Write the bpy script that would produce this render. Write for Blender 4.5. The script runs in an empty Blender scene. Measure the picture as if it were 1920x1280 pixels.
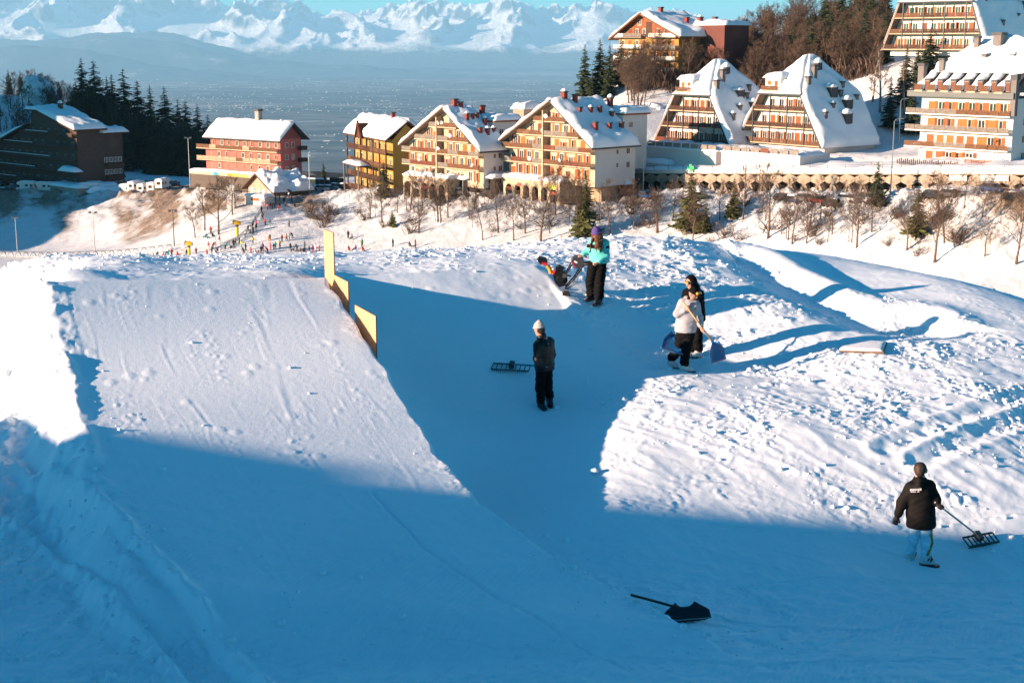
import bpy, bmesh, math, random
import numpy as np
from mathutils import Vector, Matrix

# ------------------------------------------------------------------ camera, sky, sun, exposure
scn = bpy.context.scene
COL = scn.collection
FPX = 2667.0                               # focal length in pixels of a 1920 px wide frame (50 mm)
PITCH = math.atan(560.0 / FPX)             # camera looks down by this much
CP, SP = math.cos(PITCH), math.sin(PITCH)
cam = bpy.data.cameras.new('camera')
cam.sensor_width = 36.0
cam.lens = FPX / 1920.0 * 36.0
cam.clip_start = 0.5
cam.clip_end = 300000.0
cam.dof.use_dof = True
cam.dof.focus_distance = 29.0
cam.dof.aperture_fstop = 9.0
cam_ob = bpy.data.objects.new('camera', cam)
COL.objects.link(cam_ob)
cam_ob.rotation_euler = (math.pi / 2 - PITCH, 0, 0)
scn.camera = cam_ob

SUN_AZ = math.radians(22.0)                # light travels towards +X, turned this much towards +Y
SUN_EL = math.radians(11.8)
SUN_DIR = Vector((math.cos(SUN_AZ) * math.cos(SUN_EL), math.sin(SUN_AZ) * math.cos(SUN_EL), -math.sin(SUN_EL)))
world = bpy.data.worlds.new('World')
scn.world = world
world.use_nodes = True
wn = world.node_tree
wn.nodes.clear()
sky = wn.nodes.new('ShaderNodeTexSky')
sky.sky_type = 'NISHITA'
sky.sun_disc = False
sky.sun_elevation = SUN_EL
sky.sun_rotation = math.atan2(-SUN_DIR.x, -SUN_DIR.y)
sky.altitude = 1500.0
sky.air_density = 1.0
sky.dust_density = 1.0
sky.ozone_density = 5.0
tint = wn.nodes.new('ShaderNodeMix')
tint.data_type = 'RGBA'
tint.blend_type = 'MULTIPLY'
tint.inputs['Factor'].default_value = 1.0
tint.inputs['B'].default_value = (0.22, 1.33, 0.95, 1.0)
bgn = wn.nodes.new('ShaderNodeBackground')
bgn.inputs['Strength'].default_value = 0.060
outw = wn.nodes.new('ShaderNodeOutputWorld')
sat = wn.nodes.new('ShaderNodeHueSaturation')
sat.inputs['Saturation'].default_value = 1.38
sat.inputs['Value'].default_value = 1.0
wn.links.new(sky.outputs['Color'], sat.inputs['Color'])
wn.links.new(sat.outputs['Color'], tint.inputs['A'])
wn.links.new(tint.outputs['Result'], bgn.inputs['Color'])
wn.links.new(bgn.outputs['Background'], outw.inputs['Surface'])

sun = bpy.data.lights.new('sun', 'SUN')
sun.energy = 5.0
sun.angle = math.radians(0.5)
sun.color = (1.0, 0.72, 0.53)
sun_ob = bpy.data.objects.new('sun', sun)
COL.objects.link(sun_ob)
sun_ob.rotation_euler = SUN_DIR.to_track_quat('-Z', 'Y').to_euler()
sun_ob.location = (-60, -20, 60)

scn.view_settings.view_transform = 'Standard'
scn.view_settings.look = 'None'
scn.view_settings.gamma = 1.0
scn.view_settings.use_curve_mapping = False
scn.view_settings.exposure = 1.64
scn.cycles.use_denoising = True
scn.cycles.max_bounces = 5
scn.cycles.diffuse_bounces = 3
scn.cycles.glossy_bounces = 2
scn.cycles.transmission_bounces = 3
scn.cycles.volume_bounces = 1
scn.cycles.sample_clamp_indirect = 8.0
random.seed(7)
RNG = np.random.default_rng(7)

# ------------------------------------------------------------------ picture <-> place
def at(px, py, y):
    """The point that lies y metres ahead of the camera on the ray through picture point (px, py)."""
    rx = (px - 960.0) / FPX
    ru = (640.0 - py) / FPX
    dy = CP + ru * SP
    dz = -SP + ru * CP
    k = y / dy
    return Vector((rx * k, y, dz * k))

def proj(p):
    fd = p[1] * CP - p[2] * SP
    up = p[1] * SP + p[2] * CP
    return 960 + FPX * p[0] / fd, 640 - FPX * up / fd

# ------------------------------------------------------------------ numpy noise
def _hash(ix, iy, seed):
    h = (ix.astype(np.int64) * 374761393 + iy.astype(np.int64) * 668265263 + seed * 1274126177) & 0xFFFFFFFF
    h = ((h ^ (h >> 13)) * 1274126177) & 0xFFFFFFFF
    h = (h ^ (h >> 16)) & 0xFFFFFFFF
    return h.astype(np.float64) / 4294967296.0

def perlin(x, y, seed=0):
    x0 = np.floor(x); y0 = np.floor(y)
    fx = x - x0; fy = y - y0
    def g(ax, ay):
        a = _hash(x0 + ax, y0 + ay, seed) * 6.2831853
        return np.cos(a) * (fx - ax) + np.sin(a) * (fy - ay)
    u = fx * fx * fx * (fx * (fx * 6 - 15) + 10)
    v = fy * fy * fy * (fy * (fy * 6 - 15) + 10)
    a = g(0, 0); b = g(1, 0); c = g(0, 1); d = g(1, 1)
    return (a + u * (b - a) + v * (c - a + u * (a - b - c + d))) * 1.5

def fbm(x, y, seed=0, oct=4, lac=2.03, gain=0.5, billow=False):
    s = np.zeros_like(x); a = 1.0; f = 1.0
    for i in range(oct):
        n = perlin(x * f + 17.3 * i, y * f - 9.1 * i, seed + i)
        s += a * ((np.abs(n) * 2 - 0.55) if billow else n)
        a *= gain; f *= lac
    return s

def clods(x, y, seed=0, density=0.6):
    """Rounded lumps scattered on a jittered grid (unit cells); heights 0..1."""
    x0 = np.floor(x); y0 = np.floor(y)
    out = np.zeros_like(x)
    for i in (-1, 0, 1):
        for j in (-1, 0, 1):
            cx = x0 + i; cy = y0 + j
            jx = cx + 0.15 + 0.7 * _hash(cx, cy, seed); jy = cy + 0.15 + 0.7 * _hash(cx, cy, seed + 1)
            r = 0.22 + 0.38 * _hash(cx, cy, seed + 2)
            on = _hash(cx, cy, seed + 3) < density
            d2 = ((x - jx) ** 2 + (y - jy) ** 2) / (r * r)
            h = np.where((d2 < 1) & on, np.sqrt(np.maximum(0, 1 - d2)) * r * 1.7, 0)
            out = np.maximum(out, h)
    return out

def sstep(a, b, x):
    t = np.clip((x - a) / (b - a), 0, 1)
    return t * t * (3 - 2 * t)

class RBF:
    """Thin-plate surface through scattered (x, y, value)."""
    def __init__(self, pts, lam=0.02):
        P = np.array([(p[0], p[1]) for p in pts], float); v = np.array([p[2] for p in pts], float)
        self.c = P.mean(0); self.s = P.std() + 1e-9
        P = (P - self.c) / self.s
        n = len(P)
        A = np.zeros((n + 3, n + 3)); A[:n, :n] = self.k(P[:, None] - P[None]) + lam * np.eye(n) * 0.05
        A[:n, n] = 1; A[:n, n + 1:] = P; A[n, :n] = 1; A[n + 1:, :n] = P.T
        b = np.zeros(n + 3); b[:n] = v
        self.w = np.linalg.solve(A, b); self.P = P
    @staticmethod
    def k(d):
        r2 = (d ** 2).sum(-1)
        return 0.5 * r2 * np.log(r2 + 1e-12)
    def __call__(self, x, y):
        X = (x - self.c[0]) / self.s; Y = (y - self.c[1]) / self.s
        o = self.w[-3] + self.w[-2] * X + self.w[-1] * Y
        for i, p in enumerate(self.P):
            r2 = (X - p[0]) ** 2 + (Y - p[1]) ** 2
            o = o + self.w[i] * 0.5 * r2 * np.log(r2 + 1e-12)
        return o

def idw(pts, x, y, power=3.0, eps=0.3):
    n = np.zeros_like(x); d = np.zeros_like(x)
    for px, py, v in pts:
        w = 1.0 / ((x - px) ** 2 + (y - py) ** 2 + eps) ** (power / 2)
        n += w * v; d += w
    return n / d

# ------------------------------------------------------------------ materials
MATS = {}
class NT:
    def __init__(self, name):
        self.m = bpy.data.materials.new(name); self.m.use_nodes = True
        self.t = self.m.node_tree; self.b = self.t.nodes['Principled BSDF']
        self.o = self.t.nodes['Material Output']
    def n(self, typ, **kw):
        x = self.t.nodes.new(typ)
        for k, v in kw.items(): setattr(x, k, v)
        return x
    def l(self, a, b): self.t.links.new(a, b)
    def coord(self, scale=(1, 1, 1), out='Object'):
        tc = self.n('ShaderNodeTexCoord'); mp = self.n('ShaderNodeMapping')
        mp.inputs['Scale'].default_value = scale
        self.l(tc.outputs[out], mp.inputs['Vector']); return mp.outputs['Vector']
    def pos(self, scale=(1, 1, 1)):
        g = self.n('ShaderNodeNewGeometry'); mp = self.n('ShaderNodeMapping')
        mp.inputs['Scale'].default_value = scale
        self.l(g.outputs['Position'], mp.inputs['Vector']); return mp.outputs['Vector']
    def noise(self, vec, scale, detail=4, rough=0.55, dist=0.0):
        x = self.n('ShaderNodeTexNoise'); x.inputs['Scale'].default_value = scale
        x.inputs['Detail'].default_value = detail; x.inputs['Roughness'].default_value = rough
        x.inputs['Distortion'].default_value = dist
        if vec is not None: self.l(vec, x.inputs['Vector'])
        return x.outputs['Fac']
    def ramp(self, fac, stops):
        x = self.n('ShaderNodeValToRGB'); e = x.color_ramp.elements
        while len(e) < len(stops): e.new(0.5)
        for i, (p, c) in enumerate(stops):
            e[i].position = p; e[i].color = (c[0], c[1], c[2], 1)
        self.l(fac, x.inputs['Fac']); return x.outputs['Color']
    def mix(self, fac, a, b):
        x = self.n('ShaderNodeMix', data_type='RGBA')
        if isinstance(fac, float): x.inputs['Factor'].default_value = fac
        else: self.l(fac, x.inputs['Factor'])
        for k, v in (('A', a), ('B', b)):
            if isinstance(v, tuple): x.inputs[k].default_value = (v[0], v[1], v[2], 1)
            else: self.l(v, x.inputs[k])
        return x.outputs['Result']
    def math(self, op, a, b=None):
        x = self.n('ShaderNodeMath', operation=op)
        for i, v in enumerate((a, b)):
            if v is None: continue
            if isinstance(v, (int, float)): x.inputs[i].default_value = v
            else: self.l(v, x.inputs[i])
        return x.outputs[0]
    def bump(self, h, strength=0.3, dist=0.02):
        x = self.n('ShaderNodeBump'); x.inputs['Strength'].default_value = strength
        x.inputs['Distance'].default_value = dist
        self.l(h, x.inputs['Height']); self.l(x.outputs['Normal'], self.b.inputs['Normal'])

def mat(name, color, rough=0.7, var=0.12, scale=3.0, metal=0.0, bump=0.0, bscale=30.0, spec=0.3, bdist=0.01, stretch=(1, 1, 1), alt=None):
    """Plain surface with uneven tone and optional fine relief."""
    if name in MATS: return MATS[name]
    t = NT(name)
    v = t.coord(stretch)
    f = t.noise(v, scale, 5, 0.6)
    lo = tuple(c * (1 - var * 1.6) for c in color) if alt is None else alt
    hi = tuple(min(1, c * (1 + var)) for c in color)
    t.l(t.ramp(f, [(0.32, lo), (0.68, hi)]), t.b.inputs['Base Color'])
    t.b.inputs['Roughness'].default_value = rough
    t.b.inputs['Metallic'].default_value = metal
    t.b.inputs['Specular IOR Level'].default_value = spec
    if bump: t.bump(t.noise(v, bscale, 4, 0.6), bump, bdist)
    MATS[name] = t.m
    return t.m

def snow_mat(name, scale_bump, dist, dirt=0.0, strength=0.5, lo=(0.81, 0.87, 0.91), hi=(0.86, 0.90, 0.93)):
    t = NT(name); v = t.pos()
    c = t.ramp(t.noise(v, 0.35, 3), [(0.3, lo), (0.7, hi)])
    if dirt > 0:
        d = t.noise(t.pos((1, 1, 0.45)), 0.22, 9, 0.72, 0.5)
        g = t.n('ShaderNodeAttribute', attribute_name='dirt')
        fac = t.math('MULTIPLY', d, g.outputs['Fac'])
        mx = t.n('ShaderNodeMapRange'); mx.inputs['From Min'].default_value = 0.26; mx.inputs['From Max'].default_value = 0.60
        t.l(fac, mx.inputs['Value'])
        soil = t.ramp(t.noise(v, 1.3, 5, 0.7), [(0.35, (0.12, 0.085, 0.06)), (0.7, (0.34, 0.25, 0.18))])
        c = t.mix(mx.outputs['Result'], c, soil)
    t.l(c, t.b.inputs['Base Color'])
    t.b.inputs['Roughness'].default_value = 0.62
    t.b.inputs['Specular IOR Level'].default_value = 0.25
    h = t.math('ADD', t.noise(v, scale_bump, 6, 0.68), t.math('MULTIPLY', t.noise(v, scale_bump * 0.22, 4, 0.6), 0.5))
    t.bump(h, strength, dist)
    MATS[name] = t.m
    return t.m

# ------------------------------------------------------------------ mesh helpers
def tag(o, label=None, cat=None, group=None, kind=None):
    if label: o['label'] = label
    if cat: o['category'] = cat
    if group: o['group'] = group
    if kind: o['kind'] = kind
    return o

def link(name, me, parent=None, loc=(0, 0, 0), rot=(0, 0, 0)):
    o = bpy.data.objects.new(name, me)
    COL.objects.link(o)
    o.location = loc; o.rotation_euler = rot
    if parent is not None: o.parent = parent
    return o

def empty(name, loc=(0, 0, 0), rz=0.0):
    o = bpy.data.objects.new(name, None)
    o.empty_display_size = 0.3
    COL.objects.link(o); o.location = loc; o.rotation_euler = (0, 0, rz)
    return o

def np_mesh(name, V, F, mats, smooth=True, mi=None):
    """Mesh from numpy arrays: V (n,3), F (m,3|4)."""
    V = np.asarray(V, np.float32); F = np.asarray(F, np.int32)
    k = F.shape[1]
    me = bpy.data.meshes.new(name)
    me.vertices.add(len(V)); me.vertices.foreach_set('co', V.ravel())
    me.loops.add(F.size); me.loops.foreach_set('vertex_index', F.ravel())
    me.polygons.add(len(F)); me.polygons.foreach_set('loop_start', np.arange(0, F.size, k, dtype=np.int32))
    if mi is not None: me.polygons.foreach_set('material_index', np.asarray(mi, np.int32))
    me.update(calc_edges=True)
    me.polygons.foreach_set('use_smooth', np.full(len(F), smooth))
    for m in (mats if isinstance(mats, (list, tuple)) else [mats]): me.materials.append(m)
    me.validate()
    return me

def grid_faces(r, c):
    i = np.arange(r * c).reshape(r, c)
    return np.stack([i[:-1, :-1], i[:-1, 1:], i[1:, 1:], i[1:, :-1]], -1).reshape(-1, 4)

class MB:
    """Collects simple shapes; build() links them as ONE mesh object."""
    def __init__(self): self.v = []; self.f = []; self.mi = []; self.cur = 0
    def add(self, vs, fs):
        n = len(self.v); self.v += [tuple(p) for p in vs]
        for f in fs: self.f.append(tuple(i + n for i in f)); self.mi.append(self.cur)
        return self
    def box(self, x0, x1, y0, y1, z0, z1, M=None):
        vs = [(x0, y0, z0), (x1, y0, z0), (x1, y1, z0), (x0, y1, z0), (x0, y0, z1), (x1, y0, z1), (x1, y1, z1), (x0, y1, z1)]
        if M is not None: vs = [M @ Vector(p) for p in vs]
        return self.add(vs, [(0, 3, 2, 1), (4, 5, 6, 7), (0, 1, 5, 4), (1, 2, 6, 5), (2, 3, 7, 6), (3, 0, 4, 7)])
    def prism(self, poly, axis, a, b):
        """poly: 2D points in the plane across axis ('x','y','z'), extruded from a to b."""
        def P(p, t):
            return {'x': (t, p[0], p[1]), 'y': (p[0], t, p[1]), 'z': (p[0], p[1], t)}[axis]
        n = len(poly)
        vs = [P(p, a) for p in poly] + [P(p, b) for p in poly]
        fs = [tuple(range(n))[::-1], tuple(range(n, 2 * n))] + [(i, (i + 1) % n, n + (i + 1) % n, n + i) for i in range(n)]
        return self.add(vs, fs)
    def tube(self, pts, radii, n=6, cap=True):
        pts = [Vector(p) for p in pts]
        if isinstance(radii, (int, float)): radii = [radii] * len(pts)
        rings = []
        for i, p in enumerate(pts):
            d = (pts[min(i + 1, len(pts) - 1)] - pts[max(i - 1, 0)])
            d = d.normalized() if d.length > 1e-9 else Vector((0, 0, 1))
            a = d.cross(Vector((0, 0, 1)) if abs(d.z) < 0.9 else Vector((1, 0, 0))).normalized(); b = d.cross(a)
            rings.append([p + (a * math.cos(2 * math.pi * k / n) + b * math.sin(2 * math.pi * k / n)) * radii[i] for k in range(n)])
        vs = [q for r in rings for q in r]; fs = []
        for i in range(len(pts) - 1):
            for k in range(n):
                fs.append((i * n + k, i * n + (k + 1) % n, (i + 1) * n + (k + 1) % n, (i + 1) * n + k))
        if cap: fs += [tuple(range(n))[::-1], tuple(range((len(pts) - 1) * n, len(pts) * n))]
        return self.add(vs, fs)
    def sheet(self, P, th=None):
        """P: rows of points -> quad sheet."""
        r = len(P); c = len(P[0]); vs = [p for row in P for p in row]
        return self.add(vs, [(i * c + j, i * c + j + 1, (i + 1) * c + j + 1, (i + 1) * c + j) for i in range(r - 1) for j in range(c - 1)])
    def mesh(self, name, mats, smooth=False, fix=True):
        me = bpy.data.meshes.new(name); me.from_pydata([tuple(p) for p in self.v], [], self.f)
        for m in (mats if isinstance(mats, (list, tuple)) else [mats]): me.materials.append(m)
        me.polygons.foreach_set('material_index', self.mi)
        if smooth: me.polygons.foreach_set('use_smooth', [True] * len(self.f))
        if fix:
            bm = bmesh.new(); bm.from_mesh(me); bmesh.ops.recalc_face_normals(bm, faces=bm.faces[:]); bm.to_mesh(me); bm.free()
        me.update(); return me
    def build(self, name, mats, parent=None, loc=(0, 0, 0), rot=(0, 0, 0), smooth=False):
        return link(name, self.mesh(name, mats, smooth), parent, loc, rot)

BOXES = {}
def unit_box(m):
    """Shared 1x1x1 box mesh (base centre at origin) for alike pieces in material m."""
    if m.name not in BOXES:
        BOXES[m.name] = MB().box(-.5, .5, -.5, .5, 0, 1).mesh('box_' + m.name, m)
    return BOXES[m.name]

def piece(name, m, parent, c, size, rz=0.0):
    o = link(name, unit_box(m), parent, c, (0, 0, rz)); o.scale = size
    return o
HAZE_DENSITY = 2.0e-5
# ------------------------------------------------------------------ foreground snow: ramps, deck, rough field
def apt(px, py, y): p = at(px, py, y); return (p.x, p.y, p.z)
BASE = [apt(*p) for p in [
    (960, 1280, 15.5), (1400, 1280, 15.4), (1900, 1280, 15.4), (1260, 1150, 18.6), (1190, 1112, 19.6), (1500, 1150, 19.3), (1850, 1150, 19.4),
    (1725, 1056, 22.2), (1500, 1040, 21.6), (1850, 1000, 23.2), (1500, 960, 23.2), (1300, 950, 23.05), (1080, 935, 22.85), (1250, 775, 26.6), (1500, 800, 25.9),
    (1350, 860, 24.8), (1850, 850, 25.6), (1880, 720, 28.8), (1600, 740, 28.0), (1615, 650, 30.5), (1275, 695, 29.2), (1308, 668, 30.4), (1450, 700, 29.5),
    (1110, 567, 32), (1250, 545, 33.2), (1250, 445, 38), (1100, 455, 37), (800, 470, 36), (500, 478, 36), (250, 485, 35), (30, 492, 34), (1180, 490, 35.5),
    (1330, 462, 37.6), (1390, 490, 36.0), (1330, 520, 34.8), (1390, 545, 33.6), (1500, 560, 33.2), (1600, 592, 32.6), (1440, 520, 35), (1550, 478, 39.5), (1560, 520, 36.6),
    (1750, 520, 36.4), (1900, 572, 34.2), (1800, 600, 32.8), (1900, 650, 31.2), (1700, 560, 34.4), (1640, 585, 33.2),
    (640, 518, 31.3), (830, 508, 32.3), (1005, 497, 33.3), (700, 494, 33.6), (900, 484, 35.2), (1052, 538, 32.6), (1100, 600, 31.0), (770, 700, 28.8), (1020, 765, 28.0),
    (905, 900, 25.2), (1010, 960, 23.3), (1045, 1015, 21.4), (1110, 1060, 20.6), (900, 800, 26.7), (1150, 700, 29.0), (1120, 640, 30.2), (1200, 762, 26.9), (1100, 850, 25.0),
    (350, 496, 31.6), (100, 499, 30.4), (580, 500, 31.4), (800, 1200, 17.2),
]]
LL = [apt(p[0], p[1], p[2] * 0.965) for p in [(88, 528, 27.5), (108, 615, 26.2), (130, 700, 25.0), (150, 790, 23.3), (170, 870, 21.9), (212, 965, 20.2), (262, 1070, 18.5), (360, 1175, 16.7), (470, 1275, 15.2)]]
RR = [apt(p[0], p[1], p[2] * 0.965) for p in [(618, 520, 30.0), (664, 592, 28.4), (710, 660, 27.0), (790, 790, 25.0), (870, 905, 23.0), (1000, 1010, 21.0), (1090, 1062, 20.1), (1180, 1110, 19.4), (1330, 1190, 17.6)]]
LA, RA = np.array(LL), np.array(RR)
RAMP_PTS = []
for a, b in zip(LA, RA):
    for w in (0, 0.33, 0.67, 1): RAMP_PTS.append(tuple(a + (b - a) * w))
up = (LA[0] - LA[1] + RA[0] - RA[1]) / 2
for w in (0, 0.5, 1):
    q = LA[0] + (RA[0] - LA[0]) * w; RAMP_PTS.append((q[0] + up[0], q[1] + up[1], q[2] + 0.3))
# ground beside the left flank of the big ramp
for x, y, z in [(-10.3, 26.6, -6.7), (-11.5, 28.3, -7.0), (-12.4, 30.0, -6.9), (-9.6, 24.0, -6.85), (-8.6, 21.6, -7.25), (-11.5, 22, -7.2), (-13, 25, -7.2), (-7.6, 19.3, -7.3),
                (-6.6, 17.2, -7.35), (-9.5, 18, -7.5), (-5.6, 15.3, -7.3), (-8.5, 14, -7.2), (-3, 13, -7.0), (2, 12, -6.8), (8, 12, -6.9),
                (-15, 33, -6.9), (-18, 28, -6.6), (-18, 18, -7.6),
                (0, 42, -6.6), (-12, 42, -6.8), (12, 44, -8.2), (0, 50, -11), (-15, 50, -11), (16, 50, -12), (14.5, 33, -6.9), (14, 24, -9.1), (13, 17, -8.4), (18, 40, -9.5)]:
    BASE.append((x, y, z))
_h = np.array([-(RA[0] - LA[0])[1], (RA[0] - LA[0])[0]]); _h = _h / np.hypot(*_h)
for w in (0.0, 0.25, 0.5, 0.75, 0.97):
    q = LA[0] + (RA[0] - LA[0]) * w
    for sb, dz in ((0.35, -0.02), (1.2, -0.10)): BASE.append((q[0] + _h[0] * sb, q[1] + _h[1] * sb, q[2] + dz))
BASE += [(-2.5, 28.3, -6.5), (-1.2, 26.0, -7.35), apt(1210, 600, 32.1), apt(1215, 650, 30.8), apt(1160, 580, 32.2)]
rbf_base = RBF(BASE, 0.05)
rbf_ramp = RBF(RAMP_PTS, 0.05)
# second, lower ramp to the right: flat lip, clean right edge
RAMP2 = [apt(*p) for p in [(560, 522, 30.9), (640, 518, 31.3), (830, 508, 32.3), (1005, 497, 33.3), (1064, 581, 31.6), (770, 700, 28.8), (1020, 765, 28.0), (905, 900, 25.2), (900, 800, 26.7), (1010, 960, 23.3), (720, 620, 29.7), (860, 620, 30.0), (1000, 620, 30.3), (1120, 640, 30.2), (1150, 700, 29.1), (1100, 850, 25.0), (1080, 935, 22.85), (1200, 762, 26.9), (1045, 1015, 21.4)]]
RAMP2 += [(-2.5, 28.3, -6.5), (-3.1, 29.6, -6.0), (-3.3, 30.6, -5.55), (-1.2, 26.0, -7.35), (-1.6, 30.6, -5.72), (0.0, 31.2, -5.80)]
rbf_r2 = RBF(RAMP2, 0.05)
R2E = [apt(*p) for p in [(1005, 497, 33.3), (1034, 537, 32.5), (1064, 581, 31.6), (1100, 636, 30.4), (1140, 695, 29.1), (1190, 755, 27.2)]]
R2A, R2B = np.array(apt(600, 520, 31.1)), np.array(R2E[0])
L2D = (R2B - R2A)[:2] / np.hypot(*(R2B - R2A)[:2]); H2D = np.array([-L2D[1], L2D[0]])

def poly_d(x, y, line):
    """Distance to a polyline and signed side (positive to the right of its direction)."""
    best = np.full_like(x, 1e9); side = np.zeros_like(x)
    for (ax, ay, _), (bx, by, _) in zip(line[:-1], line[1:]):
        ex, ey = bx - ax, by - ay; L = ex * ex + ey * ey
        t = np.clip(((x - ax) * ex + (y - ay) * ey) / L, 0, 1)
        dx, dy = x - ax - t * ex, y - ay - t * ey
        d = np.hypot(dx, dy); m = d < best
        best = np.where(m, d, best); side = np.where(m, np.sign(dx * ey - dy * ex), side)
    return best * side

LIP_D = (RA[0] - LA[0])[:2]; LIP_D = LIP_D / np.hypot(*LIP_D)
HEAD = np.array([-LIP_D[1], LIP_D[0]])          # up-ramp direction
# rough (1) and smooth (0) snow, read off the photograph
ROUGH = [(at(px, py, y).x, y, r) for px, py, y, r in [
    (350, 650, 25.5, .0), (350, 900, 21.5, .0), (600, 1000, 20, .05), (800, 1000, 20.5, .05), (500, 600, 27.5, .0), (200, 600, 26.5, .0), (150, 700, 24.8, .1),
    (350, 500, 31.8, .55), (100, 500, 31, .6), (500, 490, 33.5, .9), (800, 480, 34.8, .95), (1000, 470, 36, 1), (650, 505, 32.4, .12), (900, 495, 33.8, .2), (250, 490, 34, .8), (600, 480, 35, .9),
    (1150, 470, 36.5, 1.15), (1250, 470, 36.5, 1.2), (1300, 500, 35.3, 1.1), (1180, 520, 34, .9), (1100, 560, 32, .5),
    (800, 650, 29.3, .02), (850, 760, 27.5, .05), (1000, 620, 30.3, .05), (900, 900, 25.2, .02), (950, 700, 29, .06), (1000, 540, 32.4, .25), (750, 530, 30.9, .08),
    (1130, 650, 30, .5), (1180, 740, 28, .6), (1080, 700, 29, .3), (1100, 850, 25.8, .2), (1250, 620, 31, .55), (1400, 620, 31.3, .7), (1350, 560, 33, .8), (1450, 550, 33.7, .7),
    (1480, 500, 36.5, .08), (1600, 500, 37.5, .05), (1750, 540, 36.8, .05), (1880, 620, 34.5, .05), (1650, 560, 35.2, .08), (1550, 550, 34.6, .15), (1700, 600, 33.6, .5),
    (1500, 640, 31, .9), (1650, 700, 29.8, .8), (1800, 690, 31, .9), (1600, 780, 27.8, .8), (1400, 780, 26.8, .7), (1800, 780, 28.8, .9), (1250, 850, 25.8, .3), (1400, 850, 25.8, .55), (1300, 930, 24.4, .25),
    (1550, 900, 26, .6), (1700, 880, 26.8, .7), (1880, 900, 26.8, .8), (1750, 960, 25.6, .6), (1500, 970, 25, .3), (1880, 960, 25.8, .6),
    (1500, 1060, 22, .1), (1700, 1100, 22, .12), (1300, 1050, 21.5, .1), (1500, 1180, 18.8, .15), (1800, 1180, 19, .12), (1200, 1150, 18.5, .45), (1350, 1200, 17.5, .4), (1500, 1260, 16, .25), (1100, 1080, 20.4, .45),
    (950, 1150, 18.5, .2), (700, 1150, 18, .25), (600, 1250, 16, .4), (1000, 1250, 16, .3), (100, 1000, 20, .5), (60, 900, 21.5, .7), (50, 1150, 17.5, .8), (150, 1250, 16, .9), (250, 1180, 17, .6),
    (40, 720, 24.5, .8), (20, 640, 26, .35), (400, 1150, 17.5, .4)]]
ROUGH += [(-14, 24, .6), (14, 20, .3), (14, 30, .6), (0, 44, .6), (-14, 40, .6), (14, 42, .2)]
GROOVE_A = [apt(*p) for p in [(-40, 840, 22.4), (60, 930, 20.6), (130, 1010, 19.2), (230, 1090, 17.9), (330, 1200, 16.2), (400, 1290, 15.0)]]
GROOVE_B = [apt(*p) for p in [(30, 850, 22.2), (150, 960, 20.2), (220, 1015, 19.2), (290, 1105, 17.8), (400, 1195, 16.3), (490, 1290, 15.0)]]
GROOVE_M = [tuple((np.array(a) + np.array(b)) / 2) for a, b in zip(GROOVE_A, GROOVE_B)]

HOLLOW = [apt(*p) for p in [(1395, 468, 37.2), (1460, 512, 35.4), (1535, 556, 33.8), (1620, 590, 32.7), (1720, 600, 32.5)]][::-1]
TRACKS = [[apt(px, py, yy) for px, py, yy in ln] for ln in [
    [(1330, 985, 22.4), (1500, 1000, 22.5), (1700, 985, 23.2), (1930, 960, 24)], [(1380, 1112, 20.2), (1560, 1085, 20.9), (1930, 1064, 21.6)], [(1385, 1115, 20.2), (1475, 1165, 19.0)], [(700, 1210, 17), (1000, 1240, 16.6), (1400, 1262, 16.2), (1900, 1240, 16.8)],
    [(1000, 1030, 21.2), (1200, 1135, 19.1), (1400, 1182, 18.4), (1650, 1188, 18.4)], [(700, 960, 21.4), (800, 1070, 19.5), (960, 1180, 17.8), (1180, 1290, 16)], [(1500, 1230, 17), (1700, 1150, 19), (1900, 1110, 20.3)]]]
def ground_smooth(x, y):
    """Height of the built snow without its small lumps."""
    zb = rbf_base(x, y); zr = rbf_ramp(x, y)
    dR = poly_d(x, y, RR); dL = poly_d(x, y, LL)           # lines run from the lip down: right side is to the west (-x)
    wob = 0.10 * perlin(x * 1.7, y * 1.7, 5)
    s = (x - LA[0][0]) * HEAD[0] + (y - LA[0][1]) * HEAD[1] # >0 behind the lip
    inR = sstep(-0.16, 0.10, dR + wob * 0.8)
    inL = sstep(-0.85, 0.04, -dL + wob * 0.6)
    ins = inR * inL * (1 - sstep(-0.02, 0.22, s))
    low = sstep(17.6, 16.0, y)                              # the ramp runs out into the inrun
    ins = ins * (1 - low)
    s2 = (x - R2A[0]) * H2D[0] + (y - R2A[1]) * H2D[1]; d2e = poly_d(x, y, R2E)
    bw = 0.10 + 0.9 * sstep(31.5, 28.0, y)
    in2 = (1 - sstep(-0.02, 0.10, s2 + wob * 0.15)) * sstep(-bw, bw * 0.4, d2e + wob * 0.5) * sstep(27.0, 28.8, y) * sstep(-3.95, -3.70, x + wob * 0.3)
    zb = zb * (1 - in2) + rbf_r2(x, y) * in2
    z = zb * (1 - ins) + zr * ins
    # narrow ridge of shovelled snow along the left edge of the ramp
    ed = np.exp(-((dL + 0.02) / 0.15) ** 2) * sstep(16, 19, y) * (1 - sstep(-0.1, 0.3, s))
    z = z + ed * (0.03 + 0.10 * perlin(x * 1.3, y * 1.3, 8) + 0.04 * perlin(x * 4, y * 4, 9))
    ground_smooth.in2 = in2
    return z, ins, dR, dL, s

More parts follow.
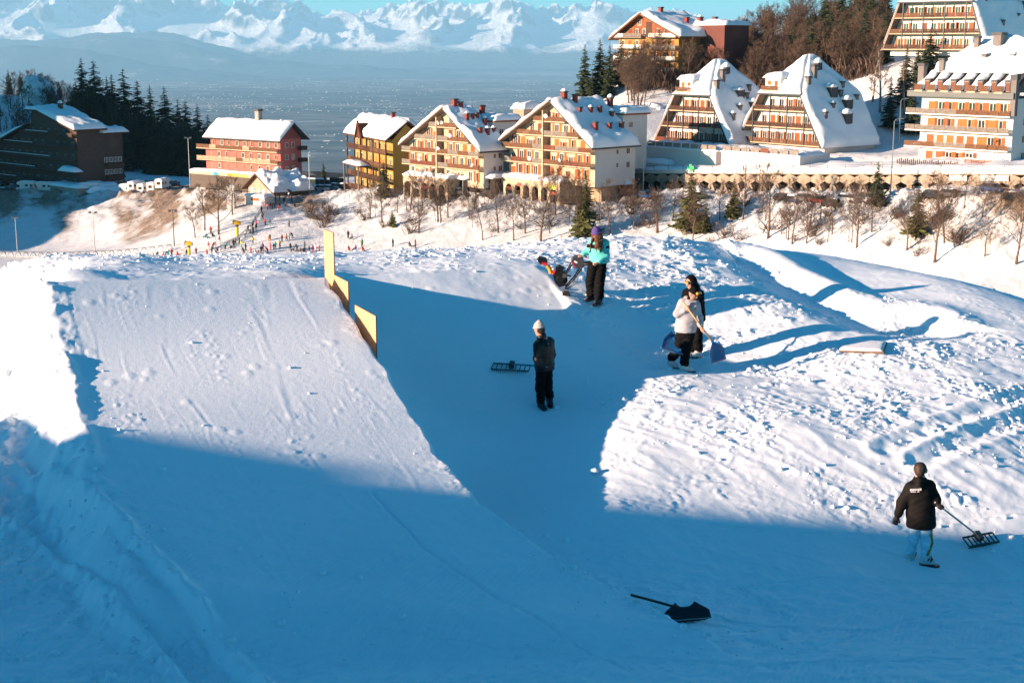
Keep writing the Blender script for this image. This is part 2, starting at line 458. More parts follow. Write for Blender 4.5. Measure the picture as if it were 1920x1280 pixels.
def ground_full(x, y):
    z, ins, dR, dL, s = ground_smooth(x, y)
    R = np.clip(idw(ROUGH, x, y), 0, 1.3) * (1 - 0.85 * ins) * (1 - 0.75 * ground_smooth.in2)
    R = R + (0.35 + 0.45 * sstep(24, 21, y)) * np.exp(-((dR) / 0.22) ** 2) * (s < 0.3) * (y > 17)           # crumbs on the right edge
    R = R + 0.45 * np.exp(-((dL) / 0.28) ** 2) * (s < 0.6) * (y > 15)
    wx = x + 0.25 * perlin(x * 1.1, y * 1.1, 30); wy = y + 0.25 * perlin(x * 1.1, y * 1.1, 31)
    big = fbm(wx * 1.3, wy * 1.3, 40, 3)
    bil = fbm(wx * 3.1, wy * 3.1, 50, 4, gain=0.55, billow=True)
    wx = wx + 0.05 * perlin(x * 9, y * 9, 32); wy = wy + 0.05 * perlin(x * 9, y * 9, 33)
    c1 = clods(wx * 3.0, wy * 3.0, 60, 0.30) * (0.4 + 1.2 * _hash(np.floor(wx * 1.3), np.floor(wy * 1.3), 61))
    c2 = clods(wx * 6.4 + 3, wy * 6.4, 64, 0.45)
    c3 = clods(wx * 13.0, wy * 13.0 + 5, 68, 0.6)
    patch = sstep(-0.30, 0.25, fbm(x * 0.62, y * 0.62, 80, 3))                   # broken and trodden patches alternate
    A = R * (0.16 + 0.94 * patch)
    z = z + R * 0.03 * big + A * (0.011 * bil + 0.050 * c1 + 0.036 * c2) + (A * 0.030 + 0.001) * c3 + (1 - ins) * 0.012 * fbm(x * 1.1, y * 1.1, 85, 3)
    # lightly scattered crumbs everywhere
    sp = clods(x * 5.1, y * 5.1, 90, 0.10); z = z + 0.010 * sp * sstep(0.1, 0.6, perlin(x * .8, y * .8, 95) + 0.5)
    fl_ = sstep(0.05, 0.3, dL) * sstep(2.2, 1.2, dL) * (y > 20) * (s < 1.0)
    z = z + fl_ * (0.10 * fbm(x * 2.6, y * 2.6, 97, 3) + 0.10 * clods(x * 2.8, y * 2.8, 98, 0.5))
    # scrape marks that run down both ramp faces
    smooth = (1 - sstep(0.10, 0.45, R)) * (1 - sstep(-0.3, 0.1, s))
    w = x * LIP_D[0] + y * LIP_D[1] + 0.06 * perlin(s * 0.9, s * 0 + 3.0, 100)
    for k, (fw, fs, am) in enumerate([(1.3, 0.12, 0.0045), (3.2, 0.2, 0.0035), (11.0, 0.22, 0.0032)]):
        n = perlin(w * fw + 7 * k, s * fs + 3 * k, 110 + k)
        on = sstep(0.02, 0.30, perlin(w * 0.9 + 11, s * 0.5 + k, 120 + k) + 0.05)
        z = z + smooth * on * am * (np.exp(-(n / 0.05) ** 2) - 0.6 * np.exp(-((n - 0.09) / 0.05) ** 2))
    brk = sstep(0.30, 0.55, perlin(w * 1.9, s * 0.35, 130)) * smooth
    z = z + brk * (0.011 * clods(x * 10, y * 10, 131, 0.35) + 0.003 * fbm(x * 8, y * 8, 135, 2))
    z = z + smooth * 0.0012 * fbm(x * 11, y * 11, 140, 3)
    # track left of the ramp with thrown-up edges, ski and rake marks on the inrun
    g = poly_d(x, y, GROOVE_M); ga = np.abs(g)
    wdt = 0.27 + 0.05 * perlin(y * 1.2, y * 0, 150)
    z = z - 0.11 * sstep(wdt + 0.10, wdt - 0.06, ga) + np.exp(-((ga - wdt - 0.13) / 0.09) ** 2) * (0.08 + 0.08 * perlin(x * 5, y * 5, 151))
    inrun = sstep(0.5, -0.2, R) * (1 - ins)
    q = x * 0.30 + y * 0.95
    z = z + sstep(26.5, 24, y) * sstep(0.30, 0.05, R) * (x > 1.0) * 0.026 * (np.exp(-(perlin(q * 1.3, x * 0.12, 160) / 0.05) ** 2) * sstep(0, .4, perlin(x * .5, y * .5, 161) + .1))
    q2 = x * 0.72 - y * 0.69
    lit = sstep(23, 24.5, y) * sstep(29, 27.5, y) * (x > 1.2)
    z = z + lit * 0.013 * (1 - np.abs(perlin(q2 * 0.45, (x + y) * 1.25, 170)) * 3).clip(0, 1)
    # hollow behind the left mound, running down to the right
    hl = poly_d(x, y, HOLLOW); z = z - 0.30 * np.exp(-(np.maximum(hl, 0) / 0.55) ** 2 - (np.minimum(hl, 0) / 1.0) ** 2) + 0.16 * np.exp(-((hl - 1.0) / 0.6) ** 2)
    # ski and sledge tracks, raked lines and groomer corduroy on the inrun
    for ln in TRACKS:
        d = poly_d(x, y, ln) + 0.03 * perlin(x * 2, y * 2, 180); z = z - 0.030 * np.exp(-(d / 0.035) ** 2) + 0.022 * np.exp(-((d - 0.09) / 0.04) ** 2) * (0.5 + perlin(x * 7, y * 7, 181)).clip(0, 1.4)
    cor = sstep(0.10, 0.35, perlin(x * 0.35 + 4, y * 0.35, 185)) * sstep(20.5, 19, y) * (1 - sstep(.3, .7, R))
    z = z + cor * 0.006 * np.sin((x * 0.93 - y * 0.36) * 6.283 / 0.085)
    low = sstep(23, 20, y) * (1 - ins * .6); z = z + low * (0.026 * fbm(x * 3.2, y * 3.2, 190, 3) + 0.022 * clods(x * 7 + 1, y * 7, 195, 0.22) * sstep(-.1, .4, perlin(x * .9, y * .9, 196)))
    # wheel ruts on the right side of the field
    for (ax, ay, bx, by) in [(6.9, 25.4, 11.5, 29.2), (7.5, 25.1, 12.1, 28.9)]:
        d = poly_d(x, y, [(ax, ay, 0), (bx, by, 0)]); z = z - 0.06 * np.exp(-(d / 0.13) ** 2) * (0.6 + 0.8 * perlin(x * 3, y * 3, 171)) + 0.035 * np.exp(-((np.abs(d) - 0.3) / 0.1) ** 2)
    return z

# rows by distance, columns by bearing: fine where the camera looks, coarse around it
u_f = np.arange(-0.405, 0.4051, 0.00125)
u = np.concatenate([[-3.0, -2.2, -1.6, -1.2, -0.95, -0.8, -0.7, -0.62, -0.56, -0.51, -0.47, -0.44, -0.42], u_f, [0.42, 0.44, 0.47, 0.51, 0.56, 0.62, 0.7, 0.8, 0.95, 1.2, 1.6, 2.2, 3.0]])
yr = np.concatenate([np.arange(9.0, 14.2, 0.35), np.arange(14.2, 38.6, 0.033), np.arange(38.6, 42, 0.15), np.arange(42, 50.1, 0.8)])
Yg, Ug = np.meshgrid(yr, u, indexing='ij')
Xg = Ug * (Yg * CP + 7.0 * SP)
Zg = ground_full(Xg.ravel(), Yg.ravel()).reshape(Xg.shape)
far_side = sstep(0.55, 1.2, np.abs(Ug))
Zg = Zg * (1 - far_side) + far_side * np.clip(Zg, -9.5, -5.0)
SNOW = snow_mat('snow_near', 38.0, 0.012, strength=0.45)
V = np.stack([Xg, Yg, Zg], -1).reshape(-1, 3)
snow_field = link('snow_ground', np_mesh('snow_ground', V, grid_faces(len(yr), len(u)), SNOW))
tag(snow_field, 'snow ramps, flat snow deck behind them and churned snow field', kind='structure')

def gz(x, y):
    """Ground height at one foreground place."""
    return float(ground_full(np.array([float(x)]), np.array([float(y)]))[0])

def hit(px, py):
    """Where the ray through a picture point meets the foreground snow."""
    ys = np.arange(14.0, 42.0, 0.03)
    d = at(px, py, 1.0)
    g, *_ = ground_smooth(d.x * ys, ys)
    m = np.nonzero(d.z * ys < g)[0]
    y = ys[m[0]] if len(m) else 40.0
    return Vector((d.x * y, y, d.z * y))

# ------------------------------------------------------------------ the hillside to the left whose shadow lies over the foreground
edge = [hit(*p) for p in [(40, 778), (200, 800), (500, 850), (700, 880), (868, 903), (1085, 936), (1350, 965), (1600, 982), (1880, 1004)]]
HB = Vector((SUN_DIR.x, SUN_DIR.y, 0)).normalized(); HN = Vector((-HB.y, HB.x, 0))
crest = sorted([((q - SUN_DIR * 38.0).dot(HN), (q - SUN_DIR * 38.0).z, (q - SUN_DIR * 38.0).dot(HB)) for q in edge])
cn = np.array([c[0] for c in crest]); cz = np.array([c[1] for c in crest]); cb = float(np.mean([c[2] for c in crest]))
cz = cz + np.array([(cb - c[2]) * -math.tan(SUN_EL) for c in crest])
nn = np.arange(-75, cn[-1] + 26, 0.5)
sl0 = (cz[1] - cz[0]) / (cn[1] - cn[0])
prof = np.interp(nn, cn, cz)
prof = np.where(nn < cn[0], cz[0] + 0.42 * (cn[0] - nn), prof)
prof = np.where(nn > cn[-1], cz[-1] - 0.9 * (nn - cn[-1]), prof)
prof = np.minimum(prof, 14 + 0.5 * np.sin(nn * 0.3))
bb = np.concatenate([np.arange(-40, -2, 2.0), np.arange(-2, 2.01, 0.4), np.arange(3, 34, 2.0)])
Nn, Bb = np.meshgrid(nn, bb, indexing='ij')
Zh = prof[:, None] - 0.42 * np.sqrt(Bb ** 2 + 0.25) + 0.21 + 0.25 * fbm(Nn * 0.3, Bb * 0.3, 300, 3) * sstep(0.5, 4, np.abs(Bb))
Zh = np.maximum(Zh, -16.0)
Vx = HN.x * Nn + HB.x * (cb + Bb); Vy = HN.y * Nn + HB.y * (cb + Bb)
hill = link('snow_hill', np_mesh('snow_hill', np.stack([Vx, Vy, Zh], -1).reshape(-1, 3), grid_faces(len(nn), len(bb))[:, ::-1], SNOW))
tag(hill, 'snowy hillside left of the ramps', kind='structure')

# loose clods lying on the churned snow: far too many to count
bm = bmesh.new(); bmesh.ops.create_icosphere(bm, subdivisions=1, radius=1.0)
ico = np.array([v.co[:] for v in bm.verts]); icf = np.array([[v.index for v in f.verts] for f in bm.faces]); bm.free()
rg = np.random.default_rng(3); n = 9500
cy_ = rg.uniform(16, 38, n); cx_ = rg.uniform(-.40, .40, n) * (cy_ + 1.4)
rr = np.clip(idw(ROUGH, cx_, cy_), 0, 1.2); keep = rg.random(n) < np.where(rr > .3, rr * (0.25 + 0.9 * sstep(-.3, .3, fbm(cx_ * .62, cy_ * .62, 80, 3))), 0.012)
cx_, cy_ = cx_[keep], cy_[keep]; cz_ = ground_full(cx_, cy_); sz = 0.014 + 0.050 * rg.random(len(cx_)) ** 3.6
VV = []; FF = []
for i in range(len(cx_)):
    d = ico * (1 + 0.35 * (rg.random((12, 1)) - .5)) * sz[i] * np.array([rg.uniform(.8, 1.4), rg.uniform(.8, 1.4), rg.uniform(.6, 1.0)])
    VV.append(d + (cx_[i], cy_[i], cz_[i] + sz[i] * .25)); FF.append(icf + 12 * i)
cl = link('snow_clods', np_mesh('snow_clods', np.concatenate(VV), np.concatenate(FF), SNOW, smooth=True)); tag(cl, 'loose snow clods scattered over the churned snow', 'snow clods', kind='stuff')
# ------------------------------------------------------------------ village ground, bank, valley floor, wooded slopes
VPTS = [apt(*p) for p in [
    (1900, 357, 240), (1700, 354, 260), (1500, 352, 284), (1300, 351, 300), (1130, 351, 310), (1000, 353, 312), (850, 353, 325), (700, 354, 342),
    (1900, 362, 232), (1700, 360, 251), (1500, 358, 275), (1300, 357, 291), (1130, 358, 300), (1000, 359, 304), (850, 360, 314), (700, 361, 331), (630, 364, 340),
    (1900, 502, 212), (1750, 498, 226), (1600, 479, 240), (1450, 466, 255), (1250, 460, 268), (1050, 456, 275), (850, 461, 281), (700, 468, 286),
    (600, 471, 292), (450, 476, 290), (550, 440, 300), (505, 405, 322), (535, 368, 342), (470, 385, 333), (430, 405, 326), (610, 430, 306), (600, 390, 330), (555, 385, 333), (555, 360, 350), (470, 360, 352),
    (350, 476, 300), (250, 480, 310), (100, 478, 330), (0, 476, 340), (0, 448, 392), (150, 450, 384), (250, 440, 370), (330, 432, 348),
    (0, 362, 440), (100, 362, 438), (200, 365, 428), (300, 362, 414), (370, 360, 398), (430, 370, 365), (440, 356, 370), (390, 352, 385),
    (100, 350, 462), (300, 350, 448), (350, 347, 436), (-60, 345, 470), (100, 336, 480), (240, 331, 490), (300, 335, 480), (0, 240, 525), (60, 185, 566), (100, 196, 572), (180, 238, 566), (250, 285, 560), (330, 312, 560), (400, 332, 560), (-100, 175, 560), (-100, 250, 520),
    (400, 347, 374), (570, 347, 380), (640, 348, 390), (690, 352, 348), (620, 355, 365),
    (1230, 335, 318), (1210, 262, 325), (1300, 276, 328), (1380, 281, 314), (1560, 293, 290), (1650, 288, 298), (1680, 242, 312), (1650, 185, 322), (1750, 301, 266), (1860, 297, 262), (1920, 290, 270),
    (1250, 205, 342), (1400, 152, 382), (1500, 125, 392), (1350, 118, 430), (1500, 62, 432), (1650, 30, 432), (1700, 105, 348), (1850, 112, 332), (1850, 45, 380), (1950, 0, 400), (1200, 132, 378), (1100, 200, 366), (1060, 232, 372), (1150, 222, 334), (1000, 270, 352), (900, 330, 362), (800, 338, 392),
]]
VPTS += [(-100, 620, -88), (0, 580, -78), (60, 540, -52), (150, 570, 5), (-220, 660, -70), (220, 450, 16), (0, 75, -19), (0, 120, -31), (0, 180, -41), (-60, 100, -27), (-120, 200, -48), (60, 100, -25), (100, 160, -33), (60, 210, -38),
         (-250, 400, -44), (-260, 260, -46), (150, 180, -28), (0, 48, -10.5), (-25, 48, -11), (25, 48, -13), (80, 60, -20), (-80, 60, -20), (140, 320, -12), (160, 250, -18), (-120, 260, -48), (-60, 260, -44)]
rbf_v = RBF(VPTS, 0.01)
BANK_TOP = [apt(*p) for p in [(-80, 362, 442), (0, 362, 438), (100, 362, 436), (200, 365, 426), (300, 362, 412), (370, 361, 396), (430, 372, 362)]]
BANK_TOP2 = [apt(*p) for p in [(625, 366, 338), (700, 362, 329), (850, 361, 312), (1000, 360, 302), (1130, 359, 298), (1300, 358, 289), (1500, 359, 273), (1700, 361, 249), (1900, 363, 230), (2000, 366, 220)]]

def vill(x, y):
    z = rbf_v(x, y)
    d1 = poly_d(x, y, BANK_TOP); d2 = poly_d(x, y, BANK_TOP2)
    da = np.minimum(np.abs(d1), np.abs(d2))
    bank = np.exp(-(da / 16.0) ** 2)
    piles = np.exp(-(da / 2.6) ** 2)
    z = z + piles * (0.95 + 1.0 * fbm(x * 0.28, y * 0.28, 200, 3))
    wx = x + 2 * perlin(x * .09, y * .09, 205)
    z = z + (0.12 + 0.75 * bank) * (0.8 * fbm(wx * 0.11, y * 0.11, 210, 4) + 0.5 * fbm(wx * .4, y * .4, 215, 3, billow=True))
    return z, d1, d2, da

u2 = np.concatenate([np.linspace(-0.75, -0.41, 30), np.arange(-0.405, 0.4051, 0.0017), np.linspace(0.41, 0.75, 30)])
y2 = np.concatenate([np.arange(44, 205, 3.5), np.arange(205, 470, 0.9), np.arange(470, 590, 2.0), np.arange(590, 680, 8.0)])
Y2, U2 = np.meshgrid(y2, u2, indexing='ij')
X2 = U2 * Y2 * 1.0
Z2, D1, D2, DA = vill(X2.ravel(), Y2.ravel())
Z2 = Z2.reshape(X2.shape)
VSNOW = snow_mat('snow_village', 1.6, 0.25, dirt=1.0, strength=0.8, lo=(0.66, 0.67, 0.68), hi=(0.74, 0.745, 0.75))
me = np_mesh('valley_ground', np.stack([X2, Y2, Z2], -1).reshape(-1, 3), grid_faces(len(y2), len(u2)), VSNOW)
xr, yrv = X2.ravel(), Y2.ravel()
pxa = 960 + FPX * xr / (yrv * CP - Z2.ravel() * SP)
dirt = np.exp(-(np.abs(D1) / 30.0) ** 2) * 1.6 + 0.95 * np.exp(-(np.abs(D2) / 13.0) ** 2)
streak = 0.75 + 0.45 * fbm((xr * 0.9 + yrv * 0.25) * 0.10, (yrv) * 0.02, 230, 3) * 1.6
dirt = np.clip(dirt * np.clip(streak, 0.45, 1.3), 0, 1.5)
a = me.attributes.new('dirt', 'FLOAT', 'POINT'); a.data.foreach_set('value', dirt.astype(np.float32))
vg = link('valley_ground', me)
tag(vg, 'snowy valley floor, banks and village terraces', kind='structure')

def vz(x, y):
    return float(vill(np.array([float(x)]), np.array([float(y)]))[0][0])
def drop(px, py, y):
    """Village place under the picture point (px, py) at distance y, put on the ground."""
    p = at(px, py, y); return Vector((p.x, p.y, vz(p.x, p.y)))

# wooded ridge on the left, out of view, that keeps the dark hotel and its car park in shade
T = 150.0
nn = np.arange(0, 600, 4.0) - 150 + 150
cs = []
for px, py, y in [(110, 447, 388), (150, 400, 412), (250, 362, 424), (345, 318, 446), (320, 200, 470), (250, 130, 496)]:
    c0 = at(px, py, y) - SUN_DIR * T
    cs.append((c0.dot(HN), c0.z - 0.0, c0.dot(HB)))
bc = sum(c[2] for c in cs) / len(cs)
cs = sorted((c[0], c[1] + (c[2] - bc) * math.tan(SUN_EL)) for c in cs)
prof = np.interp(nn, [c[0] for c in cs], [c[1] for c in cs])
prof = np.where(nn > cs[-1][0], cs[-1][1] + 0.35 * (nn - cs[-1][0]), prof)
prof = np.where(nn < cs[0][0], cs[0][1] - 0.6 * (cs[0][0] - nn), prof)
prof = np.minimum(prof, cs[-1][1] + 32)
bb = np.concatenate([np.arange(-120, -8, 8.0), np.arange(-8, 8.1, 2.0), np.arange(14, 90, 8.0)])
Nn, Bb = np.meshgrid(nn, bb, indexing='ij')
Zh = prof[:, None] - 0.5 * np.sqrt(Bb ** 2 + 4) + 1.0 + 2.5 * fbm(Nn * .05, Bb * .05, 310, 4)
Zh = np.maximum(Zh, -75)
rid = link('wooded_ridge', np_mesh('wooded_ridge', np.stack([HN.x * Nn + HB.x * (bc + Bb), HN.y * Nn + HB.y * (bc + Bb), Zh], -1).reshape(-1, 3), grid_faces(len(nn), len(bb))[:, ::-1], VSNOW))
tag(rid, 'snowy ridge left of the dark hotel', kind='structure')

# ------------------------------------------------------------------ mountainside, plain, foothills, Alps
t = NT('winter_plain')
v = t.pos()
vo = t.n('ShaderNodeTexVoronoi'); vo.inputs['Scale'].default_value = 1 / 420.0; t.l(v, vo.inputs['Vector'])
sepc = t.n('ShaderNodeSeparateColor'); t.l(vo.outputs['Color'], sepc.inputs['Color'])
fields = t.ramp(sepc.outputs[0], [(0.0, (0.06, 0.062, 0.065)), (0.35, (0.10, 0.088, 0.085)), (0.6, (0.135, 0.11, 0.10)), (0.86, (0.18, 0.155, 0.15)), (0.97, (0.30, 0.29, 0.29))])
belt = t.ramp(t.noise(t.pos((0.00006, 0.00018, 0)), 1.0, 5, 0.6), [(0.42, (0.55, 0.6, 0.62)), (0.58, (1.15, 1.1, 1.05))])
mx = t.n('ShaderNodeMix', data_type='RGBA', blend_type='MULTIPLY'); mx.inputs['Factor'].default_value = 1
t.l(fields, mx.inputs['A']); t.l(belt, mx.inputs['B'])
t.l(mx.outputs['Result'], t.b.inputs['Base Color']); t.b.inputs['Roughness'].default_value = 0.95; t.b.inputs['Specular IOR Level'].default_value = 0.0
PLAIN = t.m
PZ = -1100.0
xs = np.linspace(-60000, 60000, 60); ys = np.concatenate([[-4000, 0, 2000, 4000], np.linspace(6000, 86000, 60)])
Yp, Xp = np.meshgrid(ys, xs, indexing='ij')
pl = link('plain', np_mesh('plain', np.stack([Xp, Yp, np.full_like(Xp, PZ)], -1).reshape(-1, 3), grid_faces(len(ys), len(xs)), PLAIN))
tag(pl, 'wide hazy plain far below', kind='structure')

# towns and farms scattered over the plain: too many and far to count
N = 1500
rx = RNG.uniform(-0.38, 0.25, N); ry = 11000 + 34000 * RNG.random(N) ** 1.25
TV = []; TF = []
for k in range(N):
    cx, cy = rx[k] * ry[k], ry[k]
    if perlin(np.array([cx / 6000]), np.array([cy / 3500]), 400)[0] < -0.12 and k % 5: continue
    for j in range(int(RNG.integers(1, 5))):
        bx = cx + RNG.normal(0, 170); by = cy + RNG.normal(0, 260)
        w = RNG.uniform(4, 13); l = RNG.uniform(4, 13); h = RNG.uniform(5, 11)
        if RNG.random() < 0.05: w *= 3.5; l *= 2
        b0 = len(TV)
        for (sx, sy, sz) in [(-1, -1, 0), (1, -1, 0), (1, 1, 0), (-1, 1, 0), (-1, -1, 1), (1, -1, 1), (1, 1, 1), (-1, 1, 1)]:
            TV.append((bx + sx * w, by + sy * l, PZ + sz * h))
        for f in [(4, 5, 6, 7), (0, 1, 5, 4), (1, 2, 6, 5), (2, 3, 7, 6), (3, 0, 4, 7)]: TF.append([i + b0 for i in f])
tw = link('far_towns', np_mesh('far_towns', TV, TF, mat('far_walls', (0.62, 0.57, 0.52), 0.8, 0.2, 0.002), smooth=False))
tag(tw, 'pale scattered towns and farms across the hazy plain', 'towns', kind='stuff')

# steep mountainside falling from the village to the plain
t = NT('winter_wood_slope'); v = t.pos()
c = t.ramp(t.noise(v, 0.012, 8, 0.7, 0.4), [(0.40, (0.05, 0.036, 0.028)), (0.55, (0.10, 0.075, 0.06)), (0.64, (0.55, 0.57, 0.6))])
t.l(c, t.b.inputs['Base Color']); t.b.inputs['Roughness'].default_value = 1.0; t.b.inputs['Specular IOR Level'].default_value = 0.0
t.bump(t.noise(v, 0.05, 6, 0.7), 1.0, 20.0)
WSLOPE = t.m
ys = np.linspace(600, 5400, 60); xs = np.linspace(-2600, 2600, 70)
Yp, Xp = np.meshgrid(ys, xs, indexing='ij')
hx, hy = at(612, 290, 3000).x, 3000.0
Zs = -94 - (Yp - 600) * 0.215 + 35 * fbm(Xp / 700, Yp / 700, 420, 4) * sstep(600, 1200, Yp) - 6 * sstep(600, 700, Yp)
cone = at(612, 293, 3000).z + 40 * fbm(Xp / 260, Yp / 260, 430, 4) - 0.42 * np.hypot(Xp - hx, (Yp - hy) * 0.6)
Zs = np.maximum(Zs, cone)
ms = link('mountainside', np_mesh('mountainside', np.stack([Xp, Yp, Zs], -1).reshape(-1, 3), grid_faces(len(ys), len(xs)), WSLOPE))
tag(ms, 'wooded mountainside dropping to the plain', kind='structure')

t = NT('foothill'); v = t.pos((1, 1, 1))
c = t.ramp(t.noise(v, 0.0011, 8, 0.7), [(0.40, (0.035, 0.045, 0.05)), (0.60, (0.07, 0.075, 0.07)), (0.72, (0.30, 0.31, 0.32))])
t.l(c, t.b.inputs['Base Color']); t.b.inputs['Roughness'].default_value = 1.0; t.b.inputs['Specular IOR Level'].default_value = 0.0
FOOT = t.m
def foothill(name, label, profile, d, depth, seed):
    pxs = np.linspace(profile[0][0], profile[-1][0], 260)
    pys = np.interp(pxs, [p[0] for p in profile], [p[1] for p in profile])
    rows = np.linspace(-1, 1, 40)
    P = np.zeros((len(rows), len(pxs), 3))
    for j, (a, b) in enumerate(zip(pxs, pys)):
        top = at(a, b, d)
        for i, r in enumerate(rows):
            P[i, j] = (top.x * (1 + r * depth / d * 0.3), d + r * depth, top.z)
    n = fbm(P[..., 0] / 1800, P[..., 1] / 1800, seed, 5)
    hgt = (P[..., 2] - PZ) * (1 - np.abs(rows)[:, None] ** 1.1) * (1 + 0.0 * n) + 130 * n * (1 - np.abs(rows)[:, None])
    P[..., 2] = PZ - 3 + np.maximum(hgt, 0)
    o = link(name, np_mesh(name, P.reshape(-1, 3), grid_faces(len(rows), len(pxs)), FOOT))
    return tag(o, label, kind='structure')
foothill('foothill', 'low dark foothill spur running out into the plain', [(-300, 96), (0, 92), (60, 86), (150, 95), (230, 108), (320, 122), (420, 138), (520, 150), (600, 158)], 46000, 2600, 500)
foothill('foothill', 'long blue foothill ridge falling to the plain', [(-300, 100), (0, 98), (100, 76), (170, 66), (260, 72), (350, 87), (420, 100), (520, 113), (650, 124), (800, 134), (900, 143), (1000, 160), (1100, 158)], 50000, 3000, 520)
foothill('foothill', 'pale blue foothill ridge below the snowy mountains', [(-300, 70), (0, 74), (100, 70), (180, 58), (280, 56), (340, 66), (400, 80), (450, 96), (500, 112), (560, 128), (640, 150), (720, 152)], 53500, 3000, 540)

t = NT('alpine_snow'); v = t.pos()
g = t.n('ShaderNodeNewGeometry'); sx = t.n('ShaderNodeSeparateXYZ'); t.l(g.outputs['Position'], sx.inputs[0])
zz = t.math('ADD', sx.outputs['Z'], t.math('MULTIPLY', t.noise(v, 0.0009, 6, 0.65), 900.0))
mr = t.n('ShaderNodeMapRange'); mr.inputs['From Min'].default_value = 60; mr.inputs['From Max'].default_value = 330; t.l(zz, mr.inputs['Value'])
sn = t.n('ShaderNodeSeparateXYZ'); t.l(g.outputs['Normal'], sn.inputs[0])
st = t.n('ShaderNodeMapRange'); st.inputs['From Min'].default_value = 0.52; st.inputs['From Max'].default_value = 0.74; t.l(sn.outputs['Z'], st.inputs['Value'])
fac = t.math('MULTIPLY', mr.outputs['Result'], st.outputs['Result'])
t.l(t.mix(fac, (0.06, 0.065, 0.07), (0.86, 0.86, 0.88)), t.b.inputs['Base Color'])
t.b.inputs['Roughness'].default_value = 0.9; t.b.inputs['Specular IOR Level'].default_value = 0.0
t.bump(t.noise(v, 0.0036, 8, 0.7), 1.0, 300.0)
ALP = t.m
peaks = [(-500, -10), (-200, -14), (0, -16), (80, -18), (150, -6), (230, -12), (330, -10), (400, 0), (470, 10), (525, 2), (600, 20), (680, 24), (740, 14), (800, 6), (860, 10), (900, 2), (960, 4), (1010, 20), (1080, 18), (1120, 6), (1180, 20), (1260, 26), (1340, 40), (1500, 34), (1800, 20), (2400, 10)]
xs = np.linspace(-34000, 34000, 1250); ys = np.linspace(55000, 74000, 230)
Yp, Xp = np.meshgrid(ys, xs, indexing='ij')
PX = 960 + FPX * Xp / (Yp * CP) 
env = np.interp(PX, [p[0] for p in peaks], [p[1] for p in peaks])
top = (80 - env) / FPX * Yp * 1.0 - PZ
r = np.zeros_like(Xp); a = 1.0; f = 1.0; w = np.ones_like(Xp); sm = 0
for i in range(7):
    n = 1 - np.abs(perlin(Xp / 3900 * f + 3 * i, Yp / 3900 * f, 600 + i)) * 1.9
    n = np.clip(n, 0, 1) ** 1.6 * w; r += a * n; sm += a; w = np.clip(n * 1.6, 0, 1); a *= 0.52; f *= 2.05
r = np.clip(r / sm * 1.35, 0, 1.15)
env_y = sstep(53500, 63500, Yp) * (1 - 0.55 * sstep(66000, 75000, Yp))
Zm = PZ - 2 + top * env_y * (0.66 + 0.37 * r)
al = link('mountain_range', np_mesh('mountain_range', np.stack([Xp, Yp, Zm], -1).reshape(-1, 3), grid_faces(len(ys), len(xs)), ALP))
tag(al, 'snow covered mountain range on the horizon', kind='structure')
# ------------------------------------------------------------------ buildings
CREAM = mat('wall_cream', (0.48, 0.355, 0.235), 0.85, 0.14, 0.6)
WHITEW = mat('wall_white', (0.62, 0.58, 0.54), 0.85, 0.10, 0.5)
PINK = mat('wall_pink', (0.42, 0.13, 0.11), 0.85, 0.10, 0.7)
OCHRE = mat('wall_ochre', (0.34, 0.215, 0.052), 0.85, 0.07, 0.4)
YELLOW = mat('panel_yellow', (0.36, 0.20, 0.05), 0.8, 0.12, 0.8)
BRICK = mat('wall_red_brown', (0.24, 0.08, 0.035), 0.85, 0.15, 1.2)
TAN = mat('wall_tan', (0.40, 0.27, 0.19), 0.85, 0.12, 0.8)
WOODD = mat('wood_dark', (0.075, 0.034, 0.018), 0.75, 0.3, 2.0, stretch=(1, 1, 6))
WOODB = mat('wood_brown', (0.155, 0.066, 0.028), 0.7, 0.25, 2.0, stretch=(6, 1, 1))
WOODG = mat('wood_grey', (0.22, 0.185, 0.155), 0.8, 0.2, 2.0)
SH_O = mat('shutter_orange', (0.28, 0.066, 0.008), 0.6, 0.12, 4.0)
SH_B = mat('shutter_brown', (0.14, 0.037, 0.015), 0.6, 0.15, 4.0)
SH_Y = mat('shutter_yellow', (0.34, 0.105, 0.012), 0.6, 0.10, 4.0)
SLATE = mat('roof_slate', (0.055, 0.052, 0.055), 0.6, 0.2, 1.5)
SOFFIT = mat('soffit_board', (0.26, 0.20, 0.16), 0.8, 0.15, 1.0)
CONC = mat('concrete', (0.30, 0.235, 0.175), 0.9, 0.2, 0.8, bump=0.2, bscale=6)
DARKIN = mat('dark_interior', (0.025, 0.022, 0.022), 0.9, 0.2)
REDP = mat('red_plaster', (0.24, 0.04, 0.03), 0.8, 0.15)
METALG = mat('metal_grey', (0.30, 0.31, 0.32), 0.4, 0.08, 5, metal=0.7)
METALD = mat('metal_dark', (0.06, 0.062, 0.066), 0.5, 0.1, 5)
FRAMEW = mat('frame_white', (0.74, 0.70, 0.64), 0.6, 0.05)
DISH = mat('dish_white', (0.75, 0.73, 0.70), 0.5, 0.05)
t = NT('window_glass'); t.b.inputs['Base Color'].default_value = (0.03, 0.04, 0.05, 1); t.b.inputs['Roughness'].default_value = 0.08; t.b.inputs['Specular IOR Level'].default_value = 0.6
f = t.noise(t.coord(), 1.2, 3); t.l(t.ramp(f, [(0.35, (0.015, 0.018, 0.02)), (0.7, (0.07, 0.065, 0.06))]), t.b.inputs['Base Color'])
GLASS = t.m
RSNOW = snow_mat('snow_roof', 1.2, 0.10, strength=0.35, lo=(0.74, 0.76, 0.78), hi=(0.80, 0.815, 0.83))

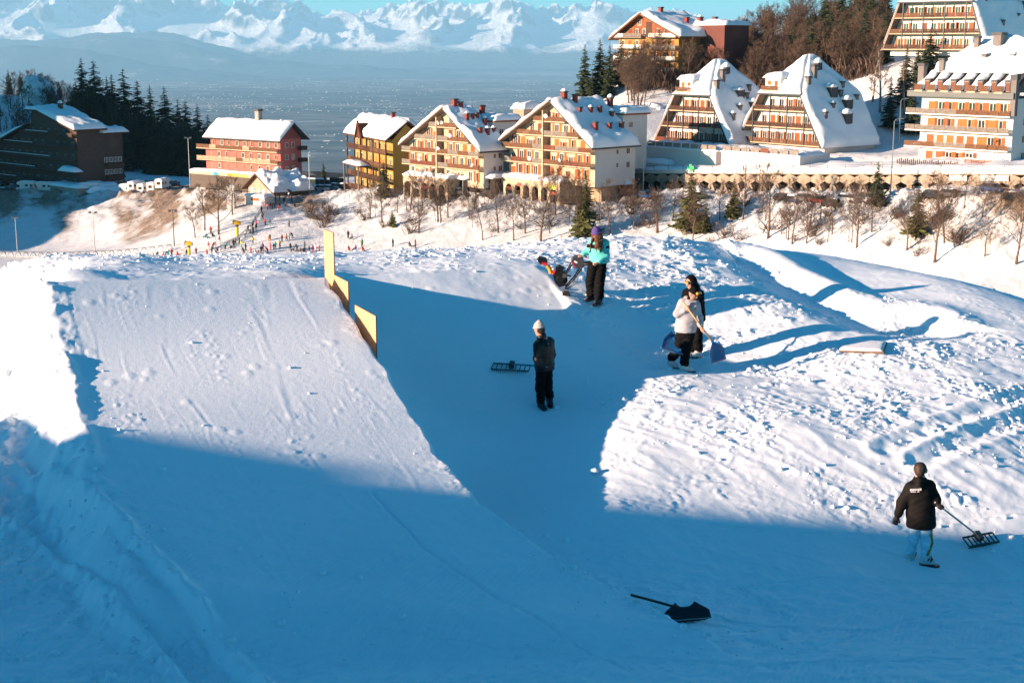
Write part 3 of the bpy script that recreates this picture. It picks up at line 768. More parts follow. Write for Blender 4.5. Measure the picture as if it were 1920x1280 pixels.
class Bld:
    """Building frame: local x along the front to the right, local y away from it, z up."""
    def __init__(self, name, label, px, py, d, phi, cat='building', group=None, z=None):
        p = at(px, py, d); self.p = p.copy()
        if z is not None: self.p.z = z
        self.phi = math.radians(phi)
        self.ex = Vector((math.cos(self.phi), -math.sin(self.phi), 0)); self.ey = Vector((math.sin(self.phi), math.cos(self.phi), 0))
        self.r = empty(name, self.p, -self.phi); tag(self.r, label, cat, group)
        self.rng = random.Random(px * 7 + py)
    def w(self, x, y, z): return self.p + self.ex * x + self.ey * y + Vector((0, 0, z))
    def solve(self, px, axis='x', x=0.0, y=0.0):
        lo, hi = 0.1, 140.0
        for _ in range(50):
            m = (lo + hi) / 2
            q = proj(self.w(x + (m if axis == 'x' else 0), y + (m if axis == 'y' else 0), 3))[0]
            if q < px: lo = m
            else: hi = m
        return lo
    def zat(self, py, x=0.0, y=0.0):
        """Local height at which (x, y) projects to picture row py."""
        q = self.w(x, y, 0); lo, hi = -30.0, 60.0
        for _ in range(50):
            m = (lo + hi) / 2
            if proj((q.x, q.y, q.z + m))[1] > py: lo = m
            else: hi = m
        return lo
    def part(self, name, mb, m, parent=None, smooth=False):
        return mb.build(name, m, parent or self.r, smooth=smooth)
    def box(self, name, m, x0, x1, y0, y1, z0, z1, parent=None):
        return piece(name, m, parent or self.r, ((x0 + x1) / 2, (y0 + y1) / 2, z0), (x1 - x0, y1 - y0, z1 - z0))
    # --- window with pane and shutters, set in the wall plane y = yf (front) or x = xf (right side)
    def win(self, x, z, w=1.0, h=1.3, yf=0.0, mode=None, sh=None, frame=None):
        rg = self.rng; mode = mode if mode is not None else rg.choice(['open', 'open', 'closed', 'half', 'bare'])
        sh = sh or rg.choice([SH_O, SH_O, SH_B, SH_Y]); frame = frame or FRAMEW
        o = link('window', window_mesh(frame), self.r, (x, yf, z)); o.scale = (w, 1, h)
        piece('pane', GLASS, o, (0, -0.012, 0.07), (0.86, 0.02, 0.86))
        if mode == 'closed':
            piece('shutter', sh, o, (-0.25, -0.06, 0.02), (0.48, 0.05, 0.96)); piece('shutter', sh, o, (0.25, -0.06, 0.02), (0.48, 0.05, 0.96))
        elif mode in ('open', 'half'):
            piece('shutter', sh, o, (-0.78, -0.05, 0.0), (0.5, 0.06, 1.0))
            piece('shutter', sh, o, (0.78, -0.05, 0.0), (0.5, 0.06, 1.0)) if mode == 'open' else piece('shutter', sh, o, (0.25, -0.06, 0.02), (0.48, 0.05, 0.96))
        return o
    def side_win(self, y, z, xf, w=0.9, h=1.2, m=None, frame=None):
        o = link('window', window_mesh(frame or FRAMEW), self.r, (xf, y, z), (0, 0, math.pi / 2)); o.scale = (w, 1, h)
        piece('pane', m or GLASS, o, (0, -0.012, 0.07), (0.86, 0.02, 0.86))
        return o
    # --- balcony: slab with railing panels
    def balcony(self, x0, x1, z, yf=0.0, dep=1.5, slab=None, rails=None, seg=3.2, h=0.95, th=0.22):
        s = self.box('balcony', slab or CREAM, x0, x1, yf - dep, yf - 0.003, z - th, z)
        n = max(1, round((x1 - x0) / seg)); L = (x1 - x0) / n
        rails = rails or [WOODB, WOODG, WOODB, WOODG, SH_B]
        cur = self.rng.choice(rails)
        for i in range(n):
            if self.rng.random() < 0.55: cur = self.rng.choice(rails)
            o = link('railing', rail_mesh(cur), s)
            o.scale = ((L - 0.06) / (x1 - x0), 1 / (dep - 0.003), h / th)
            o.location = ((x0 + L * (i + 0.5) - (x0 + x1) / 2) / (x1 - x0), -0.5 + 0.05 / dep, 1.0)
        return s
    def chimney(self, x, y, z, h=1.6, w=0.8, m=None, snow=True):
        o = piece('chimney', m or REDP, self.r, (x, y, z), (w, w, h))
        cap = piece('cap', SLATE, o, (0, 0, 1.0), (1.3, 1.3, 0.14))
        if snow and self.rng.random() < .5: link('snow_cap', blob_mesh(RSNOW), o, (0, 0, 1.12)).scale = (0.66, 0.66, 0.30)
        return o
    def dish(self, x, y, z, r=0.5):
        o = link('satellite_dish', dish_mesh(), self.r, (x, y, z), (0.3, 0, self.rng.uniform(-0.5, 0.9))); o.scale = (r, r, r); return o
    def snow(self, rows, th, parent=None, name='snow_cover', seed=0, edge=0.8, rough=0.35, up=None):
        return snow_on(rows, th, self.r if parent is None else parent, name, seed, edge, rough, up)

_CACHE = {}
def window_mesh(m):
    k = 'win' + m.name
    if k not in _CACHE:
        b = MB()
        for (x0, x1, z0, z1) in [(-.5, -.43, 0, 1), (.43, .5, 0, 1), (-.43, .43, 0, .06), (-.43, .43, .94, 1)]: b.box(x0, x1, -0.05, 0.06, z0, z1)
        b.box(-.03, .03, -0.04, 0.0, .06, .94)
        _CACHE[k] = b.mesh('window', m)
    return _CACHE[k]
def rail_mesh(m):
    k = 'rail' + m.name
    if k not in _CACHE:
        b = MB(); n = 13
        for i in range(n): b.box(-.5 + (i + .1) / n, -.5 + (i + .86) / n, -.02, .02, .08, .95)
        b.box(-.5, .5, -.05, .05, .93, 1.0); b.box(-.5, .5, -.045, .045, .10, .16)
        _CACHE[k] = b.mesh('railing', m)
    return _CACHE[k]
def blob_mesh(m):
    k = 'blob' + m.name
    if k not in _CACHE:
        bm = bmesh.new(); bmesh.ops.create_icosphere(bm, subdivisions=2, radius=1.0)
        for v in bm.verts:
            v.co.z = max(v.co.z, -0.15); v.co *= 1 + 0.12 * math.sin(5 * v.co.x + 3 * v.co.y)
        me = bpy.data.meshes.new('snow_cap'); bm.to_mesh(me); bm.free(); me.materials.append(m)
        me.polygons.foreach_set('use_smooth', [True] * len(me.polygons)); _CACHE[k] = me
    return _CACHE[k]
def dish_mesh():
    if 'dish' not in _CACHE:
        b = MB(); n = 12; rings = []
        for r, d in ((0.001, 0.22), (.5, .16), (1.0, 0.0)): rings.append([(r * math.cos(2 * math.pi * k / n), d, r * math.sin(2 * math.pi * k / n)) for k in range(n + 1)])
        b.sheet(rings); b.tube([(0, .2, 0), (0, .7, -.4)], .06, 4)
        _CACHE['dish'] = b.mesh('satellite_dish', DISH, smooth=True, fix=False)
    return _CACHE['dish']

def snow_on(rows, th, parent, name='snow_cover', seed=0, edge=0.8, rough=0.35, up=None):
    """Thick settled snow over a patch given as rows of points; rounded rims, uneven top."""
    P = np.array([[tuple(q) for q in r] for r in rows], float)
    R, C, _ = P.shape
    def lens(axis):
        d = np.linalg.norm(np.diff(P, axis=axis), axis=2); s = np.cumsum(d, axis=axis)
        s = np.concatenate([np.zeros((1, C)) if axis == 0 else np.zeros((R, 1)), s], axis); tot = s.take([-1], axis=axis)
        return np.minimum(s, tot - s)
    e = np.minimum(lens(0), lens(1))
    if up is None:
        n = np.cross(P[0, -1] - P[0, 0], P[-1, 0] - P[0, 0]); nn = np.linalg.norm(n)
        if nn < 1e-6: n = np.cross(P[0, -1] - P[0, 0], P[-1, C // 2] - P[0, 0]); nn = np.linalg.norm(n)
        n = n / nn
        if n[2] < 0: n = -n
        n = n * 0.5 + np.array([0, 0, 0.5])
    else: n = np.array(up, float)
    h = th * np.sqrt(np.clip(1 - (1 - np.clip(e / edge, 0, 1)) ** 2, 0, 1))
    nz = fbm(P[..., 0] * 0.28 + seed * 7.1, (P[..., 1] + P[..., 2]) * 0.28, 700 + seed, 3)
    nz2 = fbm(P[..., 0] * 0.9 + seed * 3.1, (P[..., 1] + P[..., 2]) * 0.5, 720 + seed, 2)
    h = h * (1 + rough * nz * 1.2 + rough * 0.35 * nz2)
    T = P + n * (h[..., None] + 0.02); B = P - n * 0.05
    V = np.concatenate([T.reshape(-1, 3), B.reshape(-1, 3)])
    F = grid_faces(R, C); k = R * C
    ring = list(range(C)) + [i * C + C - 1 for i in range(1, R)] + [(R - 1) * C + j for j in range(C - 2, -1, -1)] + [i * C for i in range(R - 2, 0, -1)]
    S = np.array([(ring[i], ring[(i + 1) % len(ring)], ring[(i + 1) % len(ring)] + k, ring[i] + k) for i in range(len(ring))])
    me = np_mesh(name, V, np.concatenate([F, F[:, ::-1] + k, S]), RSNOW)
    bm = bmesh.new(); bm.from_mesh(me); bmesh.ops.recalc_face_normals(bm, faces=bm.faces[:]); bm.to_mesh(me); bm.free()
    me.polygons.foreach_set('use_smooth', [True] * len(me.polygons))
    return link(name, me, parent)

def quad_rows(a, b, c, d, nr=14, nc=18):
    """a-b first edge, d-c last edge."""
    a, b, c, d = map(Vector, (a, b, c, d))
    return [[(a.lerp(d, i / nr)).lerp(b.lerp(c, i / nr), j / nc) for j in range(nc + 1)] for i in range(nr + 1)]

# ---- chalet block with its gable towards the camera and stacked balconies
def gable_block(label, pxl, pyl, d, phi, pxr, pxback, pyapex, pyeave, split, seed, cname='apartment_building', floors=5, back_extra=0):
    B = Bld(cname, label, pxl, pyl, d, phi, group='alpine apartment buildings'); B.rng.seed(seed)
    W = B.solve(pxr); D = B.solve(pxback, 'y', W)
    zA = B.zat(pyapex, W * 0.56); zE = B.zat(pyeave, W)
    xa = W * 0.56; fl = (zA - 1.2) / floors
    def wid(z):                                 # front wall span at height z
        if z <= zE: return 0.0, W
        k = (z - zE) / (zA - zE); return xa * k, W - (W - xa) * k
    B.part('wall', MB().prism([(0, -1), (W, -1), (W, zE), (xa, zA), (0, zE)], 'y', 0, D), [CREAM])
    B.box('side_wall', WHITEW, W - 0.05, W + 0.06, 0.02, D, -1, zE - 0.2)
    xs = W * split
    B.box('party_wall', CREAM, xs - 0.14, xs + 0.14, -1.7, 0.1, -0.5, min(wid(0)[1], zE + (zA - zE) * min(1, xs / xa) * 0.92 if xs < xa else zA * .9))
    for k in range(floors):
        z = k * fl + 0.1
        x0, x1 = wid(z + 2.1)
        x0 += 0.3; x1 -= 0.3
        if x1 - x0 < 2: continue
        if k > 0:
            bx0, bx1 = wid(z + 0.4)
            for (p, q) in ((max(bx0 - (0.9 if z < zE else -1.0), -0.9), xs - 0.16), (xs + 0.16, bx1 + (0.2 if z < zE else -1.0))):
                if q - p > 1.2: B.balcony(p, q, z, 0, 1.5)
        x = x0 + 1.0
        while x < x1 - 0.7:
            if abs(x - xs) > 0.9:
                B.win(x, z + .12, 1.3, 2.2 if B.rng.random() < .75 else 1.6)
            x += B.rng.uniform(2.3, 2.7)
        if k > 0 and B.rng.random() < 0.9: B.dish(B.rng.uniform(x0 + 1, x1 - 1), -1.75, z + B.rng.uniform(0.8, 1.2), 0.48)
        if k > 0 and B.rng.random() < 0.7: B.dish(B.rng.uniform(x0 + 1, x1 - 1), -1.75, z + B.rng.uniform(0.8, 1.2), 0.42)
    # roof slabs with deep front overhang
    of, os_ = 2.2, 1.3
    sl = (zA - zE) / xa; sr = (zA - zE) / (W - xa)
    zl, zr = zE - os_ * sl, zE - os_ * sr
    rl = B.part('roof', MB().prism([(-os_, zl), (xa, zA), (xa, zA + 0.35), (-os_, zl + 0.35)], 'y', -of, D + 0.5), [SOFFIT])
    rr = B.part('roof', MB().prism([(xa, zA), (W + os_, zr), (W + os_, zr + 0.35), (xa, zA + 0.35)], 'y', -of, D + 0.5), [SLATE])
    B.snow(quad_rows((-os_, -of, zl + .36), (-os_, D + .5, zl + .36), (xa + .1, D + .5, zA + .36), (xa + .1, -of, zA + .36), 16, 18), 0.85, rl, seed=seed, edge=1.0)
    B.snow(quad_rows((W + os_, -of, zr + .36), (W + os_, D + .5, zr + .36), (xa - .1, D + .5, zA + .36), (xa - .1, -of, zA + .36), 16, 18), 0.95, rr, seed=seed + 1, edge=1.0, rough=.5)
    for (fx, fy, hh, ww) in [(0.10, .10, 1.9, 1.0), (0.15, .32, 1.7, .8), (.42, .18, 1.5, .7), (.42, .45, 1.4, .7), (.40, .7, 1.4, .7), (.78, .22, 1.6, .8), (.80, .55, 1.5, .75), (.80, .85, 1.5, .75), (.55, .85, 1.5, .7)]:
        x = xa + (W - xa) * fx; B.chimney(x, D * fy, zA - sr * (x - xa) + 0.35, hh + .3, ww)
    for (yy, zz, w_, h_) in [(.55, zE - 2.3, .7, 1.0), (.82, zE - 2.4, 1.1, 1.3), (.55, zE - 5.0, .7, 1.0), (.82, zE - 5.2, 1.1, 1.3)]:
        if zz > -0.5: B.side_win(D * yy, zz, W + 0.07, w_, h_, SH_B)
    return B, W, D, zA, zE

GA = gable_block('gabled cream apartment block behind the leftmost white shop arches, satellite dishes on every balcony', 768, 330, 322, 48, 906, 944, 203, 278, 0.46, 11)
GB = gable_block('gabled cream apartment block with red chimneys, right of the other gabled block', 955, 326, 306, 48, 1115, 1190, 190, 271, 0.47, 23)
for (B, W, D, zA, zE), lab in ((GA, 0), (GB, 1)):
    # low rear wing with snow roof rising behind the main roof
    z0 = zE * 0.2
    B.box('rear_wing', WHITEW, W * 0.50, W * 0.84, D + 0.6, D + 8, z0, zA - 3.0)
    B.box('rear_roof', BRICK, W * 0.48, W * .86, D + 0.55, D + 8.5, zA - 3.0, zA - 2.6)
    B.snow(quad_rows((W * .47, D + .5, zA - 2.58), (W * .87, D + .5, zA - 2.58), (W * .87, D + 8.6, zA - 2.58), (W * .47, D + 8.6, zA - 2.58)), 1.1, seed=40 + lab)
    B.chimney(W * 0.66, D + 1.5, zA - 2.4, 2.6, .9)
    B.side_win(D + 3, zA - 5.6, W * 0.84 + .02, 1.2, 1.2)

# ---- steep tent-roofed blocks
def tent_block(label, pxl, pyl, d, phi, pxr, pxback, pytopl, frac_top, zapex_f, seed, floors=4, dormers=True, group='tent-roofed apartment buildings'):
    B = Bld('apartment_building', label, pxl, pyl, d, phi, group=group); B.rng.seed(seed)
    W = B.solve(pxr); D = B.solve(pxback, 'y', W); hT = B.zat(pytopl, W * (1 - frac_top) / 2)
    w = W * frac_top; xl, xr = (W - w) / 2, (W + w) / 2; zA = hT * zapex_f; xc = W / 2
    side = (W - w) / 2 / hT
    rec = 2.3
    fl = hT / (floors - 1) if floors > 3 else hT / floors
    base = -fl if floors > 3 else 0
    # inner block (walls) behind the balconies
    zi = hT - 0.25
    B.part('wall', MB().prism([(0.7, 0), (W - 0.7, 0), (W - 0.7 - side * zi, zi), (0.7 + side * zi, zi)], 'y', rec, D - 0.4), [WHITEW])
    B.box('ground_floor', WHITEW, 1.2, W - 1.0, rec - 0.2, D - 0.5, base - 1.5, 0)
    # sloping side slabs
    for nm, sx, x0 in (('roof', 1, 0), ('roof', -1, W)):
        o = B.part(nm, MB().prism([(x0, -.3), (x0 + sx * side * hT, hT), (x0 + sx * (side * hT + .45), hT), (x0 + sx * .45, -.3)], 'y', 0, D), [SOFFIT if sx == 1 else SLATE])
        rows = []
        n = 22
        for i in range(n + 1):
            z = -0.3 + (zA + 0.3) * i / n
            y0 = 0 if z < hT else (z - hT) / (zA - hT) * D * 0.46; y1 = D - y0
            xx = x0 + sx * side * z if z < hT else (x0 + sx * side * hT) + (xc - (x0 + sx * side * hT)) * (z - hT) / (zA - hT)
            rows.append([(xx, y0 + (y1 - y0) * j / 22, z) for j in range(23)])
        off = (-sx * .55, 0, .5)
        B.snow(rows, 0.95, o, seed=seed + (sx > 0), edge=0.9, rough=.55, up=off)
    # front hip with snow and its dormer
    rows = [[Vector((xl - .3, -.2, hT)).lerp(Vector((xc, D * .46, zA)), i / 12).lerp(Vector((xr + .3, -.2, hT)).lerp(Vector((xc, D * .46, zA)), i / 12), j / 12) for j in range(13)] for i in range(13)]
    hip = B.part('front_roof', MB().add([(xl - .2, -.2, hT - .3), (xr + .2, -.2, hT - .3), (xc, D * .46, zA - .3), (xl - .2, -.2, hT), (xr + .2, -.2, hT), (xc, D * .46, zA)], [(0, 2, 1), (3, 4, 5), (0, 1, 4, 3), (1, 2, 5, 4), (2, 0, 3, 5)]), [SLATE])
    B.snow(rows, 0.8, hip, seed=seed + 3, edge=.7, up=(0, -.5, .6))
    if dormers:
        dw = w * 0.36
        dz = hT + 0.5; dm = B.box('dormer', WHITEW, xl + w * .10, xl + w * .10 + dw, 0.7, 5.0, dz, dz + 2.7)
        B.win(xl + w * .10 + dw * .28, dz + .2, .9, 1.9, .7, 'closed', SH_Y); B.win(xl + w * .10 + dw * .74, dz + .2, .9, 1.9, .7, 'closed', SH_O)
        B.snow(quad_rows((xl + w * .10 - .5, .2, dz + 2.7), (xl + w * .10 + dw + .5, .2, dz + 2.7), (xl + w * .10 + dw + .5, 5.2, dz + 2.7), (xl + w * .10 - .5, 5.2, dz + 2.7), 8, 8), 1.0, seed=seed + 5, edge=1.2)
        B.balcony(xl + w * .10 - .3, xl + w * .10 + dw + .3, dz + .1, .7, 1.1, rails=[WOODB])
    # balconies between the slabs, posts in front
    for k in range(floors):
        z = base + k * fl if floors > 3 else k * fl
        zz = max(z, 0)
        x0 = side * zz + .5; x1 = W - side * zz - .5
        if k > 0 or floors <= 3: B.balcony(x0 - .2, x1 + .2, z, rec, rec - .05, slab=CREAM, rails=[WOODD, WOODD, WOODD, SH_B, WOODB], seg=3.3)
        xw0 = side * max(z + 2, 0) + 1.6; xw1 = W - side * max(z + 2, 0) - 1.6
        n = max(2, int((xw1 - xw0) / 2.2))
        for i in range(n):
            B.win(xw0 + (xw1 - xw0) * (i + .5) / n, z + .12, 1.3, 2.2, rec - (0.21 if k == 0 and floors > 3 else 0))
    npost = 5
    for i in range(1, npost):
        x = W * i / npost; zt = min(hT, (min(x, W - x) - .2) / side)
        if zt > 1: B.box('post', METALD, x - .10, x + .10, -.12, .10, base * 0.0, zt)
    for (fz, fy, hh, ww, kind) in [(.80, .42, 2.6, 1.0, 1), (.62, .12, 2.6, .9, 0), (.72, .26, 3.0, .9, 0), (.55, .50, 2.2, 1.6, 1), (.50, .62, 2.0, .8, 0), (.36, .40, 2.0, .8, 0), (.40, .66, 2.4, 1.6, 1), (.27, .22, 2.0, .8, 0), (.24, .55, 2.6, 1.6, 1), (.45, .86, 1.9, .8, 0), (.60, .74, 1.9, .8, 0)]:
        z = zA * fz
        x = W - side * z if z < hT else W - side * hT - (W - side * hT - xc) * (z - hT) / (zA - hT)
        y = D * fy if z < hT else (z - hT) / (zA - hT) * D * .46 + (D - 2 * (z - hT) / (zA - hT) * D * .46) * fy
        if kind == 0: B.chimney(x + .1, y, z - .4, hh, ww, mat('chimney_grey', (.16, .14, .13), .8))
        else:
            o = piece('roof_dormer', SLATE, B.r, (x + .2, y, z - .6), (ww * 1.1, ww * 1.3, hh)); link('snow_cap', blob_mesh(RSNOW), o, (0, 0, 1.0)).scale = (.72, .72, .38)
    return B, W, D, hT, zA

T1 = tent_block('left of the twin tent-roofed apartment blocks, with dark balconies and snowy dormer', 1224, 263, 326, 53, 1369, 1470, 176, 0.46, 1.72, 31)
T2 = tent_block('right of the twin tent-roofed apartment blocks, long snowy roof running down right', 1380, 247 + 16, 312, 54, 1541, 1652, 174, 0.48, 1.78, 37)
T3 = tent_block('dark balconied apartment block high on the slope behind tall spruces, snow roof sliding right', 1652, 92, 332, 45, 1850, 2020, 4, 0.70, 1.6, 43, floors=3, dormers=False)

# ---- big block on the right with a row of roof balconies
B = Bld('apartment_building', 'big white apartment block with orange shutters and a row of dormer balconies under its roof', 1722, 303, 272, 48, group='alpine apartment buildings'); B.rng.seed(51)
W = B.solve(1896); D = 16.0; zE = B.zat(186, W); fl = zE / 4.0
B.box('wall', WHITEW, 0, W, 0, D, -1.5, zE)
for k in range(4):
    z = k * fl
    if k: B.balcony(-2.4, W + 0.1, z, 0, 1.6, slab=WHITEW, rails=[WOODB, WOODB, WOODG], seg=2.2)
    n = 8
    for i in range(n):
        if k == 0 and i > 4: continue
        B.win(1.2 + (W - 2.2) * (i + .5) / n, z + .15, 1.5, 2.1, 0, sh=B.rng.choice([SH_O, SH_O, SH_B, SH_Y]), mode=B.rng.choice(['closed', 'closed', 'half', 'open']))
band = B.box('fascia', mat('fascia_grey', (.13, .135, .13), .7), -2.2, W + .6, -1.7, .5, zE, zE + 1.1)
zr = B.zat(74, W * .75, 9)
roof = B.part('roof', MB().add([(-2.0, -1.2, zE + 1.1), (W + .5, -1.2, zE + 1.1), (W + 1.5, D * .6, zr), (7, D * .6, zr), (-2.0, D + 1, zE + 1.1), (W + .5, D + 1, zE + 1.1)], [(0, 1, 2, 3), (3, 2, 5, 4), (0, 3, 4), (1, 5, 2), (0, 4, 5, 1)]), [SLATE])
B.snow(quad_rows((0.6, 1.5, zE + 1.1 + 3.4), (W + .4, 1.5, zE + 1.1 + 3.4), (W + 1.5, D * .6, zr), (7, D * .6, zr), 16, 24), 1.3, roof, seed=52, edge=1.2, rough=.4)
B.snow(quad_rows((-2.0, -.6, zE + 1.2), (7, D * .6, zr), (7.2, D * .6, zr), (-2.0, D, zE + 1.2), 8, 10), .8, roof, seed=53)
for i in range(7):
    x = -0.6 + i * (W + .2) / 7.0
    dm = B.box('dormer_wall', SLATE, x + 1.5, x + 2.7, -1.0, 3.0, zE + 1.1, zE + 3.3)
    B.balcony(x - .1, x + 1.6, zE + 1.15, -1.1, .7, rails=[WOODB], seg=2, h=1.15)
    B.win(x + 2.1, zE + 1.3, .9, 1.6, -1.0, 'closed', SH_B)
    B.snow(quad_rows((x + .0, -1.6, zE + 1.2), (x + 1.6, -1.6, zE + 1.2), (x + 2.6, 2.2, zE + 4.4), (x + 1.0, 2.2, zE + 4.4), 8, 6), 1.0, seed=54 + i, edge=.7)
for (x, y, z, h, w_) in [(3.0, 1.5, zE + 4.5, 2.2, 1.0), (W * .60, 6.5, zr - 2.4, 3.2, 1.6), (W * .4, 5.5, zr - 2.2, 2.4, .9), (W * .55, 3.6, zE + 6, 1.6, .8), (W * .85, 3.6, zE + 6, 1.6, .8), (-.6, .6, zE + 2, 3.6, 1.2), (W + .3, -.8, zE - 3, 6.4, 1.0)]:
    B.chimney(x, y, z, h, w_, mat('chimney_grey', (.16, .14, .13), .8), snow=w_ < 1.1)
for k in range(3): B.side_win(4, 1.2 + k * fl, W + .02, 1.2, 1.4, SH_B); B.side_win(9, 1.2 + k * fl, W + .02, 1.2, 1.4, SH_B)

# ---- hotel on the hill in front of the sky
B = Bld('hillside_hotel', 'red and yellow gabled hotel on the hilltop behind spruces', 1160, 126, 374, 50, cat='hotel'); B.rng.seed(61)
W = B.solve(1272); D = B.solve(1345, 'y', W); zA = B.zat(28, W * .42); zE = B.zat(66, W); zM = B.zat(70, W * .5)
xa = W * .42
B.box('wall', YELLOW, 0, W, 0, D, -4, zM)
B.part('gable_wall', MB().prism([(0, zM), (W, zM), (W, zE), (xa, zA), (0, zE * .98)], 'y', 0, D), [BRICK])
B.box('dark_strip', WOODD, W * .46, W * .56, -.03, .1, zM, zA - 1.8)  # dark timber strip standing slightly proud of the wall, nothing cut in
for k, z in enumerate([zM - 8.4, zM - 5.6, zM - 2.8, zM]):
    B.balcony(-.6, W * .44, z, 0, 1.4, rails=[WOODG, FRAMEW], slab=WOODG); B.balcony(W * .56, W + .2, z, 0, 1.4, rails=[WOODG, FRAMEW], slab=WOODG)
    for i in range(8):
        x = W * (i + .6) / 8.4
        if not (W * .45 < x < W * .57): B.win(x, z + .3, 1.0, 1.8, 0, sh=SH_O if k < 3 else SH_B)
B.win(xa - 1.5, zM + 2.9, 1.2, 1.5, 0, 'open', SH_O)
sl = (zA - zE) / xa; sr = (zA - zE) / (W - xa)
rl = B.part('roof', MB().prism([(-2.2, zE - 2.2 * sl), (xa, zA), (xa, zA + .5), (-2.2, zE - 2.2 * sl + .5)], 'y', -1.8, D), [WOODB]); rr = B.part('roof', MB().prism([(xa, zA), (W + 2, zE - 2 * sr), (W + 2, zE - 2 * sr + .5), (xa, zA + .5)], 'y', -1.8, D), [WOODB])
B.snow(quad_rows((-2.2, -1.8, zE - 2.2 * sl + .5), (-2.2, D, zE - 2.2 * sl + .5), (xa + .1, D, zA + .5), (xa + .1, -1.8, zA + .5)), .9, rl, seed=62)
B.snow(quad_rows((W + 2, -1.8, zE - 2 * sr + .5), (W + 2, D, zE - 2 * sr + .5), (xa - .1, D, zA + .5), (xa - .1, -1.8, zA + .5)), 1.0, rr, seed=63)
B.box('wing', mat('wall_dark_red', (.13, .045, .035), .85), W * .9, W * .9 + 10, D * .55, D * .55 + 9, -4, zE + 2.4); B.snow(quad_rows((W * .88, D * .52, zE + 2.4), (W * .9 + 10.5, D * .52, zE + 2.4), (W * .9 + 10.5, D * .55 + 9.5, zE + 2.4), (W * .88, D * .55 + 9.5, zE + 2.4)), 1.1, seed=64)
for i, (fx, fy) in enumerate([(.5, .3), (.8, .5), (.9, .7), (.95, .6), (1.1, .75)]): B.chimney(W * fx, D * fy, zE + 2.2 + (2.5 if fx < .6 else 0), 2.0, .9)

# ---- pink hotel
B = Bld('pink_hotel', 'pink hotel with snowy saddle roof and two long balconies', 386, 334, 372, 36, cat='hotel'); B.rng.seed(71)
W = B.solve(527); D = B.solve(566, 'y', W); x0 = B.solve(397); zE = B.zat(262, W); zR = B.zat(229, W * .6, D * .5); fl = (zE - 1.0) / 3.4
B.box('wall', PINK, x0, W, 0, D, -1, zE); B.box('lower_wall', PINK, 0.0, x0 - .003, .4, D, -1, zE - fl * .9)
B.part('gable_wall', MB().add([(W - .2, 0, zE), (W, 0, zE), (W, D, zE), (W - .2, D, zE), (W - .2, D / 2, zR - .2), (W, D / 2, zR - .2)], [(0, 1, 5, 4), (1, 2, 5), (2, 3, 4, 5), (3, 0, 4), (0, 3, 2, 1)]), [mat('wall_pink_shaded', (.24, .07, .06), .85)])  # right gable in a darker copy of the pink, its shade put into the colour
for k in range(3):
    z = zE - (k + 1) * fl + .2
    n = 9
    for i in range(n):
        x = (x0 if k == 0 else 1.0) + (W - (x0 if k == 0 else 1.0)) * (i + .5) / n
        B.win(x, z + .55, 1.0, 1.35, 0 if x > x0 + .6 else .4, B.rng.choice(['open', 'open', 'half', 'closed']), mat('shutter_dull', (.30, .115, .06), .7))
    if k: 
        s = B.balcony(-1.4, W + .3, z + fl - .25, 0.0, 1.6, slab=CREAM, rails=[WOODB, mat('wood_pale', (.45, .30, .2), .75)], seg=2.4)
    for yy in (.3, .6): B.side_win(D * yy, z + .5, W + .02, 1.0, 1.4)
for k in (1, 2): B.box('rear_balcony', WOODD, W + .02, W + 1.2, D * .82, D + 1.0, zE - k * fl, zE - k * fl + 1.0)
of = 1.6
for nm, sy in (('roof', 0), ('roof', 1)):
    ya, yb = (-of, D / 2) if sy == 0 else (D + of, D / 2)
    o = B.part(nm, MB().add([(x0 - 1.3, ya, zE - .5), (W + 1.5, ya, zE - .5), (W + 1.5, yb, zR), (x0 - 1.3, yb, zR), (x0 - 1.3, ya, zE - .2), (W + 1.5, ya, zE - .2), (W + 1.5, yb, zR + .3), (x0 - 1.3, yb, zR + .3)], [(0, 1, 2, 3), (4, 5, 6, 7), (0, 1, 5, 4), (1, 2, 6, 5), (2, 3, 7, 6), (3, 0, 4, 7)]), [SLATE])
    B.snow(quad_rows((x0 - 1.3, ya, zE - .18), (W + 1.5, ya, zE - .18), (W + 1.5, yb, zR + .32), (x0 - 1.3, yb, zR + .32), 14, 26), .9, o, seed=72 + sy, edge=1.1, rough=.2)
c = B.chimney(W * .62, D * .42, zR - .6, 3.4, 1.3, mat('chimney_stone', (.30, .27, .24), .9)); B.chimney(W * .93, D * .35, zR - 1.8, 2.0, .5)
B.box('shop_front', mat('shop_dark', (.10, .075, .06), .8), -3.2, W + .2, -2.4, 0.4, -2.2, 1.2); B.snow(quad_rows((-3.4, -2.6, 2.2), (W + .3, -2.6, 2.2), (W + .3, -.1, 2.2), (-3.4, -.1, 2.2), 6, 24), .45, seed=75, edge=.4)
B.box('shop_sign_board', mat('sign_beige', (.52, .38, .27), .8), -3.3, W + .2, -2.55, -2.43, 1.25, 2.15)
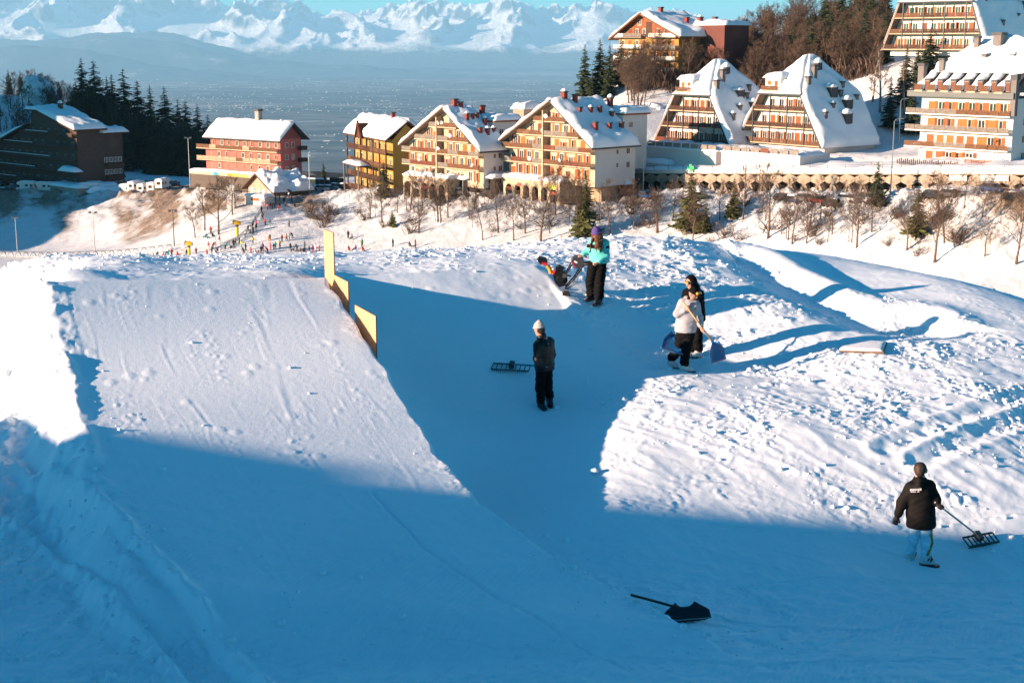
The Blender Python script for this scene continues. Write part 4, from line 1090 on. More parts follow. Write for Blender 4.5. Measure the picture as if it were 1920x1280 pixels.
LET = {'A': [(0, 0, .5, 1), (.5, 1, 1, 0), (.25, .4, .75, .4)], 'B': [(0, 0, 0, 1), (0, 1, .8, .8), (.8, .8, 0, .5), (0, .5, .9, .25), (.9, .25, 0, 0)], 'C': [(1, .85, .4, 1), (.4, 1, 0, .5), (0, .5, .4, 0), (.4, 0, 1, .15)], 'E': [(0, 0, 0, 1), (0, 1, .9, 1), (0, .5, .7, .5), (0, 0, .9, 0)],
       'H': [(0, 0, 0, 1), (1, 0, 1, 1), (0, .5, 1, .5)], 'I': [(.5, 0, .5, 1)], 'K': [(0, 0, 0, 1), (0, .45, 1, 1), (.3, .6, 1, 0)], 'L': [(0, 0, 0, 1), (0, 0, .9, 0)], 'O': [(0, .3, .3, 1), (.3, 1, .8, 1), (.8, 1, 1, .6), (1, .6, .7, 0), (.7, 0, .2, 0), (.2, 0, 0, .3)], 'R': [(0, 0, 0, 1), (0, 1, .9, .8), (.9, .8, 0, .5), (.3, .5, 1, 0)],
       'S': [(1, .9, .2, 1), (.2, 1, 0, .7), (0, .7, 1, .35), (1, .35, .8, 0), (.8, 0, 0, .1)], 'T': [(0, 1, 1, 1), (.5, 0, .5, 1)], 'U': [(0, 1, .1, .1), (.1, .1, .9, .1), (.9, .1, 1, 1)], 'N': [(0, 0, 0, 1), (0, 1, 1, 0), (1, 0, 1, 1)], 'M': [(0, 0, 0, 1), (0, 1, .5, .3), (.5, .3, 1, 1), (1, 1, 1, 0)], 'D': [(0, 0, 0, 1), (0, 1, .8, .8), (.8, .8, .9, .3), (.9, .3, 0, 0)], '1': [(.5, 0, .5, 1)]}
def strokes(text, x, y, z, lw, lh, th, dep=.04, gap=.35):
    """Raised letters from straight strokes on a plane facing -y."""
    b = MB()
    for ch in text:
        for (x1, z1, x2, z2) in LET.get(ch, []):
            a = Vector((x + x1 * lw, y, z + z1 * lh)); c = Vector((x + x2 * lw, y, z + z2 * lh)); d = (c - a).normalized(); n = Vector((-d.z, 0, d.x)) * th / 2
            q = [a - n, c - n, c + n, a + n]
            b.add([p + Vector((0, -dep, 0)) for p in q] + q, [(0, 1, 2, 3), (4, 7, 6, 5), (0, 4, 5, 1), (1, 5, 6, 2), (2, 6, 7, 3), (3, 7, 4, 0)])
        x += lw * (1 + gap)
    return b
yb = MB()
for k in range(9):                                   # yellow sign letters, too blurred in the picture to read
    xx = W * .40 + k * .82; yb.box(xx, xx + .3, -2.62, -2.56, 1.25, 2.25 - .25 * (k % 3 == 1)).box(xx + .31, xx + .62, -2.62, -2.56, 1.25 + .35 * (k % 2), 1.7 + .3 * (k % 2))
yb.build('yellow_lettering', mat('sign_yellow', (.75, .42, .02), .6), B.r)
bl = mat('sign_teal', (.02, .30, .42), .6)
for cx in (W * .24, W * .80):
    MB().prism([(cx - .9, 1.3), (cx + .9, 1.3), (cx + 1.2, 1.8), (cx + .4, 1.9), (cx, 2.35), (cx - .5, 1.95), (cx - 1.2, 1.9)], 'y', -2.62, -2.56).build('sign_emblem', bl, B.r)

# ---- ochre building with dark timber front
B = Bld('ochre_building', 'ochre walled building with dark timber balcony front and thick snow roof', 668, 350, 352, 66, cat='building'); B.rng.seed(81)
W = B.solve(738); D = B.solve(793, 'y', W); zE = B.zat(262, W); fl = zE / 4.05; zA = B.zat(232, W * .5, 4)
B.box('wall', OCHRE, 0, W, 0, D, -1, zE)
B.part('gable_wall', MB().add([(W - .3, 0, zE), (W, 0, zE), (W, D, zE), (W - .3, D, zE), (W - .3, D * .45, zE + 3.4), (W, D * .45, zE + 3.4)], [(0, 1, 5, 4), (1, 2, 5), (2, 3, 4, 5), (3, 0, 4), (0, 3, 2, 1)]), [OCHRE])
for k in range(4):
    z = k * fl
    B.balcony(-1.2, W + .0, z + .1, 0, 1.8, slab=WOODD, rails=[WOODD, mat('wood_mid', (.13, .06, .03), .75)], seg=3.0, h=1.05)
    for i in range(8):
        B.win(W * (i + .5) / 8, z + .35, 1.1, 1.9, 0, B.rng.choice(['closed', 'half', 'bare', 'bare']), B.rng.choice([SH_Y, WOODD, YELLOW]))
for i in range(7): B.box('post', WOODD, W * i / 6 - .14 - (1.1 if i == 0 else 0), W * i / 6 + .14 - (1.1 if i == 0 else 0), -1.85, -1.6, -.5, zE)
for k, yy in [(0, .3), (1, .66), (2, .66), (3, .66)]: B.side_win(D * yy, k * fl + (.6 if k else .2), W + .02, 1.0 if k else 2.0, 1.0 if k else 1.8)
for yy in (.62, .82): B.side_win(D * yy, zE + .2, W + .02, 1.2, 1.1)
of = 2.4
for sy in (0, 1):
    ya, yb = (-of, D * .45) if sy == 0 else (D + 1.5, D * .45)
    zr = zE + 3.9; ze = zE - .4
    o = B.part('roof', MB().add([(-2.2, ya, ze), (W + 1.6, ya, ze), (W + 1.6, yb, zr), (-2.2, yb, zr), (-2.2, ya, ze + .4), (W + 1.6, ya, ze + .4), (W + 1.6, yb, zr + .4), (-2.2, yb, zr + .4)], [(0, 1, 2, 3), (4, 5, 6, 7), (0, 1, 5, 4), (1, 2, 6, 5), (2, 3, 7, 6), (3, 0, 4, 7)]), [WOODD])
    B.snow(quad_rows((-2.2, ya, ze + .42), (W + 1.6, ya, ze + .42), (W + 1.6, yb, zr + .42), (-2.2, yb, zr + .42), 16, 22), 1.1, o, seed=82 + sy, edge=1.3, rough=.3)
xg = W * .42
B.part('front_gable', MB().prism([(xg - 2.2, zE - .6), (xg + 2.2, zE - .6), (xg, zE + 3.0)], 'y', -of - .5, 1.0), [WOODD])
B.part('gable_trim', MB().prism([(xg - 2.6, zE - .6), (xg - 2.1, zE - .6), (xg, zE + 2.9), (xg + 2.1, zE - .6), (xg + 2.6, zE - .6), (xg, zE + 3.6)], 'y', -of - .9, -of - .5), [SH_B])
pb = B.box('porch_roof', WOODD, W * .18, W * .62, -5.0, -1.9, fl * 1.9, fl * 1.9 + .35); B.snow(quad_rows((W * .18, -5, fl * 1.9 + .36), (W * .62, -5, fl * 1.9 + .36), (W * .62, -1.9, fl * 1.9 + .36), (W * .18, -1.9, fl * 1.9 + .36), 6, 8), .7, seed=85, edge=.5)
B.box('post', WOODG, W * .2, W * .2 + .3, -4.9, -4.6, -1, fl * 1.9); B.box('post', WOODG, W * .6, W * .6 + .3, -4.9, -4.6, -1, fl * 1.9)
B.chimney(W * .8, D * .3, zE + 3.4, 2.2, .8); B.box('antenna', METALG, W * .8 - .05, W * .8 + .05, D * .3, D * .3 + .1, zE + 5, zE + 8)

# ---- dark hotel in the shade on the left
B = Bld('dark_hotel', 'dark timber hotel in the shade with tiers of balconies and snowy roofs', -62, 347, 486, 42, cat='hotel'); B.rng.seed(91)
W = B.solve(150); D = B.solve(236, 'y', W); zE = B.zat(243, W); xa = B.solve(78); zA = B.zat(208, xa); fl = (zA - 4) / 6
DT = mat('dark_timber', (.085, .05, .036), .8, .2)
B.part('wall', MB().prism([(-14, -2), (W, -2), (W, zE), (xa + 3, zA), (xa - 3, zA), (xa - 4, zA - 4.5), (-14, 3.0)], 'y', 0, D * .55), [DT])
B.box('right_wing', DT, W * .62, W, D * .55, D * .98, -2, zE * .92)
for k in range(6):
    z = .6 + k * fl
    xl_ = -13 if z < 3.5 else (z - 3.0) / ((zA - 4.5 - 3) / (xa - 4 + 14)) - 14 + 3.0
    xr_ = W - .3 if z < zE - 2 else W - (z + 2.2 - zE) / ((zA - zE) / (W - xa - 3))
    if xr_ - xl_ < 4: continue
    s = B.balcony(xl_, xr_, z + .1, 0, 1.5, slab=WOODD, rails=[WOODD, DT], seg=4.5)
    B.box('rail_snow', RSNOW, xl_ + 2 * (k % 3), xl_ + (xr_ - xl_) * (.45 + .1 * (k % 4)), -1.52, -1.35, z + 1.06, z + 1.20)
    n = int((xr_ - xl_) / 4.2)
    for i in range(n): B.win(xl_ + (xr_ - xl_) * (i + .5) / n, z + .3, 1.3, 1.7, 0, B.rng.choice(['bare', 'half', 'bare']), WOODD, mat('frame_dim', (.30, .24, .2), .7))
sr = (zA - zE) / (W - xa - 3)
rr = B.part('roof', MB().prism([(xa - 4, zA), (xa + 3, zA), (W + 1.8, zE - 1.8 * sr), (W + 1.8, zE - 1.8 * sr + .5), (xa + 3, zA + .5), (xa - 4, zA + .5)], 'y', -2.0, D * .6), [WOODD])
B.snow(quad_rows((W + 1.8, -2, zE - 1.8 * sr + .52), (W + 1.8, D * .6, zE - 1.8 * sr + .52), (xa + 3, D * .6, zA + .52), (xa + 3, -2, zA + .52)), 1.2, rr, seed=92, edge=1.3)
B.snow(quad_rows((xa + 3.2, -2, zA + .52), (xa + 3.2, D * .6, zA + .52), (xa - 4.5, D * .6, zA + .3), (xa - 4.5, -2, zA + .3)), 1.1, rr, seed=93, edge=1.2)
slp = (zA - 4.5 - 3.0) / (xa - 4 + 14)
rl = B.part('roof', MB().prism([(-16, 3 - 2 * slp), (xa - 4, zA - 4.5), (xa - 4, zA - 4.0), (-16, 3.5 - 2 * slp)], 'y', -2, D * .55), [WOODD])
B.snow(quad_rows((-16, -2, 3.52 - 2 * slp), (-16, D * .55, 3.52 - 2 * slp), (xa - 4, D * .55, zA - 3.98), (xa - 4, -2, zA - 3.98)), .9, rl, seed=94)
B.box('wing_roof', WOODD, W * .55, W + 1.6, D * .5, D + 1.2, zE * .92, zE * .92 + .4); B.snow(quad_rows((W * .55, D * .48, zE * .92 + .42), (W + 1.7, D * .48, zE * .92 + .42), (W + 1.7, D + 1.3, zE * .92 + .42), (W * .55, D + 1.3, zE * .92 + .42)), 1.6, seed=95, edge=1.8)
for k in range(3):
    B.box('wing_balcony', WOODD, W + .02, W + 1.3, D * .57, D * .96, k * fl + 2.2, k * fl + 3.2)
    for i in range(4): B.side_win(D * (.6 + .1 * i), k * fl + 3.5, W + .02, 1.2, 1.5)
B.box('terrace', mat('wall_dim', (.30, .27, .24), .85), W * .86, W + 9, -6, 8, -2, 4.6); B.snow(quad_rows((W * .86 - .3, -6.3, 4.62), (W + 9.3, -6.3, 4.62), (W + 9.3, 8, 4.62), (W * .86 - .3, 8, 4.62)), .8, seed=96)
B.box('terrace_door', GLASS, W + 1, W + 3, -6.03, -5.9, -.5, 2.2)
B.box('pent_roof', WOODD, W * .9, W + 3, -3.2, -.2, 8.6, 8.9); B.snow(quad_rows((W * .9, -3.2, 8.92), (W + 3, -3.2, 8.92), (W + 3, -.2, 8.92), (W * .9, -.2, 8.92), 6, 6), 1.3, seed=97)
for i in range(5):
    x = W + 9.3 + i * 2.6; B.snow(quad_rows((x, -4 + i, 3.6 - i * .8), (x + 2.5, -4 + i, 3.2 - i * .8), (x + 2.8, 9, 3.2 - i * .8), (x, 9, 3.6 - i * .8), 6, 6), 1.3, name='drift', seed=98 + i)
B.chimney(xa + 6, D * .3, zA - 1, 3.0, 1.2, DT)

# ---- small hut by the sledge run
B = Bld('small_hut', 'small tan hut with white shutters and snow heaped on its roof', 466, 361, 352, 52, cat='hut'); B.rng.seed(101)
W = B.solve(512); D = B.solve(578, 'y', W); zE = B.zat(352, 0); zA = B.zat(327, W * .45)
zE = max(zE, 1.6)
B.part('wall', MB().prism([(0, -3), (W, -3), (W, zE), (W * .45, zA), (0, zE)], 'y', 0, D), [TAN])
for i, x in enumerate((.15, .42, .62, .85)): B.win(W * x, -.6, 1.1, 2.0, 0, 'closed', FRAMEW)
sl = (zA - zE) / (W * .45); sr = (zA - zE) / (W * .55)
rl = B.part('roof', MB().prism([(-1.5, zE - 1.5 * sl), (W * .45, zA), (W * .45, zA + .3), (-1.5, zE - 1.5 * sl + .3)], 'y', -1.2, D + .8), [WOODD]); rr = B.part('roof', MB().prism([(W * .45, zA), (W + 1.6, zE - 1.6 * sr), (W + 1.6, zE - 1.6 * sr + .3), (W * .45, zA + .3)], 'y', -1.2, D + .8), [WOODD])
B.snow(quad_rows((W + 1.7, -1.0, zE - 1.6 * sr + .3), (W + 1.7, D + .8, zE - 1.6 * sr + .3), (W * .45, D + .8, zA + .3), (W * .45, -1.0, zA + .3), 20, 28), 1.0, rr, seed=102, rough=1.1, edge=.6)
B.snow(quad_rows((0, 1, zE + .3), (0, D, zE + .3), (W * .45, D + .8, zA + .3), (W * .45, 1, zA + .3)), .5, rl, seed=103, rough=.8)

# ---- white shop arches below the two gabled blocks
def arch_row(label, pxl, pyl, d, phi, pxr, pytop, n, seed, dep=8.0, first=0, signs=()):
    B = Bld('shop_arcade', label, pxl, pyl, d, phi, cat='arcade', group='shop arcades'); B.rng.seed(seed)
    W = B.solve(pxr); H = B.zat(pytop); b = W / n
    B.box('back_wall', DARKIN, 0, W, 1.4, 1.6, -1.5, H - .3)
    B.box('deck', CREAM, -.2, W + .2, .62, dep, H - .4, H - .004)
    for i in range(n):
        x0 = i * b; r = b * .36; xc = x0 + b / 2; zs = max(.3, H - r - 1.3)
        pts = [(x0, -1.5), (xc - r, -1.5), (xc - r, zs)] + [(xc - r * math.cos(math.pi * k / 10), zs + r * math.sin(math.pi * k / 10)) for k in range(1, 10)] + [(xc + r, zs), (xc + r, -1.5), (x0 + b, -1.5), (x0 + b, H), (x0, H)]
        B.part('arch', MB().prism(pts, 'y', 0, .6), [CREAM])
        if B.rng.random() < .5: B.box('awning', B.rng.choice([YELLOW, SH_B, FRAMEW, REDP]), xc - r, xc + r, .1, .5, zs - .4, zs + .3)
    B.box('end_wall', CREAM, W + .004, W + .5, .0, dep, -1.5, H)
    B.snow(quad_rows((-.3, -.1, H), (W + .5, -.1, H), (W + .5, dep, H), (-.3, dep, H), 8, 30), .7, seed=seed, edge=.5, rough=.6)
    return B, W, H
A1 = arch_row('low cream arcade with five shop arches under the left gabled block', 756, 355, 318, 48, 836, 327, 5, 111)
strokes('K', A1[1] * .30, -.004, A1[2] - 1.2, .7, .9, .18).box(A1[1] * .36, A1[1] * .50, -.03, -.004, A1[2] - 1.2, A1[2] - .6).build('faded_lettering', mat('letter_blue', (.28, .30, .42), .8), A1[0].r)
A2 = arch_row('cream arcade with dark round arches and shop signs under the right gabled block', 930, 356, 305, 48, 1046, 330, 7, 117)
A2[0].box('shop_sign', mat('sign_green', (.45, .50, .06), .6), A2[1] * .86, A2[1] * .96, -.12, -.004, A2[2] - 1.6, A2[2] - .7)
A2[0].box('shop_sign', mat('sign_red', (.55, .06, .05), .6), A2[1] * .36, A2[1] * .42, -.12, -.004, A2[2] - 1.6, A2[2] - .9)
# flat shop roofs between them
for i, (px, py, d, pxr, h, lab) in enumerate([(838, 352, 312, 876, 2.2, 'low flat shop with snow slab roof left of the round arches'), (878, 352, 309, 928, 2.6, 'low flat shop with dark front and snow slab roof next to the round arches'), (1048, 352, 300, 1128, 4.2, 'snow topped cream terrace wall right of the round arches')]):
    B = Bld('low_shop' if i < 2 else 'terrace_wall', lab, px, py, d, 48, cat='shop' if i < 2 else 'wall'); W = B.solve(pxr)
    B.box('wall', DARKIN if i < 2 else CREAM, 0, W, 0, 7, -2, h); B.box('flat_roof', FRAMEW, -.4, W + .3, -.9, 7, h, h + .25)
    B.snow(quad_rows((-.5, -1, h + .26), (W + .4, -1, h + .26), (W + .4, 7.2, h + .26), (-.5, 7.2, h + .26), 6, 12), .7, seed=120 + i, edge=.5)
    for k in range(int(W / 3)): 
        if i < 2: B.box('shop_window', GLASS, 1 + 3 * k, 3 + 3 * k, -.03, .05, -.8, 1.4)

# ---- long wall of hexagonal concrete panels on slanted legs
B = Bld('hexagon_wall', 'long concrete gallery wall of hexagon panels on slanted legs along the road', 1128, 352, 313, 48, cat='wall')
Wt = B.solve(1990); p_ = 3.3; n = int(Wt / p_)
hexm = MB().prism([(-p_ * .5, 2.2), (-p_ * .28, 1.25), (p_ * .28, 1.25), (p_ * .5, 2.2), (p_ * .28, 3.0), (-p_ * .28, 3.0)], 'y', -.35, 0).mesh('panel', CONC)
hexm = MB().prism([(0, 1.0), (p_ * .49, 1.75), (p_ * .49, 2.55), (0, 3.2), (-p_ * .49, 2.55), (-p_ * .49, 1.75)], 'y', -.4, 0).mesh('panel', CONC)
legm = MB().prism([(-p_ * .5, -1.5), (-p_ * .28, -1.5), (p_ * .02, 1.05), (-p_ * .12, 1.25)], 'y', -.3, .1).prism([(p_ * .5, -1.5), (p_ * .28, -1.5), (-p_ * .02, 1.05), (p_ * .12, 1.25)], 'y', -.3, .1).mesh('leg', CONC)
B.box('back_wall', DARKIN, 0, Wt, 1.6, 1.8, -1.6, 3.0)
slope = (at(1900, 342, 240).z - at(1130, 341, 313).z) / Wt
for i in range(n):
    x = (i + .5) * p_; dz = 0.0
    link('panel', hexm, B.r, (x, 0, dz)); link('leg', legm, B.r, (x, .02, dz))
B.r.rotation_euler = (0, -math.atan(slope), -B.phi)
dk = B.box('deck', CONC, -.3, Wt + .3, .05, 14, 3.0, 3.35)
B.box('parapet', WHITEW, -.3, Wt + .3, -.25, .04, 3.21, 3.9)
snow_on(quad_rows((-.4, -.3, 3.9), (Wt + .4, -.3, 3.9), (Wt + .4, 14, 4.4), (-.4, 14, 4.4), 8, 60), .5, B.r, seed=130, edge=.4, rough=.9)
B.box('handrail', METALD, -.3, Wt, -.32, -.26, 4.75, 4.82)
for i in range(0, int(Wt / 4)): B.box('handrail_post', METALD, i * 4 - .03, i * 4 + .03, -.32, -.26, 3.9, 4.75)
cross = MB().box(-.8, .8, -.1, .1, -.25, .25).box(-.25, .25, -.1, .1, .251, .8).box(-.25, .25, -.1, .1, -.8, -.251)
gm = NT('green_cross_lit'); gm.b.inputs['Base Color'].default_value = (.01, .35, .06, 1); gm.b.inputs['Emission Color'].default_value = (.02, .8, .12, 1); gm.b.inputs['Emission Strength'].default_value = 0.25
xg = B.solve(1302); cross.build('pharmacy_cross', gm.m, B.r, (xg, -.9, 4.3))
for px_, w_ in ((1868, 5.2), (1800, 3.4)):
    xs_ = B.solve(px_); B.box('sign_board', mat('sign_pale', (.62, .64, .60), .7), xs_ - w_ / 2, xs_ + w_ / 2, -.75, -.6, 2.0, 3.0)

# white terraces between the gallery and the tent-roofed blocks
B = Bld('white_terrace', 'white snow covered terrace building below the twin tent-roofed blocks', 1196, 322, 312, 47, cat='building'); W = B.solve(1345); H = B.zat(274); B.rng.seed(141)
B.box('wall', WHITEW, 0, W * .98, 0, 13, -3, H); B.snow(quad_rows((-.3, -.3, H), (W, -.3, H), (W, 13, H), (-.3, 13, H), 8, 26), .7, seed=142, rough=.7)
B.box('lower_step', WHITEW, -2, W * .5, -3, -.004, -3, H * .45); B.snow(quad_rows((-2.2, -3.2, H * .45), (W * .5, -3.2, H * .45), (W * .5, 0, H * .45), (-2.2, 0, H * .45), 6, 16), .8, seed=143)
for x in (.35, .42): B.win(W * x + 6, 1.4, .9, .7, 0, 'bare', frame=WOODD)
for i in range(9): B.box('railing', WOODG, .4 + i * W / 9.2, .2 + (i + .94) * W / 9.2, -.1, -.02, H + .35, H + 1.25)
B = Bld('terrace_wall', 'snow topped terrace with railings under the right tent-roofed block', 1352, 312, 292, 47, cat='wall'); W = B.solve(1500); H = B.zat(284); B.rng.seed(145)
B.box('wall', WHITEW, 0, W, 0, 10, -4, H); B.snow(quad_rows((-.3, -.3, H), (W, -.3, H), (W, 10, H), (-.3, 10, H), 8, 26), .6, seed=146, rough=.8)
for i in range(8): B.box('railing', SH_B if i == 4 else WOODG, .4 + i * W / 8.2, .2 + (i + .94) * W / 8.2, -.1, -.02, H + .3, H + 1.2)
# low snow roofed sheds behind the right gabled block
for i, (pl_, pr_, py, d, h, lab) in enumerate([(1170, 1196, 219, 348, 2.6, 'low tan shed with thick snow, left of a pair above the gabled roofs'), (1198, 1236, 221, 345, 2.8, 'low tan shed with thick snow, right of a pair above the gabled roofs'), (962, 982, 235, 352, 5.0, 'small flat roofed block showing behind the left gabled roof')]):
    B = Bld('shed', lab, pl_, py + 8, d, 40, cat='shed'); W = B.solve(pr_); B.box('wall', TAN, 0, W, 0, 7, -3, h); B.snow(quad_rows((-.5, -.6, h), (W + .5, -.6, h), (W + .5, 7.5, h), (-.5, 7.5, h), 8, 10), 1.6, seed=150 + i, edge=1.0)
# picket fence in front of the big right block, fences and guard rails
B = Bld('picket_fence', 'dark wooden picket fence in front of the big right block', 1682, 312, 262, 48, cat='fence'); W = B.solve(1806)
for i in range(int(W / .42)): piece('picket', WOODD, B.r, (i * .42, 0, -.6), (.22, .06, 1.9 + .15 * (i % 3)))
B.box('rail', WOODD, 0, W, .04, .10, .2, .32)
B = Bld('timber_fence', 'new orange timber rail fence right of the pickets', 1808, 312, 255, 48, cat='fence'); W = B.solve(1858)
for z in (.1, .55, 1.0): B.box('rail', SH_O, 0, W, 0, .08, z, z + .22)
for i in range(5): B.box('post', SH_O, i * W / 4 - .08, i * W / 4 + .08, .09, .2, -.8, 1.3)
B = Bld('wooden_fence', 'weathered two rail fence left of the pickets', 1632, 316, 268, 48, cat='fence'); W = B.solve(1700)
for z in (.2, .8): B.box('rail', WOODG, 0, W, 0, .08, z, z + .14)
for i in range(7): B.box('post', WOODG, i * W / 6 - .07, i * W / 6 + .07, .09, .2, -.9, 1.2)
# dark fence wall at the end of the village, beside the hut
B = Bld('dark_fence', 'dark green slatted fence beyond the sledge run, left of the ochre building', 572, 352, 388, 20, cat='fence'); W = B.solve(650)
for i in range(int(W / 1.5)): B.box('panel', mat('fence_green', (.02, .035, .03), .8), i * 1.5, i * 1.5 + 1.44, 0, .1, -1.5, 2.4 + (.6 if i > W / 3 else 0))
B.snow(quad_rows((0, -.1, 2.45), (W * .45, -.1, 2.45), (W * .45, .4, 2.45), (0, .4, 2.45), 3, 14), .3, seed=160, edge=.2)
# ------------------------------------------------------------------ trees
def vhit(px, py, y0=200.0):
    """Where the ray through a picture point meets the village ground."""
    ys = np.arange(y0, 620.0, 0.6); d = at(px, py, 1.0)
    g = vill(d.x * ys, ys)[0]; m = np.nonzero(d.z * ys < g)[0]
    y = ys[m[0]] if len(m) else 600.0
    return Vector((d.x * y, y, float(g[m[0]]) if len(m) else d.z * y))

BARK = mat('bark_grey_brown', (0.13, 0.088, 0.062), 0.9, 0.25, 2.0)
TWIG = mat('twig_brown', (0.105, 0.066, 0.045), 0.9, 0.25, 0.8)
TWIGR = mat('twig_russet', (0.095, 0.058, 0.040), 0.9, 0.2, 0.8)
BIRCH = mat('bark_pale', (0.34, 0.28, 0.23), 0.9, 0.3, 1.0)
NEEDLE = mat('needles_dark', (0.030, 0.044, 0.018), 0.85, 0.35, 0.6)
NEEDLE2 = mat('needles_olive', (0.085, 0.085, 0.022), 0.85, 0.3, 0.6)

def bare_tree(seed, H=10.0, spread=0.42, levels=4, nlimb=11, lean=0.0, fork=0.0, fuzz=1.0):
    """Trunk mesh data and crown mesh data of a leafless tree."""
    rg = random.Random(seed); tr = MB(); cr = MB()
    pts = []; p = Vector((0, 0, -0.3)); d = Vector((lean, rg.uniform(-.05, .05), 1)).normalized()
    n = 8
    for i in range(n + 1):
        pts.append(p.copy()); p = p + d * (H * .86 / n); d = (d + Vector((rg.uniform(-.10, .10), rg.uniform(-.10, .10), .03))).normalized()
    r0 = H * 0.0155
    tr.tube(pts, [r0 * (1.25 if i == 0 else 1) * (1 - i / n) ** .8 + 0.02 for i in range(n + 1)], 6)
    def limb(a, dirv, L, r, lev):
        q = [a]; dv = dirv.copy(); m = 4 if lev < 2 else 3
        for _ in range(m):
            dv = (dv + Vector((rg.uniform(-.22, .22), rg.uniform(-.22, .22), rg.uniform(-.02, .20)))).normalized(); q.append(q[-1] + dv * (L / m))
        (tr if lev == 0 else cr).tube(q, [r * (1 - .75 * i / m) for i in range(m + 1)], 4 if lev < 1 else 3, cap=False)
        if lev >= levels - 1: return
        k = {0: 6, 1: 5, 2: 4}.get(lev, 3)
        k = max(2, int(k * fuzz + rg.random() + .25))
        for _ in range(k):
            t = rg.uniform(.25, 1.0); i = min(m - 1, int(t * m)); b = q[i].lerp(q[i + 1], t * m - i)
            dd = (q[i + 1] - q[i]).normalized(); sd = Vector((rg.gauss(0, 1), rg.gauss(0, 1), rg.gauss(0.25, .7))).normalized()
            limb(b, (dd * .75 + sd * .75).normalized(), L * rg.uniform(.40, .62), max(.017, r * .42), lev + 1)
    for i in range(nlimb):
        t = 0.26 + 0.72 * (i + rg.random() * .6) / nlimb; j = min(n - 1, int(t * n)); b = pts[j].lerp(pts[j + 1], t * n - j)
        a = i * 2.4 + rg.uniform(-.4, .4); el = rg.uniform(.35, .8) + .5 * t
        limb(b, Vector((math.cos(a), math.sin(a), el)).normalized(), H * spread * (1.15 - .75 * t) * rg.uniform(.75, 1.15), r0 * .42 * (1.15 - .8 * t), 0)
    return tr, cr

def conifer(seed, H=14.0, R=2.6, dens=1.0, ragged=0.25):
    rg = random.Random(seed); tr = MB(); cr = MB()
    tr.tube([(0, 0, -.4), (0, 0, H * .5), (rg.uniform(-.1, .1), 0, H * .99)], [H * .014, H * .009, .02], 6)
    n = int(44 * dens)
    for i in range(n):
        t = (i + rg.random() * .5) / n; z = H * (0.05 + .95 * t); rr = R * (1 - t) ** .82 + .12
        k = max(4, int(10 * (1 - t * .55)))
        for j in range(k):
            a = j * 6.283 / k + i * 1.1 + rg.uniform(-.5, .5); z = H * (0.05 + .95 * min(1, max(0, t + rg.uniform(-.03, .03)))); L = rr * rg.uniform(1 - ragged * 2, 1 + ragged)
            dx, dy = math.cos(a), math.sin(a); sx, sy = -dy, dx; dr = rg.uniform(.18, .42)
            w = L * .26 + .06
            P = []
            for s, ww in ((0.05, .5), (.45, 1.0), (.8, .75), (1.0, .12)):
                zz = z + L * (.10 * s - dr * s * s) + .12 * L * (s > .9)
                P.append([(dx * L * s - sx * w * ww, dy * L * s - sy * w * ww, zz - .10 * w * 2), (dx * L * s, dy * L * s, zz + .05 * L), (dx * L * s + sx * w * ww, dy * L * s + sy * w * ww, zz - .10 * w * 2)])
            cr.sheet(P)
            for q in range(5):
                s = rg.uniform(.3, 1.0); b = Vector((dx * L * s, dy * L * s, z - dr * L * s * s)); e = b + Vector((dx * .4 + sx * rg.uniform(-1, 1), dy * .4 + sy * rg.uniform(-1, 1), -rg.uniform(.2, .9))) * (L * .32)
                c = b + Vector((sx, sy, .2)) * (L * .08); cr.add([b, e, c], [(0, 1, 2)])
    return tr, cr

PROT = {}
def proto(kind, k, tr, cr, mt, mc):
    PROT[(kind, k)] = (tr.mesh('trunk', mt, True, fix=False), cr.mesh('crown', mc, False, fix=False))
for k in range(6): proto('bare', k, *bare_tree(200 + k, 10, .40 + .03 * (k % 3), 4, 12), BARK, TWIG)
for k in range(6): proto('wood', k, *bare_tree(230 + k, 10, 0.34 + .03 * (k % 3), 4, 13, fuzz=1.0), BARK, [TWIG, TWIGR][k % 2])
for k in range(3): proto('sapling', k, *bare_tree(250 + k, 10, .30, 3, 9), BARK, TWIG)
for k in range(4): proto('spruce', k, *conifer(260 + k, 10, [1.9, 2.3, 1.7, 2.1][k], 1.0, .25), BARK, NEEDLE)
for k in range(3): proto('olive', k, *conifer(270 + k, 10, [2.3, 2.8, 2.0][k], .85, .38), BARK, NEEDLE2)
for k in range(2): proto('birch', k, *bare_tree(280 + k, 10, .17, 4, 13, fuzz=.9), BIRCH, TWIG)
def shrub(seed):
    rg = random.Random(seed); tr = MB(); cr = MB()
    for i in range(16):
        a = rg.uniform(0, 6.28); q = [Vector((rg.uniform(-.5, .5), rg.uniform(-.5, .5), -.2))]; d = Vector((math.cos(a) * .7, math.sin(a) * .7, 1)).normalized()
        for _ in range(3): d = (d + Vector((rg.uniform(-.3, .3), rg.uniform(-.3, .3), 0))).normalized(); q.append(q[-1] + d * rg.uniform(.5, .8))
        (tr if i < 5 else cr).tube(q, [.05, .035, .025, .012], 3, cap=False)
        for _ in range(7):
            b = q[rg.randint(1, 3)]; e = b + Vector((rg.gauss(0, .45), rg.gauss(0, .45), rg.uniform(.05, .6))); cr.tube([b, e], [.018, .008], 3, cap=False)
    return tr, cr
for k in range(3): proto('shrub', k, *shrub(290 + k), BARK, TWIGR)

